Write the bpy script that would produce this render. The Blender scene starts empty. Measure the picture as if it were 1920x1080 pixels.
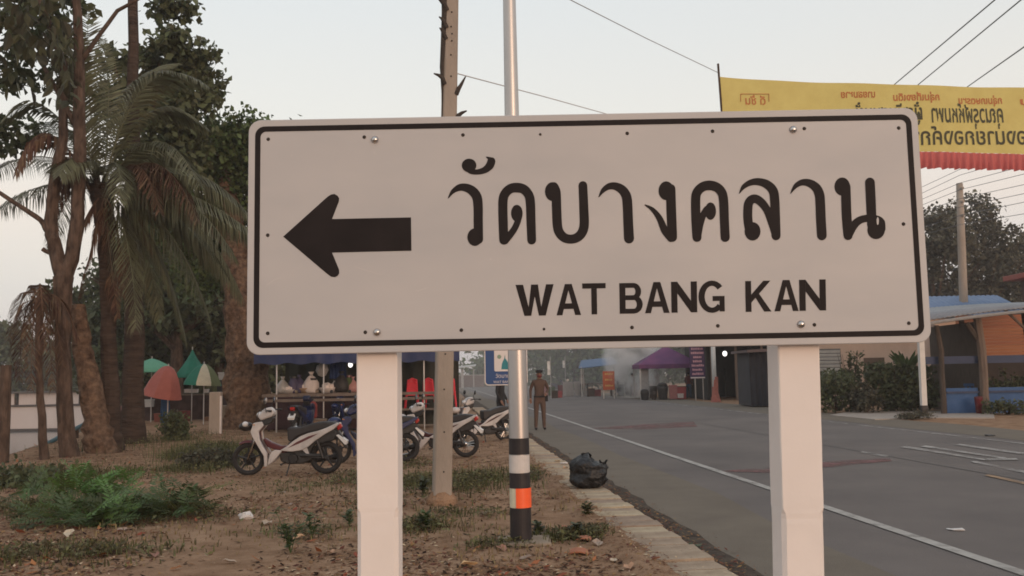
import bpy, math, random
import numpy as np
from mathutils import Vector, Matrix, Euler, noise
rnd = random.Random(7)
R = math.radians
sc = bpy.context.scene
col = sc.collection

# ------------------------------------------------------------------ camera, sky, sun, exposure
CAM_H = 1.6
FPX = 1700.0
cam_data = bpy.data.cameras.new('camera')
cam_data.sensor_width = 36.0
cam_data.lens = 36.0 * FPX / 1920.0
cam_data.clip_end = 3000
cam_data.clip_start = 0.05
cam = bpy.data.objects.new('camera', cam_data)
col.objects.link(cam)
CAM_ROT = Matrix.Rotation(R(90 + 5.54), 3, 'X') @ Matrix.Rotation(R(-1.08), 3, 'Z')
cam.rotation_euler = CAM_ROT.to_euler()
cam.location = (0, 0, CAM_H)
sc.camera = cam
sc.cycles.use_denoising = True
sc.cycles.filter_width = 1.75
sc.cycles.max_bounces = 6
sc.cycles.volume_bounces = 3
sc.cycles.transparent_max_bounces = 6
sc.cycles.sample_clamp_indirect = 4

SUN_EL, SUN_AZ = R(7), R(152)     # azimuth clockwise from +Y: low behind the camera, to the right
world = bpy.data.worlds.new('World')
sc.world = world
world.use_nodes = True
wn, wl = world.node_tree.nodes, world.node_tree.links
wn.clear()
sky = wn.new('ShaderNodeTexSky')
sky.sky_type = 'NISHITA'
sky.sun_disc = False
sky.sun_elevation = SUN_EL
sky.sun_rotation = SUN_AZ
sky.air_density = 1.2
sky.dust_density = 3.0
bg1 = wn.new('ShaderNodeBackground')
bg1.inputs[1].default_value = 0.055
wl.new(sky.outputs[0], bg1.inputs[0])
tc = wn.new('ShaderNodeTexCoord')
sp = wn.new('ShaderNodeSeparateXYZ')
wl.new(tc.outputs['Generated'], sp.inputs[0])
nz = wn.new('ShaderNodeTexNoise')
nz.inputs['Scale'].default_value = 2.2
nz.inputs['Detail'].default_value = 4
mp = wn.new('ShaderNodeMapping')
mp.inputs['Scale'].default_value = (1, 1, 5)
wl.new(tc.outputs['Generated'], mp.inputs[0])
wl.new(mp.outputs[0], nz.inputs['Vector'])
ad = wn.new('ShaderNodeMath')
ad.operation = 'MULTIPLY_ADD'
wl.new(nz.outputs[0], ad.inputs[0])
ad.inputs[1].default_value = 0.05
sb = wn.new('ShaderNodeMath')
sb.operation = 'SUBTRACT'
wl.new(sp.outputs[2], sb.inputs[0])
sb.inputs[1].default_value = 0.025
wl.new(sb.outputs[0], ad.inputs[2])
rmp = wn.new('ShaderNodeValToRGB')
el = rmp.color_ramp.elements
el[0].position = 0.0
el[0].color = (0.66, 0.64, 0.68, 1)
el[1].position = 1.0
el[1].color = (0.60, 0.66, 0.74, 1)
for p, c in ((0.09, (0.68, 0.64, 0.66, 1)), (0.17, (0.82, 0.70, 0.64, 1)), (0.27, (0.81, 0.765, 0.71, 1)), (0.42, (0.745, 0.755, 0.75, 1))):
    e = el.new(p)
    e.color = c
wl.new(ad.outputs[0], rmp.inputs[0])
bg2 = wn.new('ShaderNodeBackground')
bg2.inputs[1].default_value = 0.93
wl.new(rmp.outputs[0], bg2.inputs[0])
asum = wn.new('ShaderNodeAddShader')
wl.new(bg1.outputs[0], asum.inputs[0])
wl.new(bg2.outputs[0], asum.inputs[1])
wo = wn.new('ShaderNodeOutputWorld')
wl.new(asum.outputs[0], wo.inputs[0])

sun_data = bpy.data.lights.new('sun', 'SUN')
sun_data.energy = 1.1
sun_data.color = (1.0, 0.69, 0.56)
sun_data.angle = R(25)
sun = bpy.data.objects.new('sun', sun_data)
col.objects.link(sun)
sdir = Vector((math.sin(SUN_AZ) * math.cos(SUN_EL), math.cos(SUN_AZ) * math.cos(SUN_EL), math.sin(SUN_EL)))
sun.rotation_euler = (-sdir).to_track_quat('-Z', 'Y').to_euler()
sc.view_settings.view_transform = 'Standard'
sc.view_settings.look = 'None'
sc.view_settings.exposure = 0.0
sc.view_settings.gamma = 1.0
sc.view_settings.use_curve_mapping = False

# ------------------------------------------------------------------ geometry of the site
def ray(px, py):
    return CAM_ROT @ Vector(((px - 960) / FPX, (540 - py) / FPX, -1.0))

def gpt(px, py, z=0.0):                      # survey point on the level plane z
    d = ray(px, py)
    t = (z - CAM_H) / d.z
    return Vector((d.x * t, d.y * t, z))

def dpt(px, py, Y):                          # survey point at distance Y ahead
    d = ray(px, py)
    t = Y / d.y
    return Vector((d.x * t, Y, CAM_H + d.z * t))

YAW = R(4.8)
RU = Vector((-math.sin(YAW), math.cos(YAW), 0))
RV = Vector((math.cos(YAW), math.sin(YAW), 0))
def road(u, v, z=0.0):
    p = RU * u + RV * v
    return Vector((p.x, p.y, z))
def uv_of(x, y):
    return (x * RU.x + y * RU.y, x * RV.x + y * RV.y)

# ------------------------------------------------------------------ materials
_m = {}
def M(name, c, rough=0.8, var=0.12, scale=6.0, bump=0.0, metal=0.0, c2=None, island=0.0, objrand=0.0, spec=0.4, stretch=(1, 1, 1), bscale=None, trans=0.0, detail=5, bdist=.02, wear=0.0):
    if name in _m:
        return _m[name]
    m = bpy.data.materials.new(name)
    m.use_nodes = True
    n, l = m.node_tree.nodes, m.node_tree.links
    b = n['Principled BSDF']
    b.inputs['Roughness'].default_value = rough
    b.inputs['Metallic'].default_value = metal
    b.inputs['Specular IOR Level'].default_value = spec
    t = n.new('ShaderNodeTexCoord')
    mp = n.new('ShaderNodeMapping')
    mp.inputs['Scale'].default_value = stretch
    l.new(t.outputs['Object'], mp.inputs[0])
    nt = n.new('ShaderNodeTexNoise')
    nt.inputs['Scale'].default_value = scale
    nt.inputs['Detail'].default_value = detail
    nt.inputs['Roughness'].default_value = 0.6
    l.new(mp.outputs[0], nt.inputs['Vector'])
    r = n.new('ShaderNodeValToRGB')
    r.color_ramp.elements[0].position = 0.3
    r.color_ramp.elements[1].position = 0.7
    a = [x * (1 - var) for x in c]
    z = [min(1, x * (1 + var)) for x in (c2 or c)]
    if c2:
        a = list(c)
        z = list(c2)
    r.color_ramp.elements[0].color = (*a, 1)
    r.color_ramp.elements[1].color = (*z, 1)
    l.new(nt.outputs[0], r.inputs[0])
    out = r.outputs[0]
    if island or objrand:
        if island:
            g = n.new('ShaderNodeNewGeometry')
            src = g.outputs['Random Per Island']
            k = island
        else:
            g = n.new('ShaderNodeObjectInfo')
            src = g.outputs['Random']
            k = objrand
        mr = n.new('ShaderNodeMapRange')
        mr.inputs['To Min'].default_value = 1 - k
        mr.inputs['To Max'].default_value = 1 + k
        l.new(src, mr.inputs[0])
        hs = n.new('ShaderNodeHueSaturation')
        l.new(mr.outputs[0], hs.inputs['Value'])
        mr2 = n.new('ShaderNodeMapRange')
        mr2.inputs['To Min'].default_value = 0.5 - 0.06 * k
        mr2.inputs['To Max'].default_value = 0.5 + 0.06 * k
        l.new(src, mr2.inputs[0])
        l.new(mr2.outputs[0], hs.inputs['Hue'])
        l.new(out, hs.inputs['Color'])
        out = hs.outputs[0]
    l.new(out, b.inputs['Base Color'])
    if trans:
        td = n.new('ShaderNodeBsdfTranslucent')
        l.new(out, td.inputs[0])
        mx = n.new('ShaderNodeMixShader')
        mx.inputs[0].default_value = trans
        l.new(b.outputs[0], mx.inputs[1])
        l.new(td.outputs[0], mx.inputs[2])
        l.new(mx.outputs[0], n['Material Output'].inputs[0])
    if bump:
        nb = n.new('ShaderNodeTexNoise')
        nb.inputs['Scale'].default_value = bscale or scale * 4
        nb.inputs['Detail'].default_value = 6
        l.new(mp.outputs[0], nb.inputs['Vector'])
        bp = n.new('ShaderNodeBump')
        bp.inputs['Strength'].default_value = bump
        bp.inputs['Distance'].default_value = bdist
        l.new(nb.outputs[0], bp.inputs['Height'])
        l.new(bp.outputs[0], b.inputs['Normal'])
    if wear:                                 # paint worn through to whatever lies beneath
        tn = n.new('ShaderNodeTexNoise')
        tn.inputs['Scale'].default_value = 1.6
        tn.inputs['Detail'].default_value = 8
        tn.inputs['Roughness'].default_value = .7
        l.new(t.outputs['Object'], tn.inputs['Vector'])
        rr = n.new('ShaderNodeMapRange')
        rr.inputs['From Min'].default_value = wear - .13
        rr.inputs['From Max'].default_value = wear + .13
        l.new(tn.outputs[0], rr.inputs[0])
        tp_ = n.new('ShaderNodeBsdfTransparent')
        mx = n.new('ShaderNodeMixShader')
        l.new(rr.outputs[0], mx.inputs[0])
        l.new(tp_.outputs[0], mx.inputs[1])
        l.new(b.outputs[0], mx.inputs[2])
        l.new(mx.outputs[0], n['Material Output'].inputs[0])
    _m[name] = m
    return m

def lamp_mat(name, c, s):
    m = bpy.data.materials.new(name)
    m.use_nodes = True
    b = m.node_tree.nodes['Principled BSDF']
    b.inputs['Emission Color'].default_value = (*c, 1)
    b.inputs['Emission Strength'].default_value = s
    return m

# ------------------------------------------------------------------ mesh helpers
class MB:
    def __init__(s):
        s.v, s.f = [], []
    def add(s, vs, fs):
        o = len(s.v)
        s.v += [tuple(p) for p in vs]
        s.f += [tuple(i + o for i in f) for f in fs]
        return s
    def box(s, c, d, rot=None, taper=1.0):
        x, y, z = d[0] / 2, d[1] / 2, d[2] / 2
        vs = [Vector((i * x * (taper if k > 0 else 1), j * y * (taper if k > 0 else 1), k * z)) for k in (-1, 1) for j in (-1, 1) for i in (-1, 1)]
        if rot is not None:
            q = rot if isinstance(rot, Matrix) else Euler(rot).to_matrix()
            vs = [q @ p for p in vs]
        c = Vector(c)
        return s.add([p + c for p in vs], [(0, 2, 3, 1), (4, 5, 7, 6), (0, 1, 5, 4), (2, 6, 7, 3), (0, 4, 6, 2), (1, 3, 7, 5)])
    def tube(s, pts, rad, n=8, cap=True, wob=0.0):
        pts = [Vector(p) for p in pts]
        if not hasattr(rad, '__len__'):
            rad = [rad] * len(pts)
        vs, fs = [], []
        up = None
        for i, p in enumerate(pts):
            t = (pts[min(i + 1, len(pts) - 1)] - pts[max(i - 1, 0)])
            if t.length < 1e-9:
                t = Vector((0, 0, 1))
            t.normalize()
            if up is None:
                up = t.orthogonal().normalized()
            up = (up - t * up.dot(t))
            if up.length < 1e-6:
                up = t.orthogonal()
            up.normalize()
            w = t.cross(up)
            for k in range(n):
                a = 2 * math.pi * k / n
                rr = rad[i] * (1 + wob * (rnd.random() - .5))
                vs.append(p + up * (math.cos(a) * rr) + w * (math.sin(a) * rr))
        for i in range(len(pts) - 1):
            for k in range(n):
                fs.append((i * n + k, i * n + (k + 1) % n, (i + 1) * n + (k + 1) % n, (i + 1) * n + k))
        if cap:
            fs.append(tuple(range(n - 1, -1, -1)))
            fs.append(tuple((len(pts) - 1) * n + k for k in range(n)))
        return s.add(vs, fs)
    def prism(s, poly, fn, a, b):
        """poly: 2-D points (counter-clockwise), fn(x, y, depth) -> 3-D"""
        n = len(poly)
        vs = [fn(x, y, a) for x, y in poly] + [fn(x, y, b) for x, y in poly]
        fs = [tuple(range(n)), tuple(range(2 * n - 1, n - 1, -1))]
        fs += [(i, i + n, (i + 1) % n + n, (i + 1) % n) for i in range(n)]
        return s.add(vs, fs)
    def ball(s, c, r, n=10, m=7):
        if not hasattr(r, '__len__'):
            r = (r, r, r)
        vs = [(c[0], c[1], c[2] - r[2])]
        for i in range(1, m):
            t = math.pi * i / m
            for k in range(n):
                a = 2 * math.pi * k / n
                vs.append((c[0] + r[0] * math.sin(t) * math.cos(a), c[1] + r[1] * math.sin(t) * math.sin(a), c[2] - r[2] * math.cos(t)))
        vs.append((c[0], c[1], c[2] + r[2]))
        fs = [(0, 1 + (k + 1) % n, 1 + k) for k in range(n)]
        for i in range(m - 2):
            for k in range(n):
                a, b = 1 + i * n, 1 + (i + 1) * n
                fs.append((a + k, a + (k + 1) % n, b + (k + 1) % n, b + k))
        e = len(vs) - 1
        fs += [(e, 1 + (m - 2) * n + k, 1 + (m - 2) * n + (k + 1) % n) for k in range(n)]
        return s.add(vs, fs)
    def lathe(s, prof, c=(0, 0, 0), n=12, cap=True):
        vs, fs = [], []
        for r, z in prof:
            for k in range(n):
                a = 2 * math.pi * k / n
                vs.append((c[0] + r * math.cos(a), c[1] + r * math.sin(a), c[2] + z))
        for i in range(len(prof) - 1):
            for k in range(n):
                fs.append((i * n + k, i * n + (k + 1) % n, (i + 1) * n + (k + 1) % n, (i + 1) * n + k))
        if cap:
            fs.append(tuple(range(n - 1, -1, -1)))
            fs.append(tuple((len(prof) - 1) * n + k for k in range(n)))
        return s.add(vs, fs)
    def ring(s, c, R0, r, n=24, m=8, sq=1.0):
        """torus about the y axis"""
        vs, fs = [], []
        for i in range(n):
            a = 2 * math.pi * i / n
            for j in range(m):
                b = 2 * math.pi * j / m
                rr = R0 + r * math.cos(b)
                vs.append((c[0] + rr * math.cos(a), c[1] + r * sq * math.sin(b), c[2] + rr * math.sin(a)))
        for i in range(n):
            for j in range(m):
                fs.append((i * m + j, i * m + (j + 1) % m, ((i + 1) % n) * m + (j + 1) % m, ((i + 1) % n) * m + j))
        return s.add(vs, fs)
    def quad(s, a, b, c, d):
        return s.add([a, b, c, d], [(0, 1, 2, 3)])
    def build(s, name, mat, parent=None, smooth=False, bevel=0.0, loc=None):
        me = bpy.data.meshes.new(name)
        me.from_pydata(s.v, [], s.f)
        me.update()
        return mobj(name, me, mat, parent, smooth, bevel, loc)

def mobj(name, me, mat, parent=None, smooth=False, bevel=0.0, loc=None):
    if mat is not None and not me.materials:
        me.materials.append(mat)
    if smooth:
        me.polygons.foreach_set('use_smooth', [True] * len(me.polygons))
    o = bpy.data.objects.new(name, me)
    col.objects.link(o)
    if parent:
        o.parent = parent
    if loc is not None:
        o.location = loc
    if bevel:
        b = o.modifiers.new('bevel', 'BEVEL')
        b.width = bevel
        b.segments = 2
        b.limit_method = 'ANGLE'
    return o

def tag(o, label, cat, group=None):
    o['label'] = label
    o['category'] = cat
    if group:
        o['group'] = group
    return o
def thing(name, label, cat, loc=(0, 0, 0), rz=0.0, group=None):
    o = bpy.data.objects.new(name, None)
    col.objects.link(o)
    o.location = loc
    o.rotation_euler = (0, 0, rz)
    o.empty_display_size = 0.2
    return tag(o, label, cat, group)
def setting(o, kind='structure'):
    o['kind'] = kind
    return o
def dup(root, loc=None, rz=None, label=None, group=None, scale=None):
    def rec(o, par):
        c = o.copy()
        col.objects.link(c)
        if par:
            c.parent = par
        for ch in list(o.children):
            rec(ch, c)
        return c
    r = rec(root, None)
    if loc is not None:
        r.location = loc
    if rz is not None:
        r.rotation_euler = (0, 0, rz)
    if scale is not None:
        r.scale = scale
    if label:
        r['label'] = label
    if group:
        r['group'] = group
    return r

def npmesh(name, V, Fq, mat):
    """V (n,3) array, Fq (m,k) index array"""
    me = bpy.data.meshes.new(name)
    V = np.asarray(V, dtype=np.float32)
    Fq = np.asarray(Fq, dtype=np.int32)
    k = Fq.shape[1]
    me.vertices.add(len(V))
    me.vertices.foreach_set('co', V.ravel())
    me.loops.add(Fq.size)
    me.loops.foreach_set('vertex_index', Fq.ravel())
    me.polygons.add(len(Fq))
    me.polygons.foreach_set('loop_start', np.arange(0, Fq.size, k, dtype=np.int32))
    me.update(calc_edges=True)
    me.materials.append(mat)
    return me

def smoothstep(a, b, x):
    t = max(0.0, min(1.0, (x - a) / (b - a)))
    return t * t * (3 - 2 * t)

def text_mesh(body, size, shear=0.0, offset=0.0, align='LEFT'):
    cu = bpy.data.curves.new('lettering', 'FONT')
    cu.body = body
    cu.size = size
    cu.offset = offset
    cu.align_x = align
    cu.resolution_u = 3
    ob = bpy.data.objects.new('lettering', cu)
    col.objects.link(ob)
    dg = bpy.context.evaluated_depsgraph_get()
    me = bpy.data.meshes.new_from_object(ob.evaluated_get(dg))
    bpy.data.objects.remove(ob)
    return me

# ------------------------------------------------------------------ ground, road, footpath
BA, BB = gpt(-20, 880), gpt(215, 800)
bank_dir = (BB - BA).normalized()
bank_n = Vector((-bank_dir.y, bank_dir.x, 0))            # points to the river
WATER_Z = -2.0
def ground_z(x, y):
    u, v = uv_of(x, y)
    n = noise.noise(Vector((x * .35, y * .35, 3.1))) * .05 + noise.noise(Vector((x * 1.6, y * 1.6, 9.1))) * .018
    d = (Vector((x, y, 0)) - BA).dot(bank_n)
    if v < 1.7:
        z = 0.04 + n * smoothstep(1.7, .9, v) + .03 * smoothstep(1.2, -3, v)
        z += -4.2 * smoothstep(0.0, 7.0, d)
        return z
    if v < 14.0:
        return -0.05
    return -0.05 + (0.05 + n * .6) * smoothstep(14.2, 15.5, v)

dirt = M('dirt', (0.195, 0.11, 0.064), rough=0.97, scale=2.6, bump=1.0, bscale=34, c2=(0.39, 0.25, 0.16), spec=0.05, detail=12, bdist=.035)
def grid_axis(lo, a, b, hi, step):
    r = list(np.arange(a, b, step))
    s, x, left = step, a, []
    while x > lo:
        s *= 1.35
        x -= s
        left.append(max(x, lo))
    s, x, right = step, r[-1], []
    while x < hi:
        s *= 1.35
        x += s
        right.append(min(x, hi))
    return left[::-1] + r + right
gx = grid_axis(-900, -14, 2.6, 900, .11)
gy = grid_axis(-40, 3.5, 24, 1500, .11)
V = [(x, y, ground_z(x, y)) for y in gy for x in gx]
nx = len(gx)
I = np.arange(len(V)).reshape(len(gy), nx)
F4 = np.stack([I[:-1, :-1], I[:-1, 1:], I[1:, 1:], I[1:, :-1]], -1).reshape(-1, 4)
me = npmesh('ground', V, F4, dirt)
setting(mobj('ground', me, dirt, smooth=True))

# river
water = M('river_water', (0.10, 0.11, 0.11), rough=0.12, var=.1, scale=.4, bump=.25, bscale=1.2, spec=.5, stretch=(1, .35, 1))
b = MB()
b.quad((-900, -60, WATER_Z), (-4, -60, WATER_Z), (-4, 1200, WATER_Z), (-900, 1200, WATER_Z))
setting(b.build('water', water))

def strip(name, u0, u1, v0, v1, z, mat, n=60, jit=0.0):
    b = MB()
    us = [u0 + (u1 - u0) * (i / n) ** 1.6 for i in range(n + 1)]
    vs = []
    for u in us:
        vs += [road(u, v0 + rnd.uniform(-jit, jit), z), road(u, v1 + rnd.uniform(-jit, jit), z)]
    b.add(vs, [(2 * i, 2 * i + 1, 2 * i + 3, 2 * i + 2) for i in range(n)])
    return b.build(name, mat)
asphalt = M('asphalt', (0.116, 0.101, 0.094), rough=0.92, scale=.42, bump=.5, bscale=60, c2=(0.172, 0.147, 0.133), spec=.2, stretch=(1, 1, 1), detail=10)
setting(strip('road', -30, 420, 2.42, 13.6, 0.0, asphalt))
shoulder = M('dusty_asphalt', (0.150, 0.125, 0.100), rough=.95, scale=1.3, bump=.4, bscale=50, c2=(0.185, 0.155, 0.122), spec=.1, detail=9)
setting(strip('road_shoulder', -20, 200, 2.42, 3.6, 0.004, shoulder, jit=.1))
setting(strip('road_shoulder', -20, 200, 12.5, 14.6, 0.004, shoulder, jit=.15))
gut = M('gutter_dirt', (0.055, 0.042, 0.034), rough=1, scale=5, bump=.8, c2=(0.10, 0.078, 0.06), spec=.1)
setting(strip('gutter', -12, 120, 2.2, 2.56, 0.008, gut, n=220, jit=.05))

paint = M('road_paint', (0.27, 0.25, 0.225), rough=.85, scale=5, detail=9, c2=(0.44, 0.41, 0.375), wear=.36)
setting(strip('road_marking', -12, 200, 4.44, 4.57, 0.010, paint))
worn = M('worn_road_paint', (0.28, 0.26, 0.24), rough=.85, scale=5, c2=(0.42, 0.39, 0.36), wear=.47)
setting(strip('road_marking', 10, 200, 12.03, 12.15, 0.010, worn))
redp = M('faded_red_paint', (0.155, 0.085, 0.08), rough=.92, scale=1.6, c2=(0.20, 0.085, 0.08), detail=9, wear=.50)
orange_p = M('faded_yellow_paint', (0.24, 0.15, 0.09), rough=.85, scale=6, c2=(0.36, 0.23, 0.13), wear=.42)
def patch(name, pts, mat, z):
    b = MB()
    b.add([gpt(x, y, z) for x, y in pts], [tuple(range(len(pts)))])
    return setting(b.build(name, mat))
patch('road_marking', [(1340, 884), (1460, 874), (1560, 864), (1668, 858), (1672, 864), (1560, 875), (1440, 886)][::-1], redp, .008)
patch('road_marking', [(1105, 803), (1200, 796), (1300, 790), (1308, 800), (1200, 805)][::-1], redp, .008)
patch('road_marking', [(1612, 848), (1617, 846), (1668, 855), (1662, 857)], worn, .014)
patch('road_marking', [(1845, 891), (1853, 889), (1990, 918), (1980, 921)], orange_p, .012)
patch('road_marking', [(1820, 866), (1826, 864), (1960, 890), (1950, 893)], worn, .012)
for q in ([(1688, 838), (1700, 836), (1856, 862), (1846, 863)], [(1846, 863), (1851, 859), (1905, 859), (1910, 862)],
          [(1726, 837), (1736, 835), (1888, 858), (1876, 859)], [(1790, 834), (1800, 832), (1930, 850), (1920, 852)]):
    patch('road_marking', q, worn, .016)
# wheel-worn lighter tracks and mended seam on the carriageway
seam = M('road_seam', (0.095, 0.085, 0.08), rough=.9, scale=3, c2=(0.13, 0.115, 0.105))
setting(strip('road_seam', -10, 160, 8.22, 8.26, 0.006, seam, n=120, jit=.012))

# footpath of concrete drain slabs
concrete = M('slab_concrete', (0.27, 0.20, 0.14), rough=.92, scale=4, bump=.5, bscale=40, c2=(0.42, 0.325, 0.235), objrand=.2, spec=.15)
path = MB()
path.add([road(-8, 1.70, .005), road(-8, 2.28, .005), road(60, 2.28, .005), road(60, 1.70, .005)], [(0, 1, 2, 3)])
path = setting(path.build('footpath', gut))
slab_me = []
for k in range(4):
    b = MB()
    jj = [rnd.uniform(-.012, .012) for _ in range(8)]
    b.add([(-.27 + jj[0], -.158, 0), (.27 + jj[1], -.160, 0), (.27 + jj[2], .160, 0), (-.27 + jj[3], .158, 0),
           (-.265 + jj[0], -.153, .055), (.262 + jj[1], -.155, .055), (.265 + jj[2], .155, .055), (-.262 + jj[3], .152, .055)],
          [(3, 2, 1, 0), (4, 5, 6, 7), (0, 1, 5, 4), (1, 2, 6, 5), (2, 3, 7, 6), (3, 0, 4, 7)])
    m_ = bpy.data.meshes.new('slab')
    m_.from_pydata(b.v, [], b.f)
    m_.materials.append(concrete)
    slab_me.append(m_)
u = 3.2
while u < 46:
    o = mobj('slab', slab_me[rnd.randrange(4)], None, path)
    p = road(u, 1.99 + rnd.uniform(-.015, .015), 0.012 + rnd.uniform(-.01, .008))
    o.location = p
    o.rotation_euler = (rnd.uniform(-.012, .012), rnd.uniform(-.015, .015), YAW + rnd.uniform(-.02, .02))
    u += .343
# ------------------------------------------------------------------ the big direction sign
SY = 3.16
def spt(px, py):                      # point of the sign face surveyed from the photograph: (x, z)
    p = dpt(px, py, SY)
    return p.x, p.z
TL, TR, BL, BR = spt(465, 226), spt(1723, 201), spt(463, 667), spt(1744, 641)
sx0, sx1 = (TL[0] + BL[0]) / 2, (TR[0] + BR[0]) / 2
sz0, sz1 = (BL[1] + BR[1]) / 2, (TL[1] + TR[1]) / 2
def rrect(x0, z0, x1, z1, r, n=7):
    pts = []
    for cx, cz, a0 in ((x1 - r, z1 - r, 0), (x0 + r, z1 - r, 90), (x0 + r, z0 + r, 180), (x1 - r, z0 + r, 270)):
        for k in range(n + 1):
            a = R(a0 + 90 * k / n)
            pts.append((cx + r * math.cos(a), cz + r * math.sin(a)))
    return pts
sheeting = M('sign_sheeting', (0.425, 0.415, 0.415), rough=.42, var=.05, scale=1.6, detail=8, c2=(0.495, 0.472, 0.46), spec=.3, bump=.035, bscale=5, stretch=(1, 1, 2.5))
black = M('sign_black', (0.017, 0.013, 0.013), rough=.6, var=.2, scale=8, spec=.15)
steel = M('bolt_steel', (0.55, 0.52, 0.5), rough=.25, metal=1, var=.2, scale=30)
holem = M('plate_hole_dark', (0.035, 0.027, 0.022), rough=.8, scale=40, var=.4)
sign = thing('direction_sign', 'large white road sign with black left arrow reading WAT BANG KAN on two white posts', 'road sign', ((sx0 + sx1) / 2, SY, 0))
SX = sign.location.x
def sfn(x, z, d):
    return (x - SX, d, z)
b = MB()
b.prism(rrect(sx0, sz0, sx1, sz1, .045), sfn, 0.0, .012)
# folded stiffening edge behind
b.box((0, .022, sz1 - .02), (sx1 - sx0 - .12, .02, .03)).box((0, .022, sz0 + .02), (sx1 - sx0 - .12, .02, .03))
pl = b.build('sign_plate', sheeting, sign, bevel=.003)
# black border line
ins, th = .024, .0195
o1, o2 = rrect(sx0 + ins, sz0 + ins, sx1 - ins, sz1 - ins, .034), rrect(sx0 + ins + th, sz0 + ins + th, sx1 - ins - th, sz1 - ins - th, .020)
n = len(o1)
b = MB()
b.add([sfn(x, z, -.0008) for x, z in o1] + [sfn(x, z, -.0008) for x, z in o2], [(i, i + n, (i + 1) % n + n, (i + 1) % n) for i in range(n)])
b.build('border_line', black, sign)

_lay = [0]
def ribbon(b, pts, conv):
    """stroke with per-point width (in the tracing's units) and round ends -> flat print a hair proud of the plate"""
    _lay[0] += 1
    d = -.0008 - .00008 * (_lay[0] % 8)
    P = [Vector((p[0], p[1])) for p in pts]
    W = [p[2] / 2 for p in pts]
    # refine with Catmull-Rom
    Q, H = [], []
    for i in range(len(P) - 1):
        p0, p1, p2, p3 = P[max(i - 1, 0)], P[i], P[i + 1], P[min(i + 2, len(P) - 1)]
        for k in range(6):
            t = k / 6
            Q.append(.5 * ((2 * p1) + (p2 - p0) * t + (2 * p0 - 5 * p1 + 4 * p2 - p3) * t * t + (3 * p1 - p0 - 3 * p2 + p3) * t ** 3))
            H.append(W[i] * (1 - t) + W[i + 1] * t)
    Q.append(P[-1])
    H.append(W[-1])
    L, Rr = [], []
    for i in range(len(Q)):
        t = Q[min(i + 1, len(Q) - 1)] - Q[max(i - 1, 0)]
        t.normalize()
        nrm = Vector((-t.y, t.x))
        L.append(Q[i] + nrm * H[i])
        Rr.append(Q[i] - nrm * H[i])
    vs, fs = [], []
    for i in range(len(Q)):
        vs += [L[i], Rr[i]]
    for i in range(len(Q) - 1):
        fs.append((2 * i, 2 * i + 1, 2 * i + 3, 2 * i + 2))
    def put(vs, fs, d):
        out = []
        for v in vs:
            x, z = spt(*conv(v.x, v.y))
            out.append(sfn(x, z, d))
        b.add(out, fs)
    put(vs, fs, d)
    for c, r, dd in ((Q[0], H[0], .00002), (Q[-1], H[-1], .00004)):
        m = 14
        put([c + Vector((math.cos(2 * math.pi * k / m), math.sin(2 * math.pi * k / m))) * r for k in range(m)], [tuple(range(m))], d - dd)
def blob(b, c, rx, ry, conv, tilt=0):
    _lay[0] += 1
    d = -.0008 - .00008 * (_lay[0] % 8) - .00005
    m = 20
    out = []
    for k in range(m):
        a = 2 * math.pi * k / m
        x, y = rx * math.cos(a), ry * math.sin(a)
        ct, st = math.cos(R(tilt)), math.sin(R(tilt))
        xx, zz = spt(*conv(c[0] + x * ct - y * st, c[1] + x * st + y * ct))
        out.append(sfn(xx, zz, d))
    b.add(out, [tuple(range(m))])
A = lambda x, y: (820 + x / 3.2727, 270 + y / 3.2727)
B = lambda x, y: (1260 + x / 3.2727, 300 + y / 3.2727)
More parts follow.
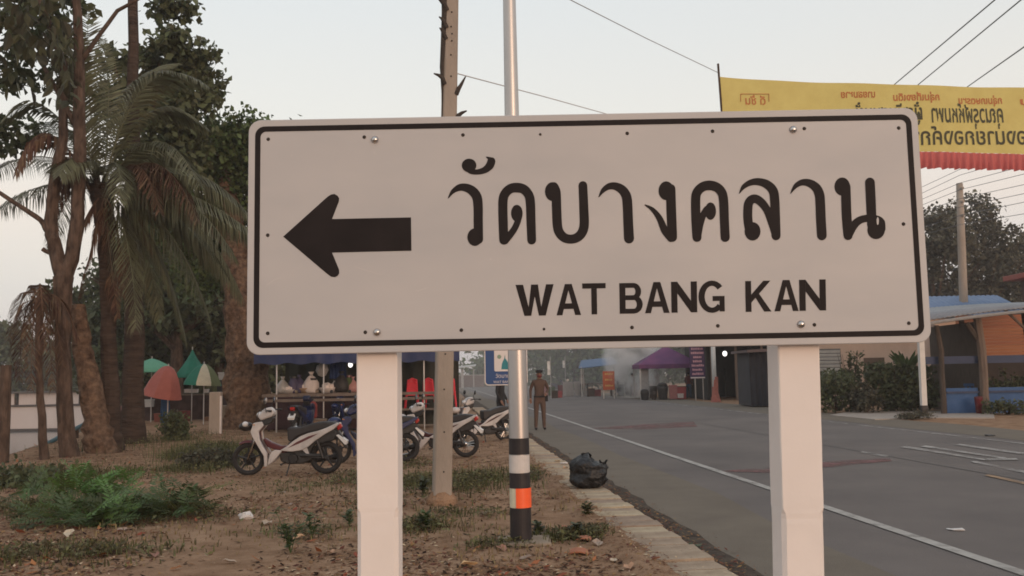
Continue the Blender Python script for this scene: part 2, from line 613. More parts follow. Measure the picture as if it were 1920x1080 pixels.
letters = [
    (A, [[(66, 334, 3), (95, 292, 26), (135, 268, 42), (175, 268, 50), (215, 288, 58), (242, 325, 60), (250, 380, 58), (251, 480, 57), (252, 585, 58)]], [((230, 572), 46, 54, 0)]),
    (A, [[(178, 150, 24), (205, 168, 32), (245, 172, 32), (290, 160, 40), (320, 135, 50), (332, 108, 50)], [(300, 80, 4), (320, 90, 22), (335, 102, 40)]], [((195, 132), 45, 42, 0)]),
    (A, [[(408, 590, 56), (404, 480, 57), (403, 350, 57), (418, 302, 57), (450, 274, 58), (490, 268, 60), (530, 278, 58), (560, 312, 57), (571, 360, 57), (575, 480, 56), (579, 590, 54)],
         [(502, 440, 40), (488, 490, 38), (460, 540, 40), (415, 592, 48)]], [((488, 425), 36, 52, 0)]),
    (A, [[(715, 262, 56), (728, 300, 58), (732, 400, 58), (737, 500, 58), (750, 545, 58), (780, 575, 57), (818, 584, 56), (858, 574, 57), (888, 543, 58), (901, 495, 58), (899, 400, 56), (893, 255, 54)]],
     [((706, 292), 46, 58, 0)]),
    (A, [[(990, 326, 3), (1018, 284, 28), (1055, 260, 40), (1095, 260, 48), (1135, 282, 56), (1160, 322, 60), (1167, 380, 60), (1171, 480, 60), (1176, 580, 62)]], []),
    (A, [[(1432, 275, 58), (1435, 400, 60), (1442, 572, 58)], [(1274, 374, 6), (1320, 402, 26), (1362, 455, 38), (1395, 530, 46), (1432, 582, 40)]], [((1404, 287), 47, 58, 0)]),
    (B, [[(153, 475, 56), (147, 370, 57), (145, 240, 57), (156, 195, 57), (188, 165, 58), (230, 156, 60), (275, 168, 58), (305, 200, 57), (316, 250, 57), (321, 370, 56), (326, 475, 56)],
         [(212, 300, 36), (190, 340, 40), (172, 400, 40), (158, 462, 46)]], [((236, 314), 34, 54, 0)]),
    (B, [[(412, 206, 3), (440, 164, 28), (485, 138, 38), (535, 134, 46), (585, 152, 54), (620, 190, 58), (630, 250, 58), (634, 360, 58), (638, 465, 56)],
         [(478, 440, 56), (466, 370, 56), (466, 290, 56), (478, 252, 54), (508, 238, 54), (545, 258, 52), (582, 306, 48), (610, 380, 46), (634, 455, 46)]], [((494, 438), 49, 57, 0)]),
    (B, [[(727, 206, 3), (758, 160, 28), (798, 138, 38), (842, 142, 48), (882, 168, 56), (903, 208, 60), (909, 260, 60), (913, 360, 60), (919, 463, 60)]], []),
    (B, [[(1066, 165, 58), (1068, 260, 60), (1072, 360, 60), (1080, 464, 56)], [(1214, 138, 60), (1220, 260, 60), (1226, 400, 58)],
         [(1082, 462, 50), (1115, 402, 50), (1155, 368, 46), (1210, 356, 44), (1258, 352, 22), (1286, 380, 40), (1290, 425, 40)]], [((1044, 163), 48, 56, 0), ((1252, 430), 54, 56, 0)]),
]
for k, (cv, strokes, blobs) in enumerate(letters):
    b = MB()
    for s in strokes:
        ribbon(b, s, cv)
    for c, rx, ry, t in blobs:
        blob(b, c, rx, ry, cv, t)
    b.build('letter', black, sign)
# a slit of white shows in the loop of the last letter
b = MB()
_lay[0] = 0
for c, rx, ry in (((1261, 375), 7, 24),):
    m = 14
    b.add([sfn(*spt(*B(c[0] + rx * math.cos(2 * math.pi * k / m), c[1] + ry * math.sin(2 * math.pi * k / m))), -.0022) for k in range(m)], [tuple(range(m))])
b.build('letter_counter', sheeting, sign)

# latin line: polygons on a unit cell, x right, y up; heavy grotesque
def bar(p, q, w):
    p, q = Vector(p), Vector(q)
    t = (q - p).normalized()
    nn = Vector((-t.y, t.x)) * w / 2
    return [p + nn, p - nn, q - nn, q + nn]
S = .235
def latin(ch):
    if ch == 'W':
        return [[(0, 1), (.20, 1), (.335, .28), (.335, 0), (.22, 0)], [(.335, .0), (.335, .28), (.42, .62), (.42, 1), (.40, 1)][:0] or [(.335, 0), (.335, .28), (.41, 1), (.5, 1), (.5, .62), (.40, 0)],
                [(.60, 0), (.5, .62), (.5, 1), (.59, 1), (.665, .28), (.665, 0)], [(.78, 0), (.665, 0), (.665, .28), (.80, 1), (1, 1)]]
    if ch == 'A':
        return [[(0, 0), (.24, 0), (.5, .80), (.5, 1), (.36, 1)], [(1, 0), (.64, 1), (.5, 1), (.5, .80), (.76, 0)], [(.28, .20), (.72, .20), (.66, .38), (.34, .38)]]
    if ch == 'T':
        return [[(0, 1), (0, .83), (1, .83), (1, 1)], [(.38, 0), (.62, 0), (.62, .829), (.38, .829)]]
    if ch == 'N':
        return [[(0, 0), (.24, 0), (.24, 1), (0, 1)], [(.76, 0), (1, 0), (1, 1), (.76, 1)], [(.241, 1), (.241, .62), (.759, 0), (.759, .38)]]
    if ch == 'K':
        return [[(0, 0), (.23, 0), (.23, 1), (0, 1)], [(.231, .30), (.36, .42), (.98, 1), (.70, 1), (.231, .56)], [(.34, .52), (.72, 0), (1.0, 0), (.50, .62)]]
    return []
def arcstrip(cx, cy, rx, ry, w, a0, a1, n=14):
    out = []
    for i in range(n):
        t0, t1 = R(a0 + (a1 - a0) * i / n), R(a0 + (a1 - a0) * (i + 1) / n)
        def pt(t, k):
            return (cx + (rx - k * w[0]) * math.cos(t), cy + (ry - k * w[1]) * math.sin(t))
        out.append([pt(t0, 0), pt(t1, 0), pt(t1, 1), pt(t0, 1)])
    return out
def latin_all(ch):
    if ch == 'B':
        o = [[(0, 0), (.26, 0), (.26, 1), (0, 1)], [(.261, 1), (.261, .84), (.6, .84), (.6, 1)], [(.261, .60), (.261, .44), (.6, .44), (.6, .60)], [(.261, .16), (.261, 0), (.62, 0), (.62, .16)]]
        return o + arcstrip(.6, .72, .34, .28, (.25, .16), -90, 90, 10) + arcstrip(.62, .30, .38, .30, (.26, .16), -90, 90, 10)
    if ch == 'G':
        return arcstrip(.52, .5, .52, .52, (.24, .17), 40, 318, 22) + [[(.54, .52), (.54, .36), (.80, .36), (.80, .52)], [(.801, .02), (1.0, .02), (1.0, .52), (.801, .52)]]
    return latin(ch)
cells = [('W', 967, 1038.5, 533.5, 592), ('A', 1043, 1089, 532.5, 591), ('T', 1092, 1136, 531, 589.5), ('B', 1161.5, 1205, 530.5, 588), ('A', 1209, 1255, 528.8, 587),
         ('N', 1258.5, 1307, 528, 586), ('G', 1309.5, 1358.5, 527.2, 585.5), ('K', 1397.5, 1446, 526.5, 584.5), ('A', 1451.5, 1497, 525, 583.5), ('N', 1498.5, 1548.5, 524.2, 582.5)]
for ch, x0, x1, y0, y1 in cells:
    b = MB()
    for q, poly in enumerate(latin_all(ch)):
        vs = []
        for x, y in poly:
            X, Z = spt(x0 + (x1 - x0) * x + 2.0 * (1 - y) * 0 + (0.5 - y) * 1.0, y1 + (y0 - y1) * y - (x - .5) * (x1 - x0) * .0185)
            vs.append(sfn(X, Z, -.0008 - .00003 * (q % 5)))
        b.add(vs, [tuple(range(len(vs)))])
    b.build('letter', black, sign)

arrow = [(163, 560), (352, 390), (368, 379), (384, 376), (398, 384), (405, 396), (403, 410), (374, 484), (714, 477), (716, 621), (374, 629), (404, 702), (405, 718), (398, 729), (386, 735), (370, 733), (352, 720)]
b = MB()
cvt = lambda x, y: (460 + x / 2.2979, 200 + y / 2.2979)
vs = [sfn(*spt(*cvt(x, y)), -.0008) for x, y in arrow]
b.add(vs, [(0, 1, 2, 3, 4, 5, 6, 7), (0, 7, 10), (7, 8, 9, 10), (0, 10, 11, 12, 13, 14, 15, 16)])
b.build('arrow', black, sign)
for px, py in ((703, 262), (1487, 243), (707, 623), (1502, 608)):
    x, z = spt(px, py)
    b = MB()
    b.lathe([(.0135, 0), (.0135, .002), (.0122, .006), (.0085, .010), (.004, .0118), (.0005, .012)], n=16)
    o = b.build('bolt', steel, sign, smooth=True)
    o.rotation_euler = (R(90), 0, 0)
    o.location = sfn(x, z, 0)
b = MB()
for i, (px, py) in enumerate(((503, 261), (683, 257), (868, 253), (1013, 252), (1176, 250), (1336, 246), (1508, 241), (1685, 240), (502, 441), (1694, 420), (502, 625), (685, 623), (865, 619), (1020, 617), (1185, 614), (1346, 611), (1527, 609), (1704, 606))):
    x, z = spt(px, py)
    b2 = MB()
    r = .0068 if i not in (13, 3) else .005
    b2.lathe([(r, 0), (r * .8, .002), (r * .3, .003)], n=10)  # dark discs stand in for the small holes in the plate
    o = b2.build('plate_hole', holem, sign, smooth=True)
    o.rotation_euler = (R(90), 0, 0)
    o.location = sfn(x, z, 0)
scr = M('scratch_mark', (0.56, 0.53, 0.51), rough=.5, scale=20)
b = MB()
for pts in ([(664, 500), (690, 508), (715, 515)], [(500, 535), (515, 524), (530, 520)], [(780, 546), (800, 540)]):
    for p, q in zip(pts, pts[1:]):
        (xa, za), (xb, zb) = spt(*p), spt(*q)
        b.add([sfn(xa, za - .0007, -.0006), sfn(xb, zb - .0007, -.0006), sfn(xb, zb + .0007, -.0006), sfn(xa, za + .0007, -.0006)], [(0, 1, 2, 3)])
for px, py in ((547, 291), (1052, 524), (920, 486), (1215, 400), (702, 286)):
    x, z = spt(px, py)
    b.add([sfn(x + .0022 * math.cos(a), z + .003 * math.sin(a), -.0007) for a in (0, 1.2, 2.4, 3.6, 4.9)], [(0, 1, 2, 3, 4)])
b.build('scratches', scr, sign)

# posts
postm = M('post_paint', (0.74, 0.67, 0.625), rough=.75, var=.05, scale=3, bump=.22, bscale=14, bdist=.008, c2=(0.81, 0.735, 0.69), spec=.2)
PY = SY + .045
def post(x0t, x1t, yt, x0b, x1b, yb, zch, label):
    pa, pb = dpt(x0t, yt, PY), dpt(x1t, yt, PY)
    qa, qb = dpt(x0b, yb, PY), dpt(x1b, yb, PY)
    w = (pb.x - pa.x + qb.x - qa.x) / 2
    ztop = sz1 - .05
    ct, cb = Vector(((pa.x + pb.x) / 2, PY + w / 2, pa.z)), Vector(((qa.x + qb.x) / 2, PY + w / 2, qa.z))
    sl = (ct.x - cb.x) / (ct.z - cb.z)
    def cx(z):
        return cb.x + sl * (z - cb.z)
    b = MB()
    def sect(z, ch):
        h = w / 2
        x = cx(z)
        j = lambda: rnd.uniform(-.0009, .0009)
        pts = [(-h + ch, -h), (h - ch, -h), (h, -h + ch), (h, h - ch), (h - ch, h), (-h + ch, h), (-h, h - ch), (-h, -h + ch)]
        return [(x + a + j(), PY + h + c + j(), z) for a, c in pts]
    zs = []
    z = -.1
    while z < zch - .03:
        zs.append((z, .014))
        z += .09
    zs += [(zch - .03, .014), (zch - .012, .012), (zch + .004, .004)]
    z = zch + .05
    while z < ztop - .05:
        zs.append((z, .0035))
        z += .09
    zs.append((ztop, .0035))
    vs, fs = [], []
    for z, ch in zs:
        vs += sect(z, ch)
    for i in range(len(zs) - 1):
        for k in range(8):
            fs.append((i * 8 + k, i * 8 + (k + 1) % 8, (i + 1) * 8 + (k + 1) % 8, (i + 1) * 8 + k))
    fs += [tuple(range(7, -1, -1)), tuple((len(zs) - 1) * 8 + k for k in range(8))]
    root = b.add(vs, fs)
    base = Vector((cx(0), PY + w / 2, 0))
    root.v = [tuple(Vector(p) - base - Vector((sign.location.x, sign.location.y, 0)) + base) for p in root.v]
    return root.build('sign_post', postm, sign)
post(668, 745, 670, 670, 746, 1080, dpt(668, 955, PY).z, '')
post(1459, 1537, 660, 1470, 1548, 1080, dpt(1459, 957, PY).z, '')
# ------------------------------------------------------------------ poles near the footpath
galv = M('galvanised_steel', (0.42, 0.40, 0.385), rough=.38, metal=.75, var=.15, scale=3, c2=(0.52, 0.49, 0.47), stretch=(1, 1, .2), spec=.5)
bandb = M('band_black', (0.022, 0.017, 0.018), rough=.55, scale=9, var=.3)
bandw = M('band_white', (0.50, 0.46, 0.43), rough=.6, scale=7, c2=(0.64, 0.59, 0.55))
bando = M('reflective_orange', (0.95, 0.13, 0.035), rough=.35, var=.06, scale=10, spec=.5)
bandc = M('reflective_cream', (0.62, 0.57, 0.42), rough=.4, scale=10)
pb = gpt(977, 1013, .06)
lp = thing('lamp_pole', 'tall round steel lamp pole with black, white and orange bands at its foot', 'lamp pole', pb)
sm = pb.y / FPX
ptop = dpt(955, 0, pb.y) - pb
dx = ptop.x / ptop.z
H = 8.5
b = MB()
b.tube([(dx * z, 0, z) for z in (0, .5, 1.5, 3, 4.5, 6, H)], [.098, .096, .090, .078, .068, .060, .045], 24)
b.tube([(dx * z + .058 - z * .004, -.058 + .004 * z, z) for z in (1.0, 2, 3, 4, 5, 6)], .012, 6)
b.build('pole', galv, lp, smooth=True)
def zof(y):
    return (1013 - y) * sm
def rad(z):
    return .098 - .0055 * z + .002
for y0, y1, mt, nm in ((1013, 953, bandb, 'black_band'), (918, 890, bandb, 'black_band'), (890, 858, bandw, 'white_band'), (857, 827, bandb, 'black_band'), (953, 918, bandc, 'reflective_band')):
    z0, z1 = zof(y0) + .001, zof(y1) - .001
    b = MB()
    b.tube([(dx * z0, 0, z0), (dx * z1, 0, z1)], [rad(z0) + .002, rad(z1) + .002], 28)
    b.build(nm, mt, lp, smooth=False)
z0, z1 = zof(953) + .002, zof(917.5)
b = MB()
vs, fs = [], []
m = 14
for i in range(m + 1):
    a = R(-112 + 150 * i / m)
    for z in (z0, z1):
        r_ = rad(z) + .009
        vs.append((dx * z + r_ * math.cos(a), r_ * math.sin(a), z))
fs = [(2 * i, 2 * i + 2, 2 * i + 3, 2 * i + 1) for i in range(m)]
b.add(vs, fs)
b.build('orange_reflector', bando, lp)
footc = M('footing_concrete', (0.22, 0.16, 0.115), rough=.95, scale=6, bump=.7, c2=(0.32, 0.25, 0.18))
b = MB()
b.box((0.03, 0, -.05), (.50, .46, .12))
b.build('footing', footc, lp, bevel=.02)
b = MB()
b.lathe([(.07, 0), (.10, .05), (.30, .06), (.34, .0)], (dx * H - .4, .0, H - .02), 12)
b.tube([(dx * H, 0, H - .1), (dx * H - .4, 0, H + .03)], .03, 8)
b.build('lamp_head', galv, lp)

cpole = M('pole_concrete', (0.27, 0.225, 0.185), rough=.9, scale=3, bump=.45, bscale=30, c2=(0.36, 0.30, 0.25), stretch=(1, 1, .4), spec=.2)
vinem = M('dead_vine', (0.055, 0.043, 0.036), rough=1, scale=12, bump=.8)
pb = gpt(828, 944, .05)
cp = thing('concrete_pole', 'square grey concrete utility pole with drilled holes and dead vine stubs', 'utility pole', pb, R(12))
ptop = dpt(846, 0, pb.y) - pb
dx = ptop.x / ptop.z
s_ = pb.y / FPX
q = Matrix.Rotation(-R(12), 3, 'Z')
def cl(z):
    return q @ Vector((dx * z, 0, z))
b = MB()
for i in range(5):
    z0, z1 = -.2 + i * 1.66, -.2 + (i + 1) * 1.66
    w0, w1 = .225 - .008 * z0, .225 - .008 * z1
    c0, c1 = cl(z0), cl(z1)
    ch = .02
    def sq(c, w):
        h = w / 2
        return [c + Vector(p) for p in ((-h + ch, -h, 0), (h - ch, -h, 0), (h, -h + ch, 0), (h, h - ch, 0), (h - ch, h, 0), (-h + ch, h, 0), (-h, h - ch, 0), (-h, -h + ch, 0))]
    b.add(sq(c0, w0) + sq(c1, w1), [(k, (k + 1) % 8, (k + 1) % 8 + 8, k + 8) for k in range(8)] + ([tuple(range(8, 16))] if i == 4 else []))
b.build('pole', cpole, cp)
hole = M('hole_dark', (0.03, 0.024, 0.02), rough=1)
for y in (140, 98, 70, 56, 42, 13, 735, 813, 885, 670):
    z = (944 - y) * s_
    c = cl(z)
    w = .225 - .008 * z
    b = MB()
    b.lathe([(.011, 0), (.011, .004)], n=8)
    o = b.build('bolt_hole', hole, cp)
    o.rotation_euler = (R(90), 0, 0)
    o.location = (c.x + rnd.uniform(-.01, .01), c.y - w / 2 - .001, c.z)
# dead climber clinging to the upper left edge
b = MB()
pts, rad_ = [], []
for i in range(14):
    y = 660 - i * 54
    z = (944 - y) * s_
    c = cl(z)
    w = .225 - .008 * z
    pts.append((c.x - w / 2 - .008 + .012 * math.sin(i * 1.7), c.y - w / 2 + .03, z))
    rad_.append(.012 + .03 * smoothstep(250, -10, y))
b.tube(pts, rad_, 7, wob=.5)
for y, L, up, sgn in ((141, .13, .02, -1), (30, .08, .03, -1), (52, .07, .03, -1), (160, .10, .13, 1), (-5, .2, .25, -1), (212, .12, .03, 1), (-30, .25, .2, -1)):
    z = (944 - y) * s_
    c = cl(z)
    w = .225 - .008 * z
    x0 = c.x + sgn * w / 2
    b.tube([(x0 - sgn * .02, c.y - .08, z - .1), (x0 + sgn * .015, c.y - .1, z - .03), (x0 + sgn * L * .5, c.y - .1, z + up * .3), (x0 + sgn * L, c.y - .12, z + up)], [.03, .028, .02, .008], 7, wob=.4)
b.build('dead_vine', vinem, cp)
b = MB()
b.lathe([(.20, -.05), (.19, .06), (.12, .15)], (0, 0, 0), 9)
b.build('soil_mound', dirt, cp)

# blue tourist sign on its own thin post
tp = gpt(958, 900, .05)
tp.y = 12.2
ts = thing('tourist_sign', 'small blue tourist sign with white picture of a teal temple stupa beside lamp pole', 'tourist sign', (dpt(962, 700, 12.2).x, 12.2, .04))
bluep = M('sign_blue', (0.028, 0.07, 0.19), rough=.4, var=.06)
whitep = M('sign_white', (0.66, 0.60, 0.57), rough=.45, var=.05)
tealp = M('sign_teal', (0.025, 0.19, 0.22), rough=.45, var=.06)
greenp = M('sign_green', (0.22, 0.31, 0.22), rough=.5, var=.05)
O = Vector(ts.location)
def tpp(px, py, d):
    p = dpt(px, py, 12.2)
    return (p.x - O.x, d, p.z - O.z)
b = MB()
b.box((0, .06, 1.55), (.055, .055, 3.1))
b.build('sign_post', galv, ts, bevel=.005)
a0, a1 = tpp(909, 723, 0), tpp(987, 590, 0)
b = MB()
b.prism(rrect(a0[0], a0[2], a1[0], a1[2], .05), lambda x, z, d: (x, d, z), 0, .012)
b.build('sign_rim', whitep, ts)
k = .014
b = MB()
b.prism(rrect(a0[0] + k, a0[2] + k, a1[0] - k, a1[2] - k, .04), lambda x, z, d: (x, d, z), -.003, 0.004)
b.build('sign_panel', bluep, ts)
b = MB()
p0, p1 = tpp(927, 696.5, 0), tpp(970, 644, 0)
b.prism(rrect(p0[0], p0[2], p1[0], p1[2], .02), lambda x, z, d: (x, d, z), -.006, 0.0)
b.build('picture_panel', whitep, ts)
b = MB()
pts = [(940, 692.5), (955, 692.5), (954, 683), (951, 677), (947.5, 672), (946.6, 665), (945.6, 672), (943, 677), (941, 683)]
pp = [tpp(x, y, -.008) for x, y in pts]
b.add(pp, [tuple(range(len(pp)))])
b.build('stupa_picture', tealp, ts)
b = MB()
c = tpp(936, 669, -.008)
b.add([(c[0] + .028 * math.cos(a), c[1], c[2] + .028 * math.sin(a)) for a in [2 * math.pi * i / 12 for i in range(12)]], [tuple(range(12))])
b.build('green_disc', greenp, ts)
for body, px, py, size in (('วัดบางคลาน', 929, 708.5, .072), ('WAT BANG KAN', 925, 718.5, .047)):
    me = text_mesh(body, size)
    o = mobj('lettering', me, whitep, ts)
    o.rotation_euler = (R(90), 0, 0)
    o.location = tpp(px, py, -.006)

# white and black post across the road
wb = gpt(1733, 780, .02)
t = thing('white_post', 'slim white post with black foot on the far verge before the timber shelter', 'post', wb)
dxx = (dpt(1727, 655, wb.y).x - wb.x) / (dpt(1727, 655, wb.y).z - wb.z)
b = MB()
b.box((dxx * 2.2, 0, 2.1), (.17, .17, 3.5), rot=(0, math.atan(dxx), 0))
b.build('shaft', M('white_post_paint', (0.62, 0.58, 0.54), rough=.7, var=.08), t)
b = MB()
b.box((dxx * .15, 0, .17), (.20, .20, .36), rot=(0, math.atan(dxx), 0))
b.build('black_foot', bandb, t)

# ------------------------------------------------------------------ bin bag
bagm = M('black_plastic', (0.012, 0.012, 0.013), rough=.42, var=.3, scale=10, spec=.4, bump=1.0, bscale=22)
pg = gpt(1105, 915, .06)
b = MB()
m1, m2 = 40, 26
vs, fs = [], []
for i in range(m2 + 1):
    t = i / m2
    for k in range(m1):
        a = 2 * math.pi * k / m1
        r0 = .255 * (max(1e-3, 1 - abs(2 * t ** .8 - 1) ** 3.2)) ** .5
        d = Vector((math.cos(a), math.sin(a), t * 2))
        f = noise.noise(d * 1.7) * .20 + noise.noise(d * 5) * .10
        pinch = abs(math.sin(a * 5 + 4 * t)) * .10 * t
        r = r0 * (1 + f - pinch)
        z = t * .47 * (1 + .10 * noise.noise(Vector((math.cos(a) * 2, math.sin(a) * 2, 4)))) - .10 * t * smoothstep(.0, .25, math.cos(a)) * smoothstep(.5, 1, t)
        vs.append((r * math.cos(a) * 1.02, r * math.sin(a), z))
for i in range(m2):
    for k in range(m1):
        fs.append((i * m1 + k, i * m1 + (k + 1) % m1, (i + 1) * m1 + (k + 1) % m1, (i + 1) * m1 + k))
fs.append(tuple(range(m1 - 1, -1, -1)))
fs.append(tuple(m2 * m1 + k for k in range(m1)))
b.add(vs, fs)
bag = tag(b.build('rubbish_bag', bagm, None, smooth=True, loc=pg), 'bulging black plastic rubbish bag standing on the footpath edge', 'rubbish bag')
b = MB()
for cx, cz, tall, wd, lean in ((-.05, .40, .11, .07, .01), (.17, .31, .10, .055, .015), (.02, .42, .07, .05, -.02)):
    n_ = 14
    vs = []
    for i in range(4):
        for k in range(n_):
            a = 2 * math.pi * k / n_
            rr = wd * (1.3 - .9 * i / 3 + (.55 if i == 3 else 0)) * (1 + .3 * math.sin(3 * a + i))
            vs.append((cx + lean * i / 3 * 2 + rr * math.cos(a), rr * .8 * math.sin(a), cz - .05 + tall * i / 3 + .02 * math.sin(2 * a + cx * 9) * (i == 3)))
    b.add(vs, [(i * n_ + k, i * n_ + (k + 1) % n_, (i + 1) * n_ + (k + 1) % n_, (i + 1) * n_ + k) for i in range(3) for k in range(n_)])
b.build('knotted_ears', bagm, bag, smooth=True)

# ------------------------------------------------------------------ motorcycles
tyre = M('tyre_rubber', (0.022, 0.019, 0.018), rough=.85, scale=20, var=.3)
alloy = M('alloy_dark', (0.035, 0.033, 0.034), rough=.45, metal=.5)
chrome = M('chrome', (0.6, 0.58, 0.56), rough=.18, metal=1, var=.05)
engm = M('engine_dark', (0.03, 0.027, 0.026), rough=.6, scale=20, var=.4)
seatm = M('seat_vinyl', (0.026, 0.022, 0.022), rough=.5, scale=15, bump=.2)
blackpl = M('black_trim', (0.02, 0.018, 0.018), rough=.4)
amber = M('amber_lens', (0.45, 0.16, 0.03), rough=.25)
lens = M('lamp_lens', (0.55, 0.53, 0.52), rough=.12, var=.03, spec=.6)
redl = M('tail_lens', (0.35, 0.02, 0.015), rough=.2)
mirr = M('mirror_glass', (0.92, 0.92, 0.92), rough=.03, metal=1, var=0)
platem = M('number_plate', (0.60, 0.58, 0.56), rough=.4, var=.06)
wht = M('bike_white', (0.46, 0.42, 0.40), rough=.35, var=.2, scale=5, spec=.4, detail=8)
red = M('bike_red', (0.085, 0.014, 0.016), rough=.3, var=.1, spec=.5)
dred = M('bike_dark_red', (0.05, 0.012, 0.012), rough=.35, var=.1)
blue = M('bike_blue', (0.012, 0.02, 0.075), rough=.3, var=.1, spec=.5)
navy = M('bike_navy', (0.012, 0.015, 0.04), rough=.35, var=.1)
def zp(X, Y):
    return ((682 - X) * .001467, (1008 - Y) * .001467)
def motorcycle(label, body, accent, loc, rz, group='parked motorcycles', spokes=5, front_basket=False, wire=False):
    t = thing('motorcycle', label, 'motorcycle', loc, rz, group)
    def slab(name, pts, y0, y1, mat, both=False, bev=.012):
        b = MB()
        pp = [zp(*p) for p in pts]
        ar = sum(pp[i][0] * pp[(i + 1) % len(pp)][1] - pp[(i + 1) % len(pp)][0] * pp[i][1] for i in range(len(pp)))
        if ar > 0:
            pp = pp[::-1]
        b.prism(pp, lambda x, z, d: (x, d, z), y0, y1)
        if both:
            b.prism(pp, lambda x, z, d: (x, d, z), -y1, -y0)
        return b.build(name, mat, t, bevel=bev)
    for nm, X, Y in (('front_wheel', 260, 832), ('rear_wheel', 1108, 838)):
        x, z = zp(X, Y)
        z = .262
        w = bpy.data.objects.new(nm, None)
        col.objects.link(w)
        w.parent = t
        w.location = (x, 0, z)
        wd = .036 if nm == 'front_wheel' else .044
        b = MB()
        b.ring((0, 0, 0), .262 - wd, wd, 32, 10)
        b.build('tyre', tyre, w, smooth=True)
        b = MB()
        b.ring((0, 0, 0), .195, .013, 32, 6, 1.6)
        b.build('rim', chrome if wire else alloy, w, smooth=True)
        b = MB()
        ns = 18 if wire else spokes
        for k in range(ns):
            a = 2 * math.pi * k / ns + .3
            c, s = math.cos(a), math.sin(a)
            b.tube([(c * .02, 0, s * .02), (c * .19, 0, s * .19)], [.004, .004] if wire else [.020, .012], 6)
        b.build('spokes', chrome if wire else alloy, w)
        b = MB()
        b.tube([(0, -.06, 0), (0, .06, 0)], .04, 12)
        b.build('hub', chrome if wire else engm, w, smooth=True)
    b = MB()
    for s in (-1, 1):
        b.tube([(*[zp(260, 832)[0]], s * .07, .262), (zp(345, 600)[0], s * .07, zp(0, 600)[1]), (zp(400, 470)[0], s * .06, zp(0, 470)[1])], .017, 8)
    b.build('front_fork', chrome, t, smooth=True)
    # front mudguard hugging the wheel
    b = MB()
    vs, fs = [], []
    cx, cz = zp(260, 832)[0], .262
    n_, m_ = 14, 6
    for i in range(n_ + 1):
        a = R(10 + 140 * i / n_) if False else R(-2 + 122 * i / n_)
        for j in range(m_ + 1):
            q_ = -1 + 2 * j / m_
            rr = .30 - .035 * q_ * q_
            # angle measured from backward-horizontal over the top to the front
            vs.append((cx - rr * math.cos(a), q_ * .062, cz + rr * math.sin(a)))
    for i in range(n_):
        for j in range(m_):
            fs.append((i * (m_ + 1) + j, i * (m_ + 1) + j + 1, (i + 1) * (m_ + 1) + j + 1, (i + 1) * (m_ + 1) + j))
    b.add(vs, fs)
    o = b.build('front_mudguard', accent, t, smooth=True)
    so = o.modifiers.new('thick', 'SOLIDIFY')
    so.thickness = .006
    slab('leg_shield', [(335, 435), (425, 420), (445, 465), (390, 530), (405, 620), (440, 690), (485, 760), (488, 900), (458, 915), (448, 790), (390, 695), (322, 580), (303, 530)], .105, .165, body, True)
    slab('leg_shield_inner', [(345, 445), (420, 430), (430, 480), (380, 540), (390, 640), (440, 730), (470, 790), (455, 800), (380, 680), (322, 560)], -.104, .104, accent)
    slab('headlight_cowl', [(372, 372), (395, 330), (430, 285), (500, 265), (540, 300), (548, 345), (520, 372), (440, 400), (400, 415)], -.10, .10, body, bev=.03)
    slab('dashboard', [(400, 416), (440, 401), (520, 373), (545, 380), (520, 440), (440, 468), (410, 460)], -.075, .075, blackpl)
    b = MB()
    b.ball((zp(380, 0)[0], 0, zp(0, 350)[1]), (.05, .085, .05), 12, 8)
    b.build('headlight', lens, t, smooth=True)
    # nose light between fork and basket
    b = MB()
    b.ball((zp(230, 0)[0], 0, zp(0, 475)[1]), (.12, .10, .075), 12, 8)
    n2 = b.build('front_carrier' if front_basket else 'nose_cowl', blackpl if front_basket else body, t, smooth=True)
    if front_basket:
        b = MB()
        b.ball((zp(232, 0)[0], .07, zp(0, 448)[1]), (.05, .05, .045), 10, 7)
        b.build('front_lamp', lens, t, smooth=True)
    b = MB()
    hx, hz = zp(470, 0)[0], zp(0, 330)[1]
    for s in (-1, 1):
        b.tube([(hx, 0, hz), (hx + .0, s * .16, hz + .03), (hx - .06, s * .30, hz + .045), (hx - .10, s * .36, hz + .04)], .012, 7)
    b.build('handlebar', blackpl, t, smooth=True)
    for s in (-1, 1):
        b = MB()
        b.tube([(hx - .09, s * .36, hz + .04), (hx - .14, s * .36, hz + .035)], .019, 8)
        b.build('grip', seatm, t, smooth=True)
        b = MB()
        b.tube([(hx - .03, s * .24, hz + .04), (hx + .01, s * .27, hz + .13), (hx - .02, s * .29, hz + .17)], .006, 6)
        mm = b.build('mirror_stem', blackpl, t, smooth=True)
        b = MB()
        b.lathe([(.052, 0), (.055, .008), (.045, .02), (.01, .028)], n=16)
        o = b.build('mirror_back', blackpl, mm, smooth=True)
        o.location = (hx - .03, s * .30, hz + .20)
        o.rotation_euler = (0, R(82), R(-8 * s))
        b = MB()
        b.lathe([(.049, 0), (.049, -.002)], n=16)
        o = b.build('mirror_glass', mirr, mm)
        o.location = (hx - .031, s * .30, hz + .20)
        o.rotation_euler = (0, R(82), R(-8 * s))
    slab('body_spine', [(420, 620), (440, 600), (520, 650), (620, 690), (690, 690), (700, 760), (640, 775), (560, 735), (470, 700)], -.06, .06, accent, bev=.02)
    slab('seat', [(690, 500), (720, 490), (830, 492), (920, 462), (1010, 440), (1100, 434), (1180, 440), (1248, 452), (1190, 505), (1040, 530), (900, 560), (800, 600), (745, 650), (700, 640)], -.115, .115, seatm, bev=.03)
    slab('side_panel', [(618, 738), (700, 690), (760, 640), (840, 590), (930, 555), (1020, 538), (1130, 500), (1240, 448), (1266, 462), (1200, 522), (1110, 570), (1000, 642), (930, 700), (860, 738), (760, 752), (680, 748)], .10, .135, body, True)
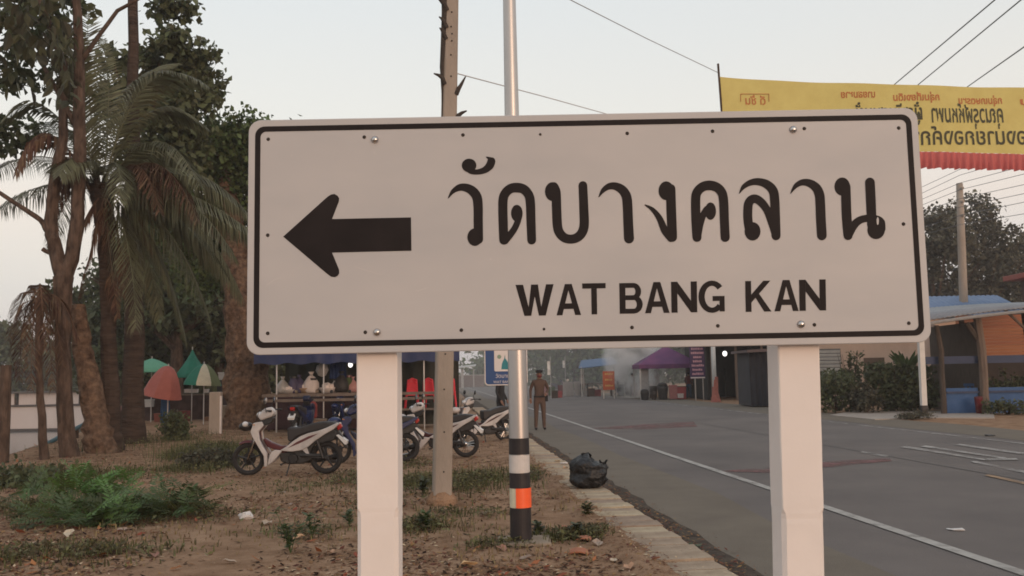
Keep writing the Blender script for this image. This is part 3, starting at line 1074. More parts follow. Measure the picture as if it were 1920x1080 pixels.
    slab('decal', [(700, 715), (800, 650), (930, 590), (1040, 560), (960, 605), (830, 665)], .1355, .1375, accent, True, bev=0)
    slab('lower_fairing', [(488, 885), (505, 800), (530, 750), (570, 728), (632, 738), (640, 752), (590, 810), (530, 870), (500, 893)], .11, .15, body, True)
    slab('engine', [(600, 770), (700, 760), (850, 750), (930, 770), (960, 850), (860, 890), (700, 890), (620, 860)], -.09, .09, engm, bev=.03)
    slab('under_seat', [(700, 660), (800, 610), (1000, 560), (1200, 520), (1240, 560), (1200, 640), (1100, 660), (980, 690), (940, 780), (860, 800), (700, 770)], -.085, .085, engm, bev=.02)
    slab('rear_mudguard', [(1200, 520), (1250, 530), (1300, 620), (1345, 720), (1325, 740), (1270, 660), (1210, 590)], -.05, .05, blackpl)
    slab('number_plate', [(1222, 585), (1250, 580), (1345, 650), (1335, 690), (1318, 690)], -.085, .085, platem, bev=.004)
    slab('tail_lamp', [(1215, 470), (1268, 462), (1290, 500), (1240, 540)], -.06, .06, redl, bev=.015)
    slab('foot_bracket', [(860, 735), (905, 700), (940, 795), (925, 800)], .09, .12, body, True, bev=.004)
    b = MB()
    b.tube([(zp(700, 0)[0], -.12, zp(0, 880)[1]), (zp(860, 0)[0], -.15, zp(0, 880)[1]), (zp(960, 0)[0], -.16, zp(0, 870)[1]), (zp(1230, 0)[0], -.16, zp(0, 825)[1])], [.018, .022, .042, .042], 10)
    ex = b.build('exhaust', engm, t, smooth=True)
    b = MB()
    b.tube([(zp(1160, 0)[0], -.162, zp(0, 842)[1]), (zp(1235, 0)[0], -.162, zp(0, 826)[1])], .046, 10)
    b.build('exhaust_tip', alloy, ex, smooth=True)
    b = MB()
    for s in (-1, 1):
        b.tube([(zp(1108, 0)[0], s * .10, .262), (zp(860, 0)[0], s * .09, zp(0, 810)[1])], .02, 7)
    b.build('swing_arm', engm, t)
    b = MB()
    for s in (-1, 1):
        b.tube([(zp(1085, 0)[0], s * .115, zp(0, 830)[1]), (zp(1020, 0)[0], s * .115, zp(0, 640)[1])], .024, 8)
    b.build('shock_absorber', alloy, t)
    b = MB()
    b.tube([(zp(720, 0)[0], .08, zp(0, 880)[1]), (zp(700, 0)[0], .19, .0)], .011, 6)
    b.build('kickstand', engm, t)
    b = MB()
    b.tube([(zp(640, 0)[0], -.2, zp(0, 885)[1]), (zp(640, 0)[0], .2, zp(0, 885)[1])], .014, 6)
    b.build('footrest', engm, t)
    # crankcase cover, chain guard, brake disc, cables, indicators
    for s in (-1, 1):
        b = MB()
        b.tube([(zp(760, 0)[0], s * .088, zp(0, 830)[1]), (zp(760, 0)[0], s * .115, zp(0, 830)[1])], [.085, .07], 14)
        b.build('crankcase_cover', alloy, t)
    b = MB()
    b.tube([(zp(840, 0)[0], .105, zp(0, 790)[1]), (zp(1080, 0)[0], .105, zp(0, 800)[1])], [.03, .024], 6)
    b.build('chain_guard', blackpl, t)
    b = MB()
    b.tube([(zp(260, 0)[0], -.052, .262), (zp(260, 0)[0], -.058, .262)], [.105, .105], 20)
    b.build('brake_disc', alloy, t)
    b = MB()
    for s in (-1, 1):
        b.tube([(hx - .04, s * .28, hz + .05), (hx + .10, s * .16, hz + .06), (zp(345, 0)[0] + .02, s * .08, zp(0, 470)[1]), (zp(300, 0)[0], s * .08, zp(0, 700)[1])], .005, 5)
    b.build('brake_cable', blackpl, t)
    for s in (-1, 1):
        b = MB()
        b.ball((zp(345, 0)[0], s * .14, zp(0, 455)[1]), (.035, .03, .022), 8, 6)
        b.build('indicator', amber, t, smooth=True)
    return t
def bike_at(fx, fy, rx, ry, **k):
    """stand a motorcycle with its front and rear wheel at surveyed ground points"""
    f, r = gpt(fx, fy, .04), gpt(rx, ry, .04)
    d = f - r
    c = (f + r) / 2
    return motorcycle(loc=(c.x, c.y, ground_z(c.x, c.y) + .0), rz=math.atan2(d.y, d.x), **k)
bike_at(471, 897, 606, 894, label='red and white motorcycle standing alone in the open on the bare dirt', body=wht, accent=red, front_basket=True)
bike_at(640, 872, 752, 868, label='dark blue motorcycle parked behind the left sign post', body=blue, accent=navy)
bike_at(757, 858, 873, 857, label='white motorcycle with wire wheels, its middle hidden by the concrete pole', body=wht, accent=dred, wire=True)
bike_at(866, 830, 938, 826, label='white and dark red motorcycle with wire wheels nearest the lamp pole', body=wht, accent=dred, wire=True)
bike_at(590, 815, 545, 824, label='dark motorcycle near the big tree behind the red and white one', body=navy, accent=blue, wire=True)
last_bike = bike_at(625, 812, 668, 806, label='navy motorcycle pulled up to the stall rail beside left sign post', body=blue, accent=navy)

for px, py, rz, lb in ((1047, 733, 20, 'small distant motorcycle parked at the hazy roadside right of the policeman'), (1164, 741, 200, 'distant motorcycle half lost in smoke beside the orange signboard')):
    dup(last_bike, gpt(px, py, 0), R(rz), lb)
# ------------------------------------------------------------------ people
skinm = M('skin', (0.22, 0.115, 0.075), rough=.6, var=.05)
def skin_mesh(verts, edges, radii, root=0, levels=1):
    me = bpy.data.meshes.new('body')
    me.from_pydata(verts, edges, [])
    o = bpy.data.objects.new('body', me)
    col.objects.link(o)
    o.modifiers.new('skin', 'SKIN')
    for i, r in enumerate(radii):
        d = me.skin_vertices[0].data[i]
        d.radius = r if hasattr(r, '__len__') else (r, r)
        d.use_root = (i == root)
    s = o.modifiers.new('sub', 'SUBSURF')
    s.levels = levels
    s.render_levels = levels
    dg = bpy.context.evaluated_depsgraph_get()
    out = bpy.data.meshes.new_from_object(o.evaluated_get(dg))
    bpy.data.objects.remove(o)
    return out
def person(label, loc, rz, shirt, trousers, shoes, arms, h=1.72, spread=.10, head_turn=0.0, hair=None, cap=None, mask=None, belt=None):
    """faces local -Y; arms = two lists of (elbow, wrist) offsets"""
    k = h / 1.72
    t = thing('person', label, 'person', loc, rz)
    V = [(0, 0, .93), (0, .0, 1.08), (0, .01, 1.22), (0, .01, 1.36), (0, 0, 1.46), (0, -.01, 1.53), (0, -.02, 1.61), (0, -.015, 1.69)]
    r = [(.155, .105), (.145, .10), (.16, .11), (.15, .10), (.062, .058), (.055, .06), (.078, .092), (.055, .065)]
    E = [(i, i + 1) for i in range(7)]
    for s, (el, wr) in zip((-1, 1), arms):
        n0 = len(V)
        V += [(s * .17, .01, 1.40), el, wr]
        r += [.062, .046, .032]
        E += [(3, n0), (n0, n0 + 1), (n0 + 1, n0 + 2)]
    for s in (-1, 1):
        n0 = len(V)
        V += [(s * .095, 0, .84), (s * (.095 + spread * .4), -.01, .48), (s * (.095 + spread * .8), .02, .09), (s * (.095 + spread), -.10, .04)]
        r += [.098, .068, .05, .042]
        E += [(0, n0), (n0, n0 + 1), (n0 + 1, n0 + 2), (n0 + 2, n0 + 3)]
    me = skin_mesh([tuple(c * k for c in v) for v in V], E, [tuple(c * k for c in x) if hasattr(x, '__len__') else x * k for x in r])
    for m in (shirt, trousers, shoes, skinm):
        me.materials.append(m)
    for p in me.polygons:
        z = p.center.z / k
        x = abs(p.center.x) / k
        if z < .085:
            p.material_index = 2
        elif z < .95 and x < .26 and not (x > .2 and z > .7):
            p.material_index = 1
        elif z > 1.475:
            p.material_index = 3
        else:
            p.material_index = 0
        p.use_smooth = True
    o = mobj('body', me, None, t)
    for s, (el, wr) in zip((-1, 1), arms):
        w, e = Vector(wr), Vector(el)
        d = (w - e).normalized()
        b = MB()
        b.tube([w - d * .01, w + d * .05, w + d * .09], [.026, .034, .026], 8)
        side = d.cross(Vector((0, 1, 0)))
        side = side.normalized() if side.length > .1 else Vector((1, 0, 0))
        for q in range(4):
            base = w + d * .085 + side * ((q - 1.5) * .017)
            L = (.055, .068, .063, .048)[q]
            b.tube([base, base + d * L * .55, base + d * L + Vector((0, -.012, 0))], [.0095, .009, .007], 6)
        base = w + d * .03 - side * .028
        b.tube([base, base + d * .03 - side * .025, base + d * .06 - side * .03], [.012, .010, .008], 6)
        b.v = [tuple(c * k for c in v) for v in b.v]
        b.build('hand', skinm, t, smooth=True)
    hz = 1.615
    b = MB()
    b.add([(-.016, -.108, hz - .03), (.016, -.108, hz - .03), (0, -.132, hz - .03), (0, -.104, hz + .02)], [(0, 2, 1), (0, 3, 2), (1, 2, 3)])
    for s in (-1, 1):
        b.ball((s * .082, 0, hz - .01), (.014, .022, .032), 8, 5)
    b.v = [tuple(c * k for c in v) for v in b.v]
    b.build('face', skinm, t, smooth=True)
    b = MB()
    for s in (-1, 1):
        b.ball((s * .03, -.098, hz + .012), (.011, .008, .008), 8, 5)
    b.ball((0, -.104, hz - .062), (.022, .006, .006), 8, 5)
    b.v = [tuple(c * k for c in v) for v in b.v]
    b.build('eyes', engm, t, smooth=True)
    if hair:
        b = MB()
        b.ball((0, .012, hz + .045), (.088, .10, .085), 14, 9)
        b.v = [tuple(c * k for c in v) for v in b.v]
        b.build('hair', hair, t, smooth=True)
    if cap:
        b = MB()
        b.lathe([(.093, 0), (.098, .03), (.112, .055), (.10, .075), (.03, .085)], (0, 0, hz + .045), 16)
        b.ball((0, -.085, hz + .05), (.075, .06, .012), 12, 6)
        b.v = [tuple(c * k for c in v) for v in b.v]
        b.build('cap', cap, t, smooth=True)
    if mask:
        b = MB()
        b.ball((0, -.05, hz - .05), (.072, .07, .045), 12, 8)
        b.v = [tuple(c * k for c in v) for v in b.v]
        b.build('face_mask', mask, t, smooth=True)
    if belt:
        b = MB()
        b.lathe([(.168, 0), (.172, .02), (.168, .045)], (0, 0, .95), 20, cap=False)
        b.v = [(v[0] * k, v[1] * .72 * k, v[2] * k) for v in b.v]
        b.build('belt', belt, t, smooth=True)
    return t
khaki = M('khaki_shirt', (0.085, 0.050, 0.036), rough=.85, var=.1, scale=8)
khaki2 = M('khaki_trousers', (0.095, 0.057, 0.042), rough=.85, var=.1, scale=8)
darkc = M('dark_cloth', (0.018, 0.016, 0.017), rough=.85, scale=8)
maroon = M('maroon_cloth', (0.13, 0.028, 0.026), rough=.8)
po = gpt(1013, 807, 0)
cop = person('person in brown khaki uniform and black beret standing at the road edge', po, R(8), khaki, khaki2, darkc,
             [((-.26, .03, 1.16), (-.265, -.02, .92)), ((.27, .04, 1.17), (.17, -.14, 1.06))], h=1.74, spread=.035, cap=darkc, mask=maroon, belt=darkc)
b = MB()
b.box((.20, 0, .93), (.08, .14, .18))
b.build('holster', darkc, cop, bevel=.02)
person('person in black clothes behind the blue tourist sign', gpt(940, 816, 0.05), R(70), darkc, darkc, darkc,
       [((-.24, .02, 1.16), (-.23, -.1, .94)), ((.24, .02, 1.16), (.23, -.1, .94))], h=1.66, spread=.04, hair=darkc)
redc = M('red_cloth', (0.30, 0.045, 0.045), rough=.8)
jean = M('blue_jeans', (0.03, 0.06, 0.10), rough=.85)
person('person in red shirt and blue jeans beyond the tall palm trunk', gpt(231, 757, 0), R(150), redc, jean, darkc,
       [((-.25, .0, 1.17), (-.22, -.16, 1.0)), ((.25, .0, 1.17), (.22, -.16, 1.0))], h=1.62, spread=.05, hair=darkc)

# ------------------------------------------------------------------ trees and palms, left
bark = M('bark_brown', (0.035, 0.024, 0.019), rough=1, detail=10, scale=9, bump=1.0, bscale=9, bdist=.07, c2=(0.135, 0.092, 0.070), stretch=(1, 1, .35), spec=.05)
bark2 = M('bark_mottled', (0.045, 0.027, 0.02), rough=1, scale=7, bump=1.0, bscale=8, bdist=.08, c2=(0.20, 0.13, 0.088), spec=.05, detail=9)
palmbark = M('palm_bark', (0.042, 0.030, 0.025), rough=1, scale=4, bump=1.0, bscale=7, bdist=.07, c2=(0.085, 0.060, 0.047), stretch=(.6, .6, 3), spec=.05)
leafd = M('leaf_dark', (0.088, 0.100, 0.050), rough=.55, var=.25, scale=1.5, island=.45, spec=.25, trans=.25)
leafm = M('leaf_mid', (0.088, 0.122, 0.046), rough=.55, var=.3, scale=1.2, island=.45, spec=.25, trans=.3)
leafg = M('leaf_grey', (0.085, 0.080, 0.057), rough=.7, var=.25, scale=1.0, island=.4, spec=.15, trans=.2)
leafb = M('leaf_bright', (0.062, 0.135, 0.028), rough=.5, var=.3, scale=2.5, island=.4, spec=.25, trans=.3)
frondg = M('frond_green', (0.120, 0.122, 0.070), rough=.5, var=.25, scale=2, island=.35, spec=.3, trans=.25)
frondd = M('frond_dead', (0.125, 0.075, 0.052), rough=.85, var=.3, scale=2, island=.4, spec=.1, trans=.2)
rng = np.random.default_rng(5)
def unit(v):
    return v / np.maximum(np.linalg.norm(v, axis=1, keepdims=True), 1e-9)
def leaf_cloud(blobs, n, size, mat, clump=.5, per=22, name='crown', droop=.3, fill=.55):
    """blobs: (centre, (rx, ry, rz)); leaves gathered in sprays through each volume"""
    vol = np.array([b[1][0] * b[1][1] * b[1][2] for b in blobs]) ** .7
    cnt = (n * vol / vol.sum()).astype(int)
    P = []
    for (c, r), m in zip(blobs, cnt):
        nc = max(3, m // per)
        d = unit(rng.normal(size=(nc, 3)))
        q = fill + (1 - fill) * rng.random((nc, 1)) ** .6
        q *= 1 + .22 * (rng.random((nc, 1)) - .5)
        cc = np.array(c) + d * q * np.array(r)
        cs = clump * (.5 + rng.random((nc, 1, 1)))
        off = rng.normal(size=(nc, per, 3)) * cs * np.array([.5, .5, .36])
        P.append((cc[:, None, :] + off).reshape(-1, 3))
    P = np.concatenate(P)
    N = len(P)
    a = unit(rng.normal(size=(N, 3)) + np.array([0, 0, -droop]))
    w = unit(np.cross(a, unit(rng.normal(size=(N, 3)))))
    L = size * (.6 + .8 * rng.random((N, 1)))
    W = L * (.24 + .14 * rng.random((N, 1)))
    nrm = np.cross(a, w) * L * .12
    v = np.stack([P, P + a * L * .5 + w * W + nrm, P + a * L, P + a * L * .5 - w * W + nrm], 1).reshape(-1, 3)
    f = np.arange(4 * N).reshape(-1, 4)
    return npmesh(name, v, f, mat)
def rel(p, o):
    return Vector(p) - Vector(o)
def trunk_tube(b, pts, depth, o, n=10, wob=.16, sub=4):
    """pts: (px, py, width in px) down the trunk at the given distance"""
    P, Rr = [], []
    W = []
    for p in pts:
        d = p[3] if len(p) > 3 else depth
        q = dpt(p[0], p[1], d)
        W.append((q - Vector(o), p[2] * d / FPX / 2))
    for i in range(len(W) - 1):
        for k in range(sub):
            t = k / sub
            P.append(W[i][0].lerp(W[i + 1][0], t) + Vector((rnd.uniform(-1, 1), rnd.uniform(-1, 1), 0)) * W[i][1] * .12)
            Rr.append(W[i][1] * (1 - t) + W[i + 1][1] * t)
    P.append(W[-1][0])
    Rr.append(W[-1][1])
    b.tube(P, Rr, n, wob=wob)

def frond(P0, P1, P2, leaf, mat, par, hang=.5, n=58, stemr=.022, width=.045, lift=0.0, ragged=.25):
    n = int(n * 1.45)
    leaf *= 1.18
    width *= 1.25
    """a feather frond along the quadratic curve P0 P1 P2 (world, relative to the palm)"""
    P0, P1, P2 = [np.array(p, float) for p in (P0, P1, P2)]
    v, f = [], []
    def pt(t):
        return (1 - t) ** 2 * P0 + 2 * t * (1 - t) * P1 + t * t * P2
    def dv(t):
        d = 2 * (1 - t) * (P1 - P0) + 2 * t * (P2 - P1)
        return d / max(np.linalg.norm(d), 1e-6)
    b = MB()
    b.tube([pt(i / 10) for i in range(11)], [stemr * (1 - .85 * i / 10) for i in range(11)], 5)
    up = np.array([0, 0, 1.0])
    for i in range(n):
        t = .10 + .89 * (i + rng.random() * .6) / n
        c, d = pt(t), dv(t)
        s = np.cross(d, up)
        if np.linalg.norm(s) < .15:
            s = np.array([1.0, 0.2, 0])
        s /= np.linalg.norm(s)
        L = leaf * (math.sin(math.pi * min(1, .16 + .80 * t)) ** .7) * (1 + ragged * (rng.random() - .5))
        for sg in (-1, 1):
            if rng.random() < ragged * .25:
                continue
            a = s * sg * (.9 - .5 * hang * rng.random()) + d * (.55 + .25 * rng.random()) + up * (lift - .25 * hang)
            a /= np.linalg.norm(a)
            e = c + a * L * .5 - up * hang * L * .14
            g = e + (a * (1 - hang * .75) - up * hang * .95) * L * .5
            wv = np.cross(a, up)
            if np.linalg.norm(wv) < .1:
                wv = d
            wv = d * .8 + .2 * wv / max(np.linalg.norm(wv), 1e-6)
            w = width * (.7 + .5 * rng.random())
            o = len(b.v)
            b.v += [tuple(c - wv * w * .3), tuple(c + wv * w * .3), tuple(e + wv * w * .5), tuple(e - wv * w * .5), tuple(g)]
            b.f += [(o, o + 1, o + 2, o + 3), (o + 3, o + 2, o + 4)]
    return b.build('frond', mat, par)

# --- big palm: dark trunk, crown of green and dead fronds
D0 = 21.0
o = dpt(205, 842, D0)
o.z = -.3
palm = thing('coconut_palm', 'leaning coconut palm with full crown of green and dead brown fronds', 'palm tree', o)
b = MB()
trunk_tube(b, [(212, 850, 46), (209, 810, 36), (206, 700, 30), (204, 560, 28), (198, 440, 32), (190, 345, 44)], D0, o, 12, .12)
b.build('trunk', palmbark, palm)
def fr(p0, p1, p2, leaf, mat, hang=.5, n=58, dd=(0, 0, 0), par=None, oo=None, D=None, **k):
    pts = []
    for p, d in zip((p0, p1, p2), dd):
        pts.append(dpt(p[0], p[1], (D or D0) + d) - (oo if oo is not None else o))
    frond(*pts, leaf, mat, par or palm, hang, n, **k)
fr((188, 345), (158, 180), (166, 10), .62, frondg, .1, 60, (0, .3, .6))
fr((186, 345), (130, 190), (150, 60), .6, frondg, .15, 60, (0, -.8, -1.2))
fr((192, 345), (215, 190), (192, 70), .5, frondg, .1, 50, (0, .8, 1.0))
fr((195, 345), (262, 60), (395, 165), .85, frondg, .45, 70, (0, -.5, -.8))
fr((196, 345), (262, 130), (388, 240), .85, frondg, .5, 70, (0, .5, 1.2))
fr((198, 348), (240, 110), (330, 120), .8, frondg, .35, 66, (0, 1.2, 2.2))
fr((198, 350), (300, 180), (375, 350), .85, frondg, .6, 66, (0, -1.0, -1.6))
fr((198, 350), (275, 220), (350, 330), .85, frondg, .6, 66, (0, .8, 1.4))
fr((203, 355), (330, 318), (478, 440), 1.05, frondg, .95, 80, (0, -.4, -.6), width=.055)
fr((203, 358), (330, 345), (430, 520), 1.0, frondg, .95, 70, (0, .8, 1.2), width=.05)
fr((203, 360), (330, 380), (395, 610), .85, frondg, .9, 66, (0, -.2, -.3))
fr((203, 362), (280, 420), (300, 600), .8, frondg, .9, 60, (0, 1.0, 1.6))
fr((204, 352), (350, 260), (465, 400), .95, frondg, .85, 70, (0, .2, .2), width=.05)
fr((204, 356), (360, 330), (455, 560), 1.0, frondg, .95, 70, (0, 1.2, 2.0), width=.05)
fr((204, 356), (330, 300), (440, 480), .95, frondg, .9, 70, (0, -1.0, -1.4), width=.05)
fr((203, 362), (300, 400), (350, 640), .85, frondg, .9, 60, (0, .4, .6))
fr((200, 362), (250, 420), (255, 620), .8, frondg, .9, 60, (0, -1.0, -1.2))
fr((178, 350), (120, 330), (95, 470), .7, frondg, .8, 60, (0, 1.0, 1.5))
fr((175, 350), (85, 320), (-10, 400), .75, frondg, .7, 64, (0, .6, 1.0))
fr((176, 345), (80, 250), (-20, 330), .8, frondg, .6, 64, (0, 1.2, 2.0))
fr((178, 342), (95, 130), (5, 225), .8, frondg, .5, 64, (0, -.4, -.8))
fr((178, 342), (110, 170), (50, 260), .8, frondg, .5, 64, (0, 1.6, 2.4))
fr((185, 345), (150, 250), (110, 330), .8, frondg, .6, 60, (0, -1.4, -2.0))
fr((190, 345), (230, 250), (225, 380), .8, frondg, .7, 60, (0, -1.4, -2.0))
fr((176, 372), (82, 150), (28, 330), .68, frondd, .95, 60, (0, -.9, -1.4), width=.05)
fr((176, 375), (120, 250), (95, 420), .62, frondd, .95, 54, (0, -.6, -1.0), width=.045)
fr((202, 360), (262, 240), (300, 400), .75, frondd, .95, 60, (0, -1.0, -1.6), width=.05)
fr((205, 362), (300, 225), (372, 420), .8, frondd, .9, 60, (0, -.9, -1.6), width=.045)
fr((200, 365), (255, 330), (285, 470), .7, frondd, .95, 54, (0, .3, .4))
fr((198, 372), (200, 440), (222, 600), .45, frondd, .95, 54, (-.3, -.6, -.5))
fr((195, 372), (176, 440), (150, 560), .42, frondd, .95, 50, (-.3, -.6, -.5))
fr((200, 372), (232, 430), (230, 560), .45, frondd, .95, 50, (-.4, -.3, -.2))
fr((185, 372), (160, 400), (135, 470), .40, frondd, .9, 44, (-.4, -.7, -.6))
b = MB()
for k in range(16):
    a = rng.random() * 6.28
    p0 = dpt(190, 352, D0) - o
    b.tube([p0 + Vector((0, 0, -.25)), p0 + Vector((math.cos(a) * .3, math.sin(a) * .3, .05)), p0 + Vector((math.cos(a) * .5, math.sin(a) * .5, .35))], [.07, .05, .02], 5)
b.build('frond_bases', palmbark, palm)

# --- tall straight palm whose crown stands above the picture
D1 = 23.5
o1 = dpt(252, 842, D1)
o1.z = -.1
tall = thing('tall_palm', 'tall straight palm with thick bare trunk rising beside the green umbrella stall', 'palm tree', o1)
b = MB()
trunk_tube(b, [(253, 848, 62), (251, 822, 46), (250, 760, 40), (250, 600, 35), (250, 350, 28), (250, 80, 19), (249, -160, 17)], D1, o1, 14, .08)
b.build('trunk', palmbark, tall)
for k in range(9):
    a = 2 * math.pi * k / 9
    top = dpt(249, -160, D1) - o1
    frond(top, top + Vector((1.6 * math.cos(a), 1.6 * math.sin(a), 1.6)), top + Vector((3.4 * math.cos(a), 3.4 * math.sin(a), .35)), .8, frondg, tall, .6, 46)

# --- forked tree at the river bank, big drooping leaves above
D2 = 19.5
o2 = dpt(132, 875, D2)
fork = thing('forked_tree', 'forked leafless lower trunk at the river bank with big leaves hanging from the top', 'tree', o2)
b = MB()
trunk_tube(b, [(134, 885, 40), (126, 820, 31), (120, 700, 28), (117, 600, 29), (119, 520, 36)], D2, o2, 10, .15)
trunk_tube(b, [(119, 530, 30), (104, 470, 26), (96, 430, 24), (100, 360, 22), (118, 260, 18), (120, 120, 14), (60, -40, 10)], D2, o2, 9, .15)
trunk_tube(b, [(98, 445, 15), (76, 412, 10), (40, 388, 9), (0, 362, 8), (-60, 330, 8)], D2, o2, 8, .1)
trunk_tube(b, [(121, 535, 28), (138, 470, 26), (146, 400, 25), (150, 300, 24), (150, 180, 22), (146, 60, 18), (140, -80, 14)], D2, o2, 9, .12)
trunk_tube(b, [(92, 474, 8), (84, 470, 8), (80, 467, 9)], D2, o2, 7, .1, 2)
trunk_tube(b, [(150, 250, 12), (80, 120, 8), (20, 40, 6), (-40, 20, 5)], D2, o2, 7)
trunk_tube(b, [(148, 120, 10), (220, 20, 7), (310, -30, 5)], D2, o2, 7)
b.build('trunk', bark, fork)
def bigleaf_mesh(k):
    L, W = .36, .11
    b = MB()
    r = random.Random(k)
    cur = r.uniform(-.12, .12)
    vs = [(0, 0, 0)]
    for t, w in ((.18, .55), (.4, 1.0), (.65, .85), (.88, .4)):
        z = -.5 * cur * t * t
        vs += [(-W * w / 1.3, t * L, z + .03 * w), (0, t * L, z), (W * w / 1.3, t * L, z + .03 * w)]
    vs.append((0, L, -.5 * cur))
    fs = [(0, 2, 1), (0, 3, 2)]
    for i in range(3):
        q = 1 + 3 * i
        fs += [(q, q + 1, q + 4, q + 3), (q + 1, q + 2, q + 5, q + 4)]
    fs += [(10, 11, 13), (11, 12, 13)]
    me = bpy.data.meshes.new('leaf')
    me.from_pydata(vs, [], fs)
    me.materials.append(bigleaf)
    return me
bigleaf = M('big_leaf', (0.036, 0.040, 0.020), rough=.55, var=.25, scale=3, objrand=.5, spec=.25, c2=(0.092, 0.080, 0.044), trans=.25)
lm = [bigleaf_mesh(k) for k in range(3)]
def big_leaves(par, oo, D, boxes, n, size=1.0):
    for k in range(n):
        x0, y0, x1, y1, w = boxes[rng.choice(len(boxes), p=[q[4] for q in boxes])]
        q = dpt(x0 + (x1 - x0) * rng.random(), y0 + (y1 - y0) * rng.random(), D + rng.uniform(-1.2, 1.2)) - oo
        l = mobj('leaf', lm[k % 3], None, par)
        l.location = q
        l.rotation_euler = (R(-75 + rng.normal() * 28), R(rng.normal() * 25), rng.random() * 6.28)
        s = size * rng.uniform(.75, 1.35)
        l.scale = (s, s, s)
big_leaves(fork, o2, D2 - 1.0, [(-30, -60, 140, 30, .36), (-30, 20, 60, 100, .20), (70, 20, 145, 110, .20), (30, 60, 90, 110, .05), (90, 100, 135, 150, .07), (-30, 125, 60, 170, .05), (90, 140, 140, 190, .07)], 295, .86)
me = leaf_cloud([(rel(dpt(60, -20, D2 + 1), o2), (1.3, 1.2, .7)), (rel(dpt(20, 250, D2 + 3), o2), (.9, .8, .5)), (rel(dpt(10, 130, D2 + 1), o2), (.7, .8, .5)), (rel(dpt(70, 60, D2 + .5), o2), (.75, .8, .6)), (rel(dpt(120, 150, D2 + .8), o2), (.35, .5, .5))], 2400, .22, leafd, .28, 12)
mobj('crown', me, None, fork)

# --- leaning and broken trunks
D3 = 20.5
o3 = dpt(196, 862, D3)
lean = thing('leaning_tree', 'leaning brown tree trunk with broken top between the palm and forked tree', 'tree', o3)
b = MB()
trunk_tube(b, [(200, 872, 74), (192, 845, 56), (182, 800, 48), (172, 740, 42), (160, 680, 36), (150, 620, 32), (147, 572, 24)], D3, o3, 11, .16)
b.build('trunk', bark2, lean)
b = MB()
trunk_tube(b, [(186, 860, 20), (166, 872, 14), (150, 880, 6)], D3 - .3, o3, 7)
trunk_tube(b, [(205, 862, 20), (222, 868, 14), (238, 874, 6)], D3 - .3, o3, 7)
b.build('roots', bark2, lean)

D4 = 18.8
o4 = dpt(82, 872, D4)
thin = thing('young_palm', 'thin young palm with drooping dead brown fronds at the river bank', 'palm tree', o4)
b = MB()
trunk_tube(b, [(85, 885, 20), (82, 840, 17), (77, 760, 14), (72, 690, 13), (74, 560, 12)], D4, o4, 8, .1)
b.build('trunk', bark, thin)
for p1, p2, lf in (((40, 540), (36, 715), .55), ((60, 550), (58, 735), .5), ((100, 540), (120, 690), .55), ((85, 520), (100, 735), .5), ((55, 500), (14, 640), .5), ((110, 520), (150, 640), .5), ((74, 470), (84, 660), .45)):
    fr((74, 562), p1, p2, lf, frondd, .9, 46, (0, rng.uniform(-.6, .6), rng.uniform(-.8, .8)), par=thin, oo=o4, D=D4, width=.03)
post_ = tag(None or MB().tube([(0, 0, -.3), (0.01, 0, .9), (.02, 0, 2.0)], [.13, .12, .10], 9, wob=.1).build('dead_stump', bark, None, loc=gpt(3, 878, 0)), 'dead upright stump at the river bank beside the water', 'tree stump')

# --- the big old tree behind the parked motorcycle
D5 = 30.0
o5 = dpt(470, 806, D5)
o5.z = 0
old = thing('old_tree', 'massive old tree with mottled flaking bark behind the red and white motorcycle', 'tree', o5)
b = MB()
trunk_tube(b, [(484, 812, 132), (478, 790, 108), (468, 760, 88), (464, 700, 78), (460, 620, 72), (452, 540, 62), (444, 470, 52), (436, 400, 36), (420, 320, 22), (400, 250, 10)], D5, o5, 16, .2)
trunk_tube(b, [(452, 560, 46), (480, 480, 40), (500, 400, 32), (520, 320, 20)], D5, o5, 10, .15)
trunk_tube(b, [(425, 450, 26), (380, 420, 20), (330, 380, 12), (290, 330, 6)], D5, o5, 8, .15)
b.build('trunk', bark2, old)
b = MB()
for px, py, w in ((560, 812, 30), (535, 818, 26), (410, 812, 26), (440, 822, 30)):
    trunk_tube(b, [(478 + (px - 478) * .3, 770, 44), ((478 + px) / 2 + 3, 797, 34), (px, py, 8)], D5 - .5, o5, 8, .2)
b.build('roots', bark2, old)
me = leaf_cloud([(rel(dpt(430, 290, D5), o5), (1.3, 1.5, .9)), (rel(dpt(390, 260, D5), o5), (1.1, 1.2, .7)), (rel(dpt(470, 350, D5 + 1), o5), (1.6, 1.5, 1.3)), (rel(dpt(395, 360, D5 + 1), o5), (1.4, 1.2, 1.2)),
                 (rel(dpt(450, 440, D5 + 1.5), o5), (1.2, 1.2, 1.0)), (rel(dpt(520, 300, D5 + 1), o5), (2.2, 1.8, 1.0)), (rel(dpt(340, 440, D5 + 2), o5), (1.5, 1.2, .8)), (rel(dpt(610, 330, D5 + 2), o5), (2.2, 2, 1.3)),
                 (rel(dpt(465, 242, D5 - .5), o5), (.8, 1, .35)), (rel(dpt(385, 500, D5 + 2), o5), (1.2, 1.2, .9))], 26000, .19, leafm, .5, 20)
mobj('crown', me, None, old)

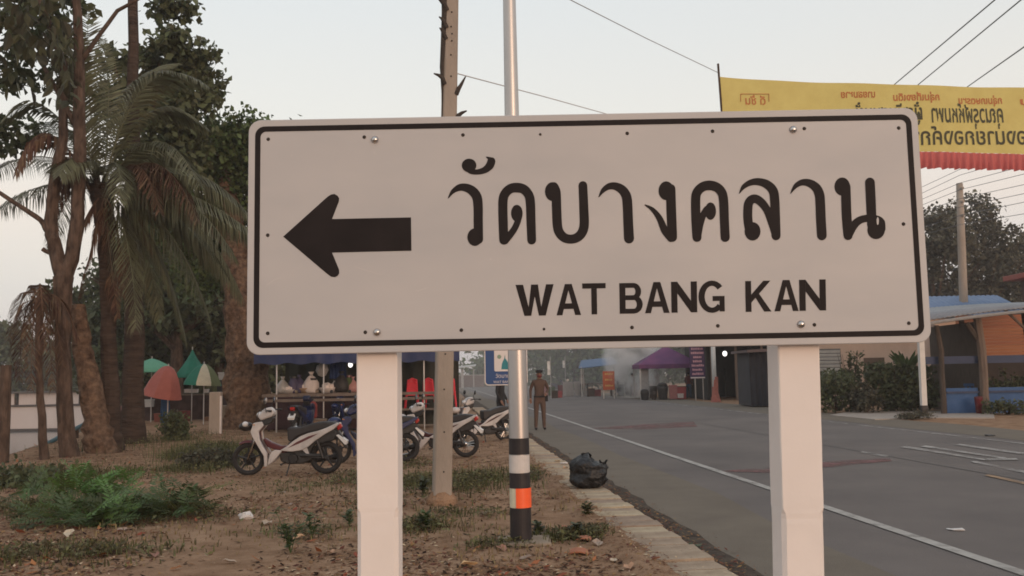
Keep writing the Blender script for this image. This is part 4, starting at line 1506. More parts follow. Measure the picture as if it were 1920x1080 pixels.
# --- leafy tree rising behind the palm crown
D6 = 27.0
o6 = dpt(300, 812, D6)
o6.z = 0
back = thing('leafy_tree', 'dark leafy tree rising behind the palm crown against the pale sky', 'tree', o6)
b = MB()
trunk_tube(b, [(256, 815, 20), (256, 700, 16), (258, 560, 13), (268, 400, 10), (284, 250, 7), (300, 120, 4)], D6, o6, 8)
trunk_tube(b, [(266, 430, 8), (330, 300, 6), (380, 180, 3)], D6, o6, 7)
trunk_tube(b, [(295, 300, 6), (240, 200, 5), (210, 110, 3)], D6, o6, 7)
b.build('trunk', bark, back)
B6 = [(365, 125, 48, 40), (320, 85, 55, 35), (385, 165, 28, 40), (300, 140, 60, 50), (350, 190, 50, 40), (270, 190, 60, 60), (215, 110, 30, 28), (235, 200, 50, 60), (320, 20, 45, 16), (335, 5, 30, 20), (330, 250, 70, 40), (390, 95, 18, 18), (270, 100, 22, 20), (300, 300, 90, 60), (210, 180, 28, 30)]
me = leaf_cloud([(rel(dpt(x, y, D6 + rng.uniform(-.6, .6)), o6), (rx * D6 / FPX * .9, rx * D6 / FPX * .9, ry * D6 / FPX * .9)) for x, y, rx, ry in B6], 9500, .24, leafd, .30, 14, fill=.2)
mobj('crown', me, None, back)

# --- generic trees for the middle distance
def tree_at(px, py, D, w, h, label, mat, nleaf, size=.3, group=None, trunkw=.4, base=0.0, name='shade_tree', lobes=9, dens=.5):
    """base at pixel column px at distance D; crown top reaches pixel row py"""
    p = dpt(px, 700, D)
    top = dpt(px, py, D).z
    t = thing(name, label, 'tree', (p.x, D, base), group=group)
    hh = top - base
    b = MB()
    b.tube([(0, 0, -.3), (.05, 0, hh * .2), (-.05, .05, hh * .45), (.1, 0, hh * .8)], [trunkw, trunkw * .75, trunkw * .55, trunkw * .15], 9, wob=.15)
    for k in range(5):
        a = 2 * math.pi * k / 5 + rng.random()
        z0 = hh * (.28 + .1 * rng.random())
        b.tube([(0, 0, z0), (math.cos(a) * w * .22, math.sin(a) * w * .22, z0 + hh * .18), (math.cos(a) * w * .42, math.sin(a) * w * .42, z0 + hh * .32)], [trunkw * .4, trunkw * .25, .03], 6, wob=.15)
    b.build('trunk', bark, t)
    bl = []
    for k in range(lobes):
        a = 2 * math.pi * k / lobes + rng.random()
        rr = w * .32 * (rng.random() ** .5)
        zz = hh * (1 - h * rng.uniform(.22, .85))
        bl.append(((math.cos(a) * rr, math.sin(a) * rr, zz), (w * rng.uniform(.14, .26), w * rng.uniform(.14, .26), hh * h * rng.uniform(.14, .22))))
    bl.append(((0, 0, hh * (1 - h * .22)), (w * .18, w * .18, hh * h * .2)))
    me = leaf_cloud(bl, nleaf, size, mat, dens, 18)
    mobj('crown', me, None, t)
    return t
tree_at(330, 385, 44, 10, .68, 'dark spreading tree shading the umbrellas, left of the massive old tree', leafd, 11000, .34, name='shade_tree')
tree_at(250, 440, 50, 8, .7, 'dark round tree behind the tall palm trunk', leafd, 8000, .36, name='shade_tree')
tree_at(180, 520, 56, 7, .75, 'dark low tree seen between the palm trunks', leafd, 6000, .36, name='shade_tree')
tree_at(410, 400, 47, 8, .7, 'tall dark tree behind the green and white umbrella', leafd, 5000, .36, name='shade_tree')
tree_at(560, 400, 52, 12, .75, 'broad dark tree behind the blue tarpaulin stall', leafd, 7000, .4, name='shade_tree')
tree_at(700, 420, 62, 13, .8, 'dark tree beyond the red chairs', leafd, 6000, .45, name='shade_tree')
for px_, py_, D_, w_, n_, lb_ in ((300, 560, 48, 7, 6500, 'low dark thicket tree behind the pale green umbrella'), (375, 545, 50, 7.5, 7000, 'low dark thicket tree behind the pointed green umbrella'), (445, 560, 47, 6, 5000, 'low dark thicket tree touching the massive old tree'), (500, 540, 49, 7, 5000, 'low dark thicket tree behind the left end of the goods stall'), (235, 590, 47, 5, 4000, 'low dark thicket tree behind the person in red')):
    tree_at(px_, py_, D_, w_, .97, lb_, leafd, n_, .32, name='thicket_tree', dens=.5, lobes=13, trunkw=.2)
# far bank of the river
for k, (x, y, D, w) in enumerate(((30, 600, 120, 13), (-20, 585, 118, 12), (95, 640, 125, 11), (150, 655, 130, 12), (215, 640, 120, 12), (-70, 590, 122, 14))):
    tree_at(x, y, D, w, .9, ('dark round tree on the far river bank behind the young palm', 'tallest dark tree on the far river bank at the left edge', 'dark tree on the far river bank behind the forked trunk', 'dark tree on the far river bank behind the leaning trunk', 'dark tree on the far bank between leaning trunk and palm', 'dark tree on the far river bank left of all others')[k], leafd, 2600, .75, 'trees on the far river bank', name='river_bank_tree', base=-2.0, dens=1.1, trunkw=.5)
b = MB()
b.add([(-220, 112, -3), (-48, 122, -3), (-48, 125, .2), (-220, 115, .2), (-220, 260, 1.0), (-90, 260, 1.0)], [(0, 1, 2, 3), (3, 2, 5, 4)])
setting(b.build('river_bank', M('bank_earth', (0.06, 0.06, 0.035), rough=1, scale=.3, c2=(0.09, 0.08, 0.05))))
# ------------------------------------------------------------------ houseboat and pipe on the river
hull = M('boat_white', (0.56, 0.47, 0.43), rough=.6, scale=.5, c2=(0.66, 0.57, 0.53), stretch=(1, 1, .3), var=.1)
hb0, hb1 = dpt(-60, 805, 72), dpt(228, 800, 72)
hb = thing('houseboat', 'long pale houseboat moored on the river behind the tree trunks', 'houseboat', ((hb0.x + hb1.x) / 2, 73.5, WATER_Z))
Lh = hb1.x - hb0.x
b = MB()
b.prism([(-Lh / 2, .15), (Lh / 2 - .4, .15), (Lh / 2 - .1, .5), (Lh / 2, 1.9), (-Lh / 2, 1.9)], lambda x, z, d: (x, d, z), -1.4, 1.4)
b.build('hull', hull, hb, bevel=.05)
b = MB()
b.box((0, 0, 1.98), (Lh + .2, 3.1, .12)).box((-.2, -1.42, .10), (Lh - .3, .15, .16))
b.build('rub_rail', M('boat_rail', (0.10, 0.085, 0.08), rough=.8), hb)
for k in range(7):
    b = MB()
    b.box((-Lh / 2 + .9 + k * (Lh - 1.4) / 6.2, -1.0, 2.5), (1.35, .06, .9))
    b.build('cabin_panel', hull, hb)
b = MB()
for k in range(8):
    b.box((-Lh / 2 + .2 + k * (Lh - .5) / 7, -1.0, 2.5), (.09, .09, .95))
b.build('cabin_posts', M('boat_dark', (0.05, 0.042, 0.04), rough=.8), hb)
b = MB()
b.box((0, .2, 3.02), (Lh, 3.2, .10))
b.build('roof', M('boat_roof', (0.11, 0.095, 0.085), rough=.9), hb)
pipem = M('teal_pipe', (0.03, 0.10, 0.12), rough=.5)
b = MB()
q0, q1 = dpt(-30, 884, 20.6), dpt(168, 790, 27.0)
b.tube([q0 - q0, (q1 - q0) * .5 + Vector((0, 0, -.06)), q1 - q0], .06, 8)
pp_ = b.build('water_pipe', pipem, None, smooth=True, loc=q0)
tag(pp_, 'sloping blue-green water pipe running down the river bank', 'pipe')
b = MB()
for f in (.25, .55, .85):
    c = (q1 - q0) * f
    b.tube([(c.x, c.y, c.z), (c.x, c.y + .05, c.z - 2.2)], .05, 6)
b.build('supports', bark, pp_)

# ------------------------------------------------------------------ market stalls under the umbrellas
steel2 = M('pale_enamel', (0.45, 0.42, 0.40), rough=.5, var=.1)
def umbrella(label, px, py_top, py_rim, D, wpx, mats, base_z=0.0, panels=8, tilt=(0, 0), sag=.35, finial=True):
    s = D / FPX
    top, rim = dpt(px, py_top, D), dpt(px, py_rim, D)
    t = thing('market_umbrella', label, 'umbrella', (top.x, D, base_z), 0, 'market umbrellas by the river')
    rr = wpx * s / 2
    h = top.z - rim.z
    z1 = top.z - base_z
    q = Euler((R(tilt[0]), R(tilt[1]), 0)).to_matrix()
    n_, m_ = panels, 6
    for k in range(n_):
        b = MB()
        vs = []
        for i in range(m_ + 1):
            f_ = i / m_
            r0 = rr * f_
            z = -h * (f_ ** (1 + sag))
            for j in range(4):
                a = 2 * math.pi * (k + j / 3) / n_
                bow = 1 - .06 * math.sin(math.pi * j / 3) * f_
                vs.append(q @ Vector((r0 * bow * math.cos(a), r0 * bow * math.sin(a), z - .04 * math.sin(math.pi * j / 3) * f_)) + Vector((0, 0, z1)))
        for j in range(4):
            a = 2 * math.pi * (k + j / 3) / n_
            vs.append(q @ Vector((rr * math.cos(a), rr * math.sin(a), -h - .12)) + Vector((0, 0, z1)))
        b.add(vs, [(i * 4 + j, i * 4 + j + 1, (i + 1) * 4 + j + 1, (i + 1) * 4 + j) for i in range(m_ + 1) for j in range(3)])
        b.build('canopy_panel', mats[k % len(mats)], t, smooth=True)
    b = MB()
    b.tube([(0, 0, 0), (0, 0, z1 + .08)], .018, 7)
    b.build('pole', steel2, t)
    return t
ug = M('umbrella_pale_green', (0.13, 0.36, 0.24), rough=.7, trans=.25, var=.06)
ur = M('umbrella_red', (0.40, 0.125, 0.10), rough=.7, trans=.25, var=.12, scale=3)
ut = M('umbrella_green', (0.015, 0.16, 0.105), rough=.7, trans=.2, var=.15, scale=3)
uw = M('umbrella_cream', (0.60, 0.55, 0.42), rough=.7, trans=.2, var=.08)
uk = M('umbrella_olive', (0.13, 0.15, 0.06), rough=.7, trans=.2, var=.15)
DM = 35.0
umbrella('pale green market umbrella right beside the tall palm trunk', 285, 672, 692, DM, 84, [ug])
umbrella('faded red market umbrella with drooping sides, lowest of the four', 316, 686, 738, DM - 1.5, 72, [ur], tilt=(4, 13), sag=1.1)
umbrella('half closed pointed dark green market umbrella', 361, 654, 702, DM + .5, 62, [ut], sag=-.2)
umbrella('green, cream and olive striped market umbrella', 383, 682, 716, DM - 2, 68, [ut, ut, uw, uk], sag=.9, tilt=(0, 4))
wood = M('weathered_wood', (0.10, 0.07, 0.05), rough=.9, scale=4, bump=.5, c2=(0.18, 0.13, 0.095), stretch=(4, 4, .6))
darkw = M('dark_wood', (0.04, 0.029, 0.023), rough=.9, scale=4, c2=(0.07, 0.05, 0.04))
woodr = M('rail_wood', (0.11, 0.082, 0.066), rough=.85, scale=5, c2=(0.17, 0.13, 0.105))
def table(label, px0, px1, D, ztop, cat='table', mat=None, apron=None, group=None, name='market_table', depth=.8):
    a, c = dpt(px0, 700, D), dpt(px1, 700, D)
    L = c.x - a.x
    t = thing(name, label, cat, ((a.x + c.x) / 2, D + depth / 2, 0), 0, group)
    b = MB()
    b.box((0, 0, ztop - .025), (L, depth, .05))
    b.build('tabletop', mat or wood, t, bevel=.006)
    for sx in (-1, 1):
        for sy in (-1, 1):
            b = MB()
            b.box((sx * (L / 2 - .06), sy * (depth / 2 - .06), (ztop - .05) / 2), (.06, .06, ztop - .05))
            b.build('leg', darkw, t)
    if apron:
        b = MB()
        n_ = 40
        vs = []
        for i in range(n_ + 1):
            x = -L / 2 + L * i / n_
            y = -depth / 2 - .012 - .018 * math.sin(i * 1.9) - .01 * math.sin(i * .7)
            vs += [(x, y, ztop - .051), (x, y * 1.02, .12)]
        b.add(vs, [(2 * i, 2 * i + 1, 2 * i + 3, 2 * i + 2) for i in range(n_)])
        b.build('cloth_skirt', apron, t, smooth=True)
    return t
table('low dark cloth covered table under the red and striped umbrellas', 262, 432, 36, 1.12, apron=M('skirt_dark', (0.05, 0.03, 0.027), rough=.9, var=.4, scale=3), group='market tables')
cloth_b = M('cloth_blue', (0.02, 0.065, 0.15), rough=.8, var=.15)
cloth_p = M('cloth_pink', (0.24, 0.12, 0.11), rough=.85, var=.15)
paper = M('pale_goods', (0.60, 0.53, 0.50), rough=.7, var=.1)
def small_box(label, px, py, D, w, h, mat, name='box', cat='box', group=None, lid=True):
    s = D / FPX
    c = dpt(px, py, D)
    W, Hh = w * s, h * s
    t = thing(name, label, cat, (c.x, c.y, c.z - Hh / 2), rnd.uniform(-.3, .3), group)
    b = MB()
    b.box((0, 0, Hh * .42), (W, W * .7, Hh * .84), taper=1.06)
    b.build('body', mat, t, bevel=.01)
    b = MB()
    b.box((0, 0, Hh * .92), (W * 1.12, W * .8, Hh * .16))
    b.build('lid', mat, t, bevel=.006)
    return t
for k, (x, w) in enumerate(((272, 8), (281, 8), (350, 8), (358, 7), (366, 10), (387, 8), (328, 6))):
    small_box(('leftmost pale food box on the umbrella table beside the tall palm', 'second food box from the left on the umbrella table', 'pale food box under the pointed green umbrella', 'small pale food box right of the one under the pointed umbrella', 'widest pale food box, left of the striped umbrella pole', 'rightmost pale food box under the striped umbrella', 'smallest pale food box behind the red umbrella edge')[k], x, 733, 36.2, w, 7, paper, 'food_box', 'box', 'white boxes on the umbrella table')
c = dpt(310, 765, 34.5)
b = MB()
n_ = 18
vs = []
for i in range(n_ + 1):
    x = -.16 + .32 * i / n_
    y = .02 * math.sin(i * 1.6)
    vs += [(x, y, .5), (x * 1.15, y * 1.6, -.12), (x * 1.2, y * 1.2, -.6)]
b.add(vs, [(3 * i + r, 3 * i + r + 1, 3 * i + r + 4, 3 * i + r + 3) for i in range(n_) for r in (0, 1)])
tag(b.build('hanging_cloth', cloth_b, None, smooth=True, loc=c), 'blue cloth hanging below the red umbrella', 'cloth')
c = gpt(360, 784, 0)
b = MB()
vs, fs = [], []
for i in range(7):
    t_ = i / 6
    for k in range(20):
        a = 2 * math.pi * k / 20
        r_ = (.02 + .42 * t_ ** .8) * (1 + .12 * math.sin(a * 5) * t_)
        vs.append((r_ * math.cos(a), r_ * .7 * math.sin(a), .92 - .62 * t_))
fs = [(i * 20 + k, i * 20 + (k + 1) % 20, (i + 1) * 20 + (k + 1) % 20, (i + 1) * 20 + k) for i in range(6) for k in range(20)]
b.add(vs, fs)
tag(b.build('folded_umbrella', cloth_p, None, smooth=True, loc=(c.x, 34.0, .2)), 'small pinkish sunshade leaning under the dark table', 'umbrella')
small_box('pale crate beside the tall palm trunk', 276, 756, 35.5, 20, 14, steel2, 'crate', 'crate')
small_box('grey chest at the foot of the old tree', 425, 705, 36.5, 24, 14, steel2, 'chest', 'chest')
small_box('dark cabinet left of the old tree', 424, 735, 36.5, 26, 44, engm, 'cabinet', 'cabinet')
small_box('pale carton on the ground left of the old tree', 428, 778, 34, 26, 36, M('carton', (0.26, 0.20, 0.15), rough=.9), 'carton', 'carton')
p_ = gpt(404, 818, 0)
t = thing('marker_post', 'short grey concrete post standing before the umbrellas', 'post', p_)
b = MB()
b.box((0, 0, .62), (.34, .24, 1.35), taper=.97)
b.build('shaft', cpole, t, bevel=.02)
b = MB()
b.box((.18, -.10, .55), (.05, .06, 1.25))
b.build('side_batten', paper, t)

# --- stall with blue tarpaulin behind the left sign post
tarp = M('tarpaulin_blue', (0.018, 0.028, 0.085), rough=.5, var=.2, scale=2, bump=.4)
DS = 27.0
sL, sR = dpt(492, 700, DS).x, dpt(850, 700, DS).x
stall = thing('goods_stall', 'market stall under a dark blue tarpaulin with two timber rails behind left sign post', 'market stall', ((sL + sR) / 2, DS, 0))
W = sR - sL
zt = dpt(580, 664, DS).z
b = MB()
n_, m_ = 26, 8
vs = []
for i in range(n_ + 1):
    for j in range(m_ + 1):
        x = -W / 2 - .2 + (W + .4) * i / n_
        y = -.2 + 3.0 * j / m_
        vs.append((x, y, zt + .12 + .16 * j - .05 * abs(math.sin(i * .9)) * (1 + .4 * math.sin(j))))
b.add(vs, [(i * (m_ + 1) + j, i * (m_ + 1) + j + 1, (i + 1) * (m_ + 1) + j + 1, (i + 1) * (m_ + 1) + j) for i in range(n_) for j in range(m_)])
b.build('tarpaulin_roof', tarp, stall, smooth=True)
b = MB()
vs = []
for i in range(61):
    x = -W / 2 - .2 + (W + .4) * i / 60
    vs += [(x, -.2 + .01 * math.sin(i), zt + .13), (x, -.21 + .02 * math.sin(i * 1.3), zt - .28 + .03 * math.sin(i * .8))]
b.add(vs, [(2 * i, 2 * i + 1, 2 * i + 3, 2 * i + 2) for i in range(60)])
b.build('valance', tarp, stall, smooth=True)
shade_mat = M('stall_shade', (0.03, 0.032, 0.027), rough=.9, scale=2, c2=(0.05, 0.052, 0.042))  # dark sheet stands in for the shade inside the stall
b = MB()
vs = []
for i in range(61):
    x = -W / 2 + W * i / 60
    vs += [(x, 2.7 + .05 * math.sin(i * 1.1), zt + .5), (x, 2.7 + .06 * math.sin(i * 1.1), .1)]
b.add(vs, [(2 * i, 2 * i + 1, 2 * i + 3, 2 * i + 2) for i in range(60)])
b.build('shade_backdrop', shade_mat, stall, smooth=True)
for px in (519, 607, 700, 795):
    x = dpt(px, 700, DS).x - stall.location.x
    b = MB()
    b.tube([(x, 0, 0), (x, 0, zt + .1)], .022, 7)
    b.build('pole', galv, stall)
for y in (741, 750.5):
    z = dpt(580, y, DS).z
    b = MB()
    b.box((0, -.06 if y > 745 else -.03, z), (W, .05, .085), rot=(0, 0, 0))
    b.build('rail', woodr, stall, bevel=.008)
z = dpt(580, 771, DS).z
b = MB()
b.box((.15 * W, .05, z), (W * .55, .05, .06))
b.build('lower_rail', woodr, stall, bevel=.006)
cnt = table('long counter inside the blue tarpaulin stall', 500, 745, DS + .6, dpt(580, 737, DS + .6).z, 'counter', wood, M('skirt_maroon', (0.045, 0.022, 0.024), rough=.9, var=.3), name='stall_counter')
DG = DS + .95
jar = M('goods_glass', (0.30, 0.29, 0.28), rough=.3, var=.2)
gp = M('goods_pink', (0.40, 0.20, 0.18), rough=.6)
gv = M('goods_violet', (0.06, 0.05, 0.10), rough=.6)
tan = M('goods_tan', (0.33, 0.22, 0.14), rough=.8, scale=20)
gz = dpt(580, 737, DS + .6).z
def good(px, kind, mat, size, label):
    x = dpt(px, 700, DG).x
    t = thing(kind, label, kind.replace('_', ' '), (x, DG + rnd.uniform(-.12, .2), gz), rnd.random())
    b = MB()
    s = size
    if kind == 'jar':
        b.lathe([(.08 * s, 0), (.1 * s, .03 * s), (.1 * s, .22 * s), (.07 * s, .27 * s), (.065 * s, .30 * s)], n=12)
        b.build('body', mat, t, smooth=True)
        b = MB()
        b.lathe([(.075 * s, .30 * s), (.075 * s, .345 * s)], n=12)
        b.build('lid', red if rnd.random() < .4 else blackpl, t)
    elif kind == 'bag':
        b.lathe([(.12 * s, 0), (.16 * s, .06 * s), (.15 * s, .2 * s), (.07 * s, .32 * s), (.025 * s, .36 * s), (.06 * s, .43 * s)], n=10)
        b.v = [(v[0] * (1 + .15 * math.sin(v[2] * 30)), v[1], v[2]) for v in b.v]
        b.build('body', mat, t, smooth=True)
        b = MB()
        b.lathe([(.03 * s, .355 * s), (.03 * s, .37 * s)], n=8)
        b.build('tie', blackpl, t)
    else:
        b.lathe([(.14 * s, 0), (.2 * s, .1 * s), (.21 * s, .12 * s)], n=12)
        b.build('bowl', mat, t, smooth=True)
        b = MB()
        for k in range(9):
            b.ball((.1 * s * math.cos(k * 2.4) * (k / 9) ** .5 * 1.3, .1 * s * math.sin(k * 2.4) * (k / 9) ** .5 * 1.3, .13 * s + .05 * s * (1 - k / 9)), .06 * s, 8, 5)
        b.build('buns', paper, t, smooth=True)
for a in ((532, 'bag', jar, 1.2, 'pale plastic bag of goods nearest the old tree on the stall counter'),
          (543, 'bowl_of_buns', steel2, 1.0, 'bowl of pale buns at the left end of the stall counter'),
          (551, 'jar', gv, 1.5, 'tall dark violet jar on the stall counter'),
          (560, 'bag', gv, 1.3, 'dark violet bag on the stall counter'),
          (574, 'bowl_of_buns', tan, 1.25, 'tan bowl heaped with buns mid counter'),
          (583, 'bag', paper, 1.5, 'white topped bag beside the heaped tan bowl'),
          (588, 'jar', paper, 1.3, 'white jar on the stall counter left of the thin pole'),
          (615, 'bowl_of_buns', paper, 1.3, 'white bowl of pale buns right of the thin stall pole'),
          (628, 'jar', steel2, 1.2, 'grey jar with lid right of the white bun bowl'),
          (640, 'bag', engm, 1.5, 'black bag on the right of the stall counter'),
          (652, 'jar', leafm, 1.5, 'green jar beside the black bag'),
          (660, 'bag', gp, 1.1, 'pink bag touching the left sign post edge')):
    good(*a)
bulb = lamp_mat('bulb_glow', (1, .95, .9), 1.6)
def hanging_bulb(px, py, D, label, r=.07, drop=.4):
    c = dpt(px, py, D)
    t = thing('light_bulb', label, 'light bulb', c)
    b = MB()
    b.ball((0, 0, 0), (r, r, r * 1.15), 12, 8)
    b.build('bulb', bulb, t, smooth=True)
    b = MB()
    b.tube([(0, 0, r), (0, 0, r + .05)], .025, 8)
    b.tube([(0, 0, r + .05), (0, 0, drop)], .006, 5)
    b.build('flex', blackpl, t)
hanging_bulb(657, 684, DS + .3, 'lit white bulb hanging under the blue tarpaulin', .07, .28)
# hanging white shirt / bags under the roof
c = dpt(604, 688, DS + .8)
b = MB()
b.lathe([(.02, .12), (.16, .05), (.2, -.1), (.12, -.26), (.02, -.3)], n=10)
b.v = [(v[0], v[1] * .5, v[2]) for v in b.v]
hb_ = tag(b.build('hanging_bag', jar, None, smooth=True, loc=c), 'pale plastic bag hung from the stall roof above the buns', 'bag')
b = MB()
b.tube([(0, 0, .12), (0, 0, .45)], .006, 5)
b.build('cord', blackpl, hb_)
c = dpt(634, 690, DS + 1.0)
b = MB()
vs = []
for i in range(17):
    x = -.24 + .48 * i / 16
    vs += [(x, .03 * math.sin(i * 1.5), .35), (x * 1.1, .04 * math.sin(i * 1.5), -.32)]
b.add(vs, [(2 * i, 2 * i + 1, 2 * i + 3, 2 * i + 2) for i in range(16)])
tag(b.build('hanging_cloth', M('cloth_royal', (0.012, 0.03, 0.10), rough=.8), None, smooth=True, loc=c), 'dark blue cloth hanging at the right of the stall', 'cloth')
# red gas bottle-like cask and woven basket under the counter
c = gpt(586, 790, 0)
t = thing('red_cask', 'dull red cask under the stall rails', 'cask', (dpt(584, 760, DS - .3).x, DS - .3, .45))
b = MB()
b.lathe([(.14, 0), (.17, .1), (.17, .42), (.12, .5), (.05, .53)], n=14)
b.build('body', M('cask_red', (0.20, 0.035, 0.03), rough=.5), t, smooth=True)
b = MB()
b.lathe([(.05, .53), (.07, .58), (.05, .62)], n=10)
b.build('cap', engm, t)
b = MB()
b.box((0, 0, -.225), (.5, .4, .45))
tag(b.build('low_bench', darkw, None, loc=(t.location.x, DS - .3, .45)), 'dark low bench carrying the red cask', 'bench')
t = thing('woven_basket', 'tan woven basket on the ground in front of the stall', 'basket', (dpt(592, 780, DS - .9).x, DS - .9, 0.03))
b = MB()
b.lathe([(.22, 0), (.30, .42), (.31, .44), (.27, .43), (.2, .05)], n=20, cap=False)
b.build('body', tan, t, smooth=True)
for k in range(12):
    a = 2 * math.pi * k / 12
    b = MB()
    b.tube([(.225 * math.cos(a), .225 * math.sin(a), 0), (.31 * math.cos(a), .31 * math.sin(a), .43)], .014, 5)
    b.build('stave', wood, t)
b = MB()
vs = []
b.lathe([(.315, .40), (.325, .43), (.315, .46), (.30, .43), (.315, .40)], n=20, cap=False)
b.build('hoop', wood, t, smooth=True)

# --- red plastic chairs stacked on the platform beside the concrete pole
rp = M('red_plastic', (0.80, 0.06, 0.09), rough=.35, var=.08, trans=.2)
DC = 28.7
table('low platform carrying the red chairs behind the concrete pole', 752, 862, DC, .62, 'platform', darkw, name='platform', depth=1.0)
def chair(label, loc, rz):
    t = thing('red_chair', label, 'chair', loc, rz, 'red plastic chairs at the stall')
    b = MB()
    b.box((0, 0, .43), (.40, .40, .035))
    b.build('seat', rp, t, bevel=.012)
    n_, m_ = 8, 8
    vs = []
    for j in range(m_ + 1):
        f_ = j / m_
        hw = .19 - .03 * f_ - .07 * max(0, f_ - .8) / .2 * max(0, f_ - .8) / .2
        for i in range(n_ + 1):
            x = -1 + 2 * i / n_
            vs.append((x * hw, .19 + .07 * f_ - .05 * (1 - x * x), .44 + .46 * f_ - (.05 * x * x if j == m_ else 0)))
    b = MB()
    b.add(vs, [(j * (n_ + 1) + i, j * (n_ + 1) + i + 1, (j + 1) * (n_ + 1) + i + 1, (j + 1) * (n_ + 1) + i) for j in range(m_) for i in range(n_)])
    o = b.build('backrest', rp, t, smooth=True)
    so = o.modifiers.new('thick', 'SOLIDIFY')
    so.thickness = .02
    for sx in (-1, 1):
        for sy in (-1, 1):
            b = MB()
            b.tube([(sx * .17, sy * .17, .42), (sx * .21, sy * .21, 0)], [.024, .018], 6)
            b.build('leg', rp, t)
    return t
ch0 = None
for px, rz, lb in ((771, 12, 'bright red plastic chair on the platform, left of the concrete pole'), (806, -10, 'bright red plastic chair mostly behind the concrete pole'), (842, 6, 'bright red plastic chair peeping out right of the concrete pole')):
    for s_ in range(2):
        loc = (dpt(px, 700, DC + .5).x, DC + .55 + s_ * .02, .62 + .085 * s_ + .0)
        lb2 = lb if s_ else lb.replace('bright red plastic chair', 'lower red chair of the stack')
        if ch0 is None:
            ch0 = chair(lb2, loc, R(180 + rz))
        else:
            dup(ch0, loc, R(180 + rz), lb2)

# ------------------------------------------------------------------ right side: shelter, shop house, verge
apron = M('apron_concrete', (0.30, 0.25, 0.215), rough=.9, scale=.8, c2=(0.37, 0.315, 0.27), bump=.3)
b = MB()
pts = [gpt(1556, 778, .03), gpt(1640, 786, .03), gpt(1720, 783, .03), gpt(1865, 783, .03), gpt(1862, 771, .03), gpt(1600, 770, .03)]
b.add(pts + [p - Vector((0, 0, .12)) for p in pts], [(0, 1, 2, 3, 4, 5)] + [(i, (i + 1) % 6, (i + 1) % 6 + 6, i + 6) for i in range(6)])
setting(b.build('driveway', apron))

cream = M('cream_plaster', (0.47, 0.34, 0.27), rough=.9, scale=1.2, c2=(0.56, 0.42, 0.335))
Dh = 40.0
x0, x1 = dpt(1536, 700, Dh).x, dpt(1737, 700, Dh).x
house = thing('plaster_house', 'cream plastered house with white shutters behind the roadside bushes', 'house', ((x0 + x1) / 2, Dh, 0))
W = x1 - x0
b = MB()
b.box((0, 2.5, 1.7), (W, 5, 3.4))
b.build('wall', cream, house)
b = MB()
b.prism([(-W / 2 - .4, 3.3), (W / 2 + .4, 3.3), (W / 2 + .4, 3.42), (0, 4.5), (-W / 2 - .4, 3.42)], lambda x, z, d: (x, d, z), -.5, 5.4)
b.build('roof', M('old_tin', (0.16, 0.13, 0.12), rough=.6, scale=3), house)
sw = M('shutter_white', (0.50, 0.49, 0.47), rough=.7, var=.08)
sx = dpt(1556, 700, Dh).x - house.location.x
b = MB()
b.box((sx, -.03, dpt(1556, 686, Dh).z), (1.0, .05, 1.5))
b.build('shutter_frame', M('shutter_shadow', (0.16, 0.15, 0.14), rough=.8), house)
for k in range(9):
    b = MB()
    b.box((sx, -.075, dpt(1556, 686, Dh).z - .62 + k * .155), (.92, .03, .11), rot=(R(25), 0, 0))
    b.build('slat', sw, house)
dx_ = dpt(1640, 700, Dh).x - house.location.x
b = MB()
b.box((dx_, -.02, 1.05), (.9, .05, 2.1))
b.build('door', M('brown_door', (0.11, 0.075, 0.055), rough=.8), house, bevel=.01)

# timber shelter with tin roof at the right edge
timber = M('old_timber', (0.05, 0.037, 0.03), rough=.9, scale=5, bump=.6, c2=(0.10, 0.074, 0.058), stretch=(5, 5, .5))
timber2 = M('grey_timber', (0.14, 0.10, 0.078), rough=.9, scale=5, bump=.6, c2=(0.19, 0.14, 0.11), stretch=(5, 5, .5))
tin = M('tin_roof', (0.17, 0.175, 0.19), rough=.55, metal=.3, scale=2, c2=(0.27, 0.265, 0.27), stretch=(1, 3, 1))
tinb = M('tin_roof_blue', (0.09, 0.15, 0.27), rough=.6, scale=2, c2=(0.14, 0.20, 0.31))
bluew = M('blue_paint', (0.035, 0.085, 0.20), rough=.8, scale=3, c2=(0.055, 0.115, 0.25))
bluew2 = M('blue_paint_dull', (0.05, 0.062, 0.11), rough=.8, scale=3)
orangew = M('orange_boards', (0.28, 0.10, 0.042), rough=.75, scale=6, c2=(0.36, 0.14, 0.062), stretch=(.4, 1, 6), objrand=.08)
Df = 31.6
sh = thing('roadside_shelter', 'timber roadside shelter with sagging tin roof and blue dado wall', 'shelter', (dpt(1840, 700, Df).x, Df, 0))
OX = sh.location.x
def lx(px, D=Df):
    return dpt(px, 700, D).x - OX
def zz(px, py, D=Df):
    return dpt(px, py, D).z
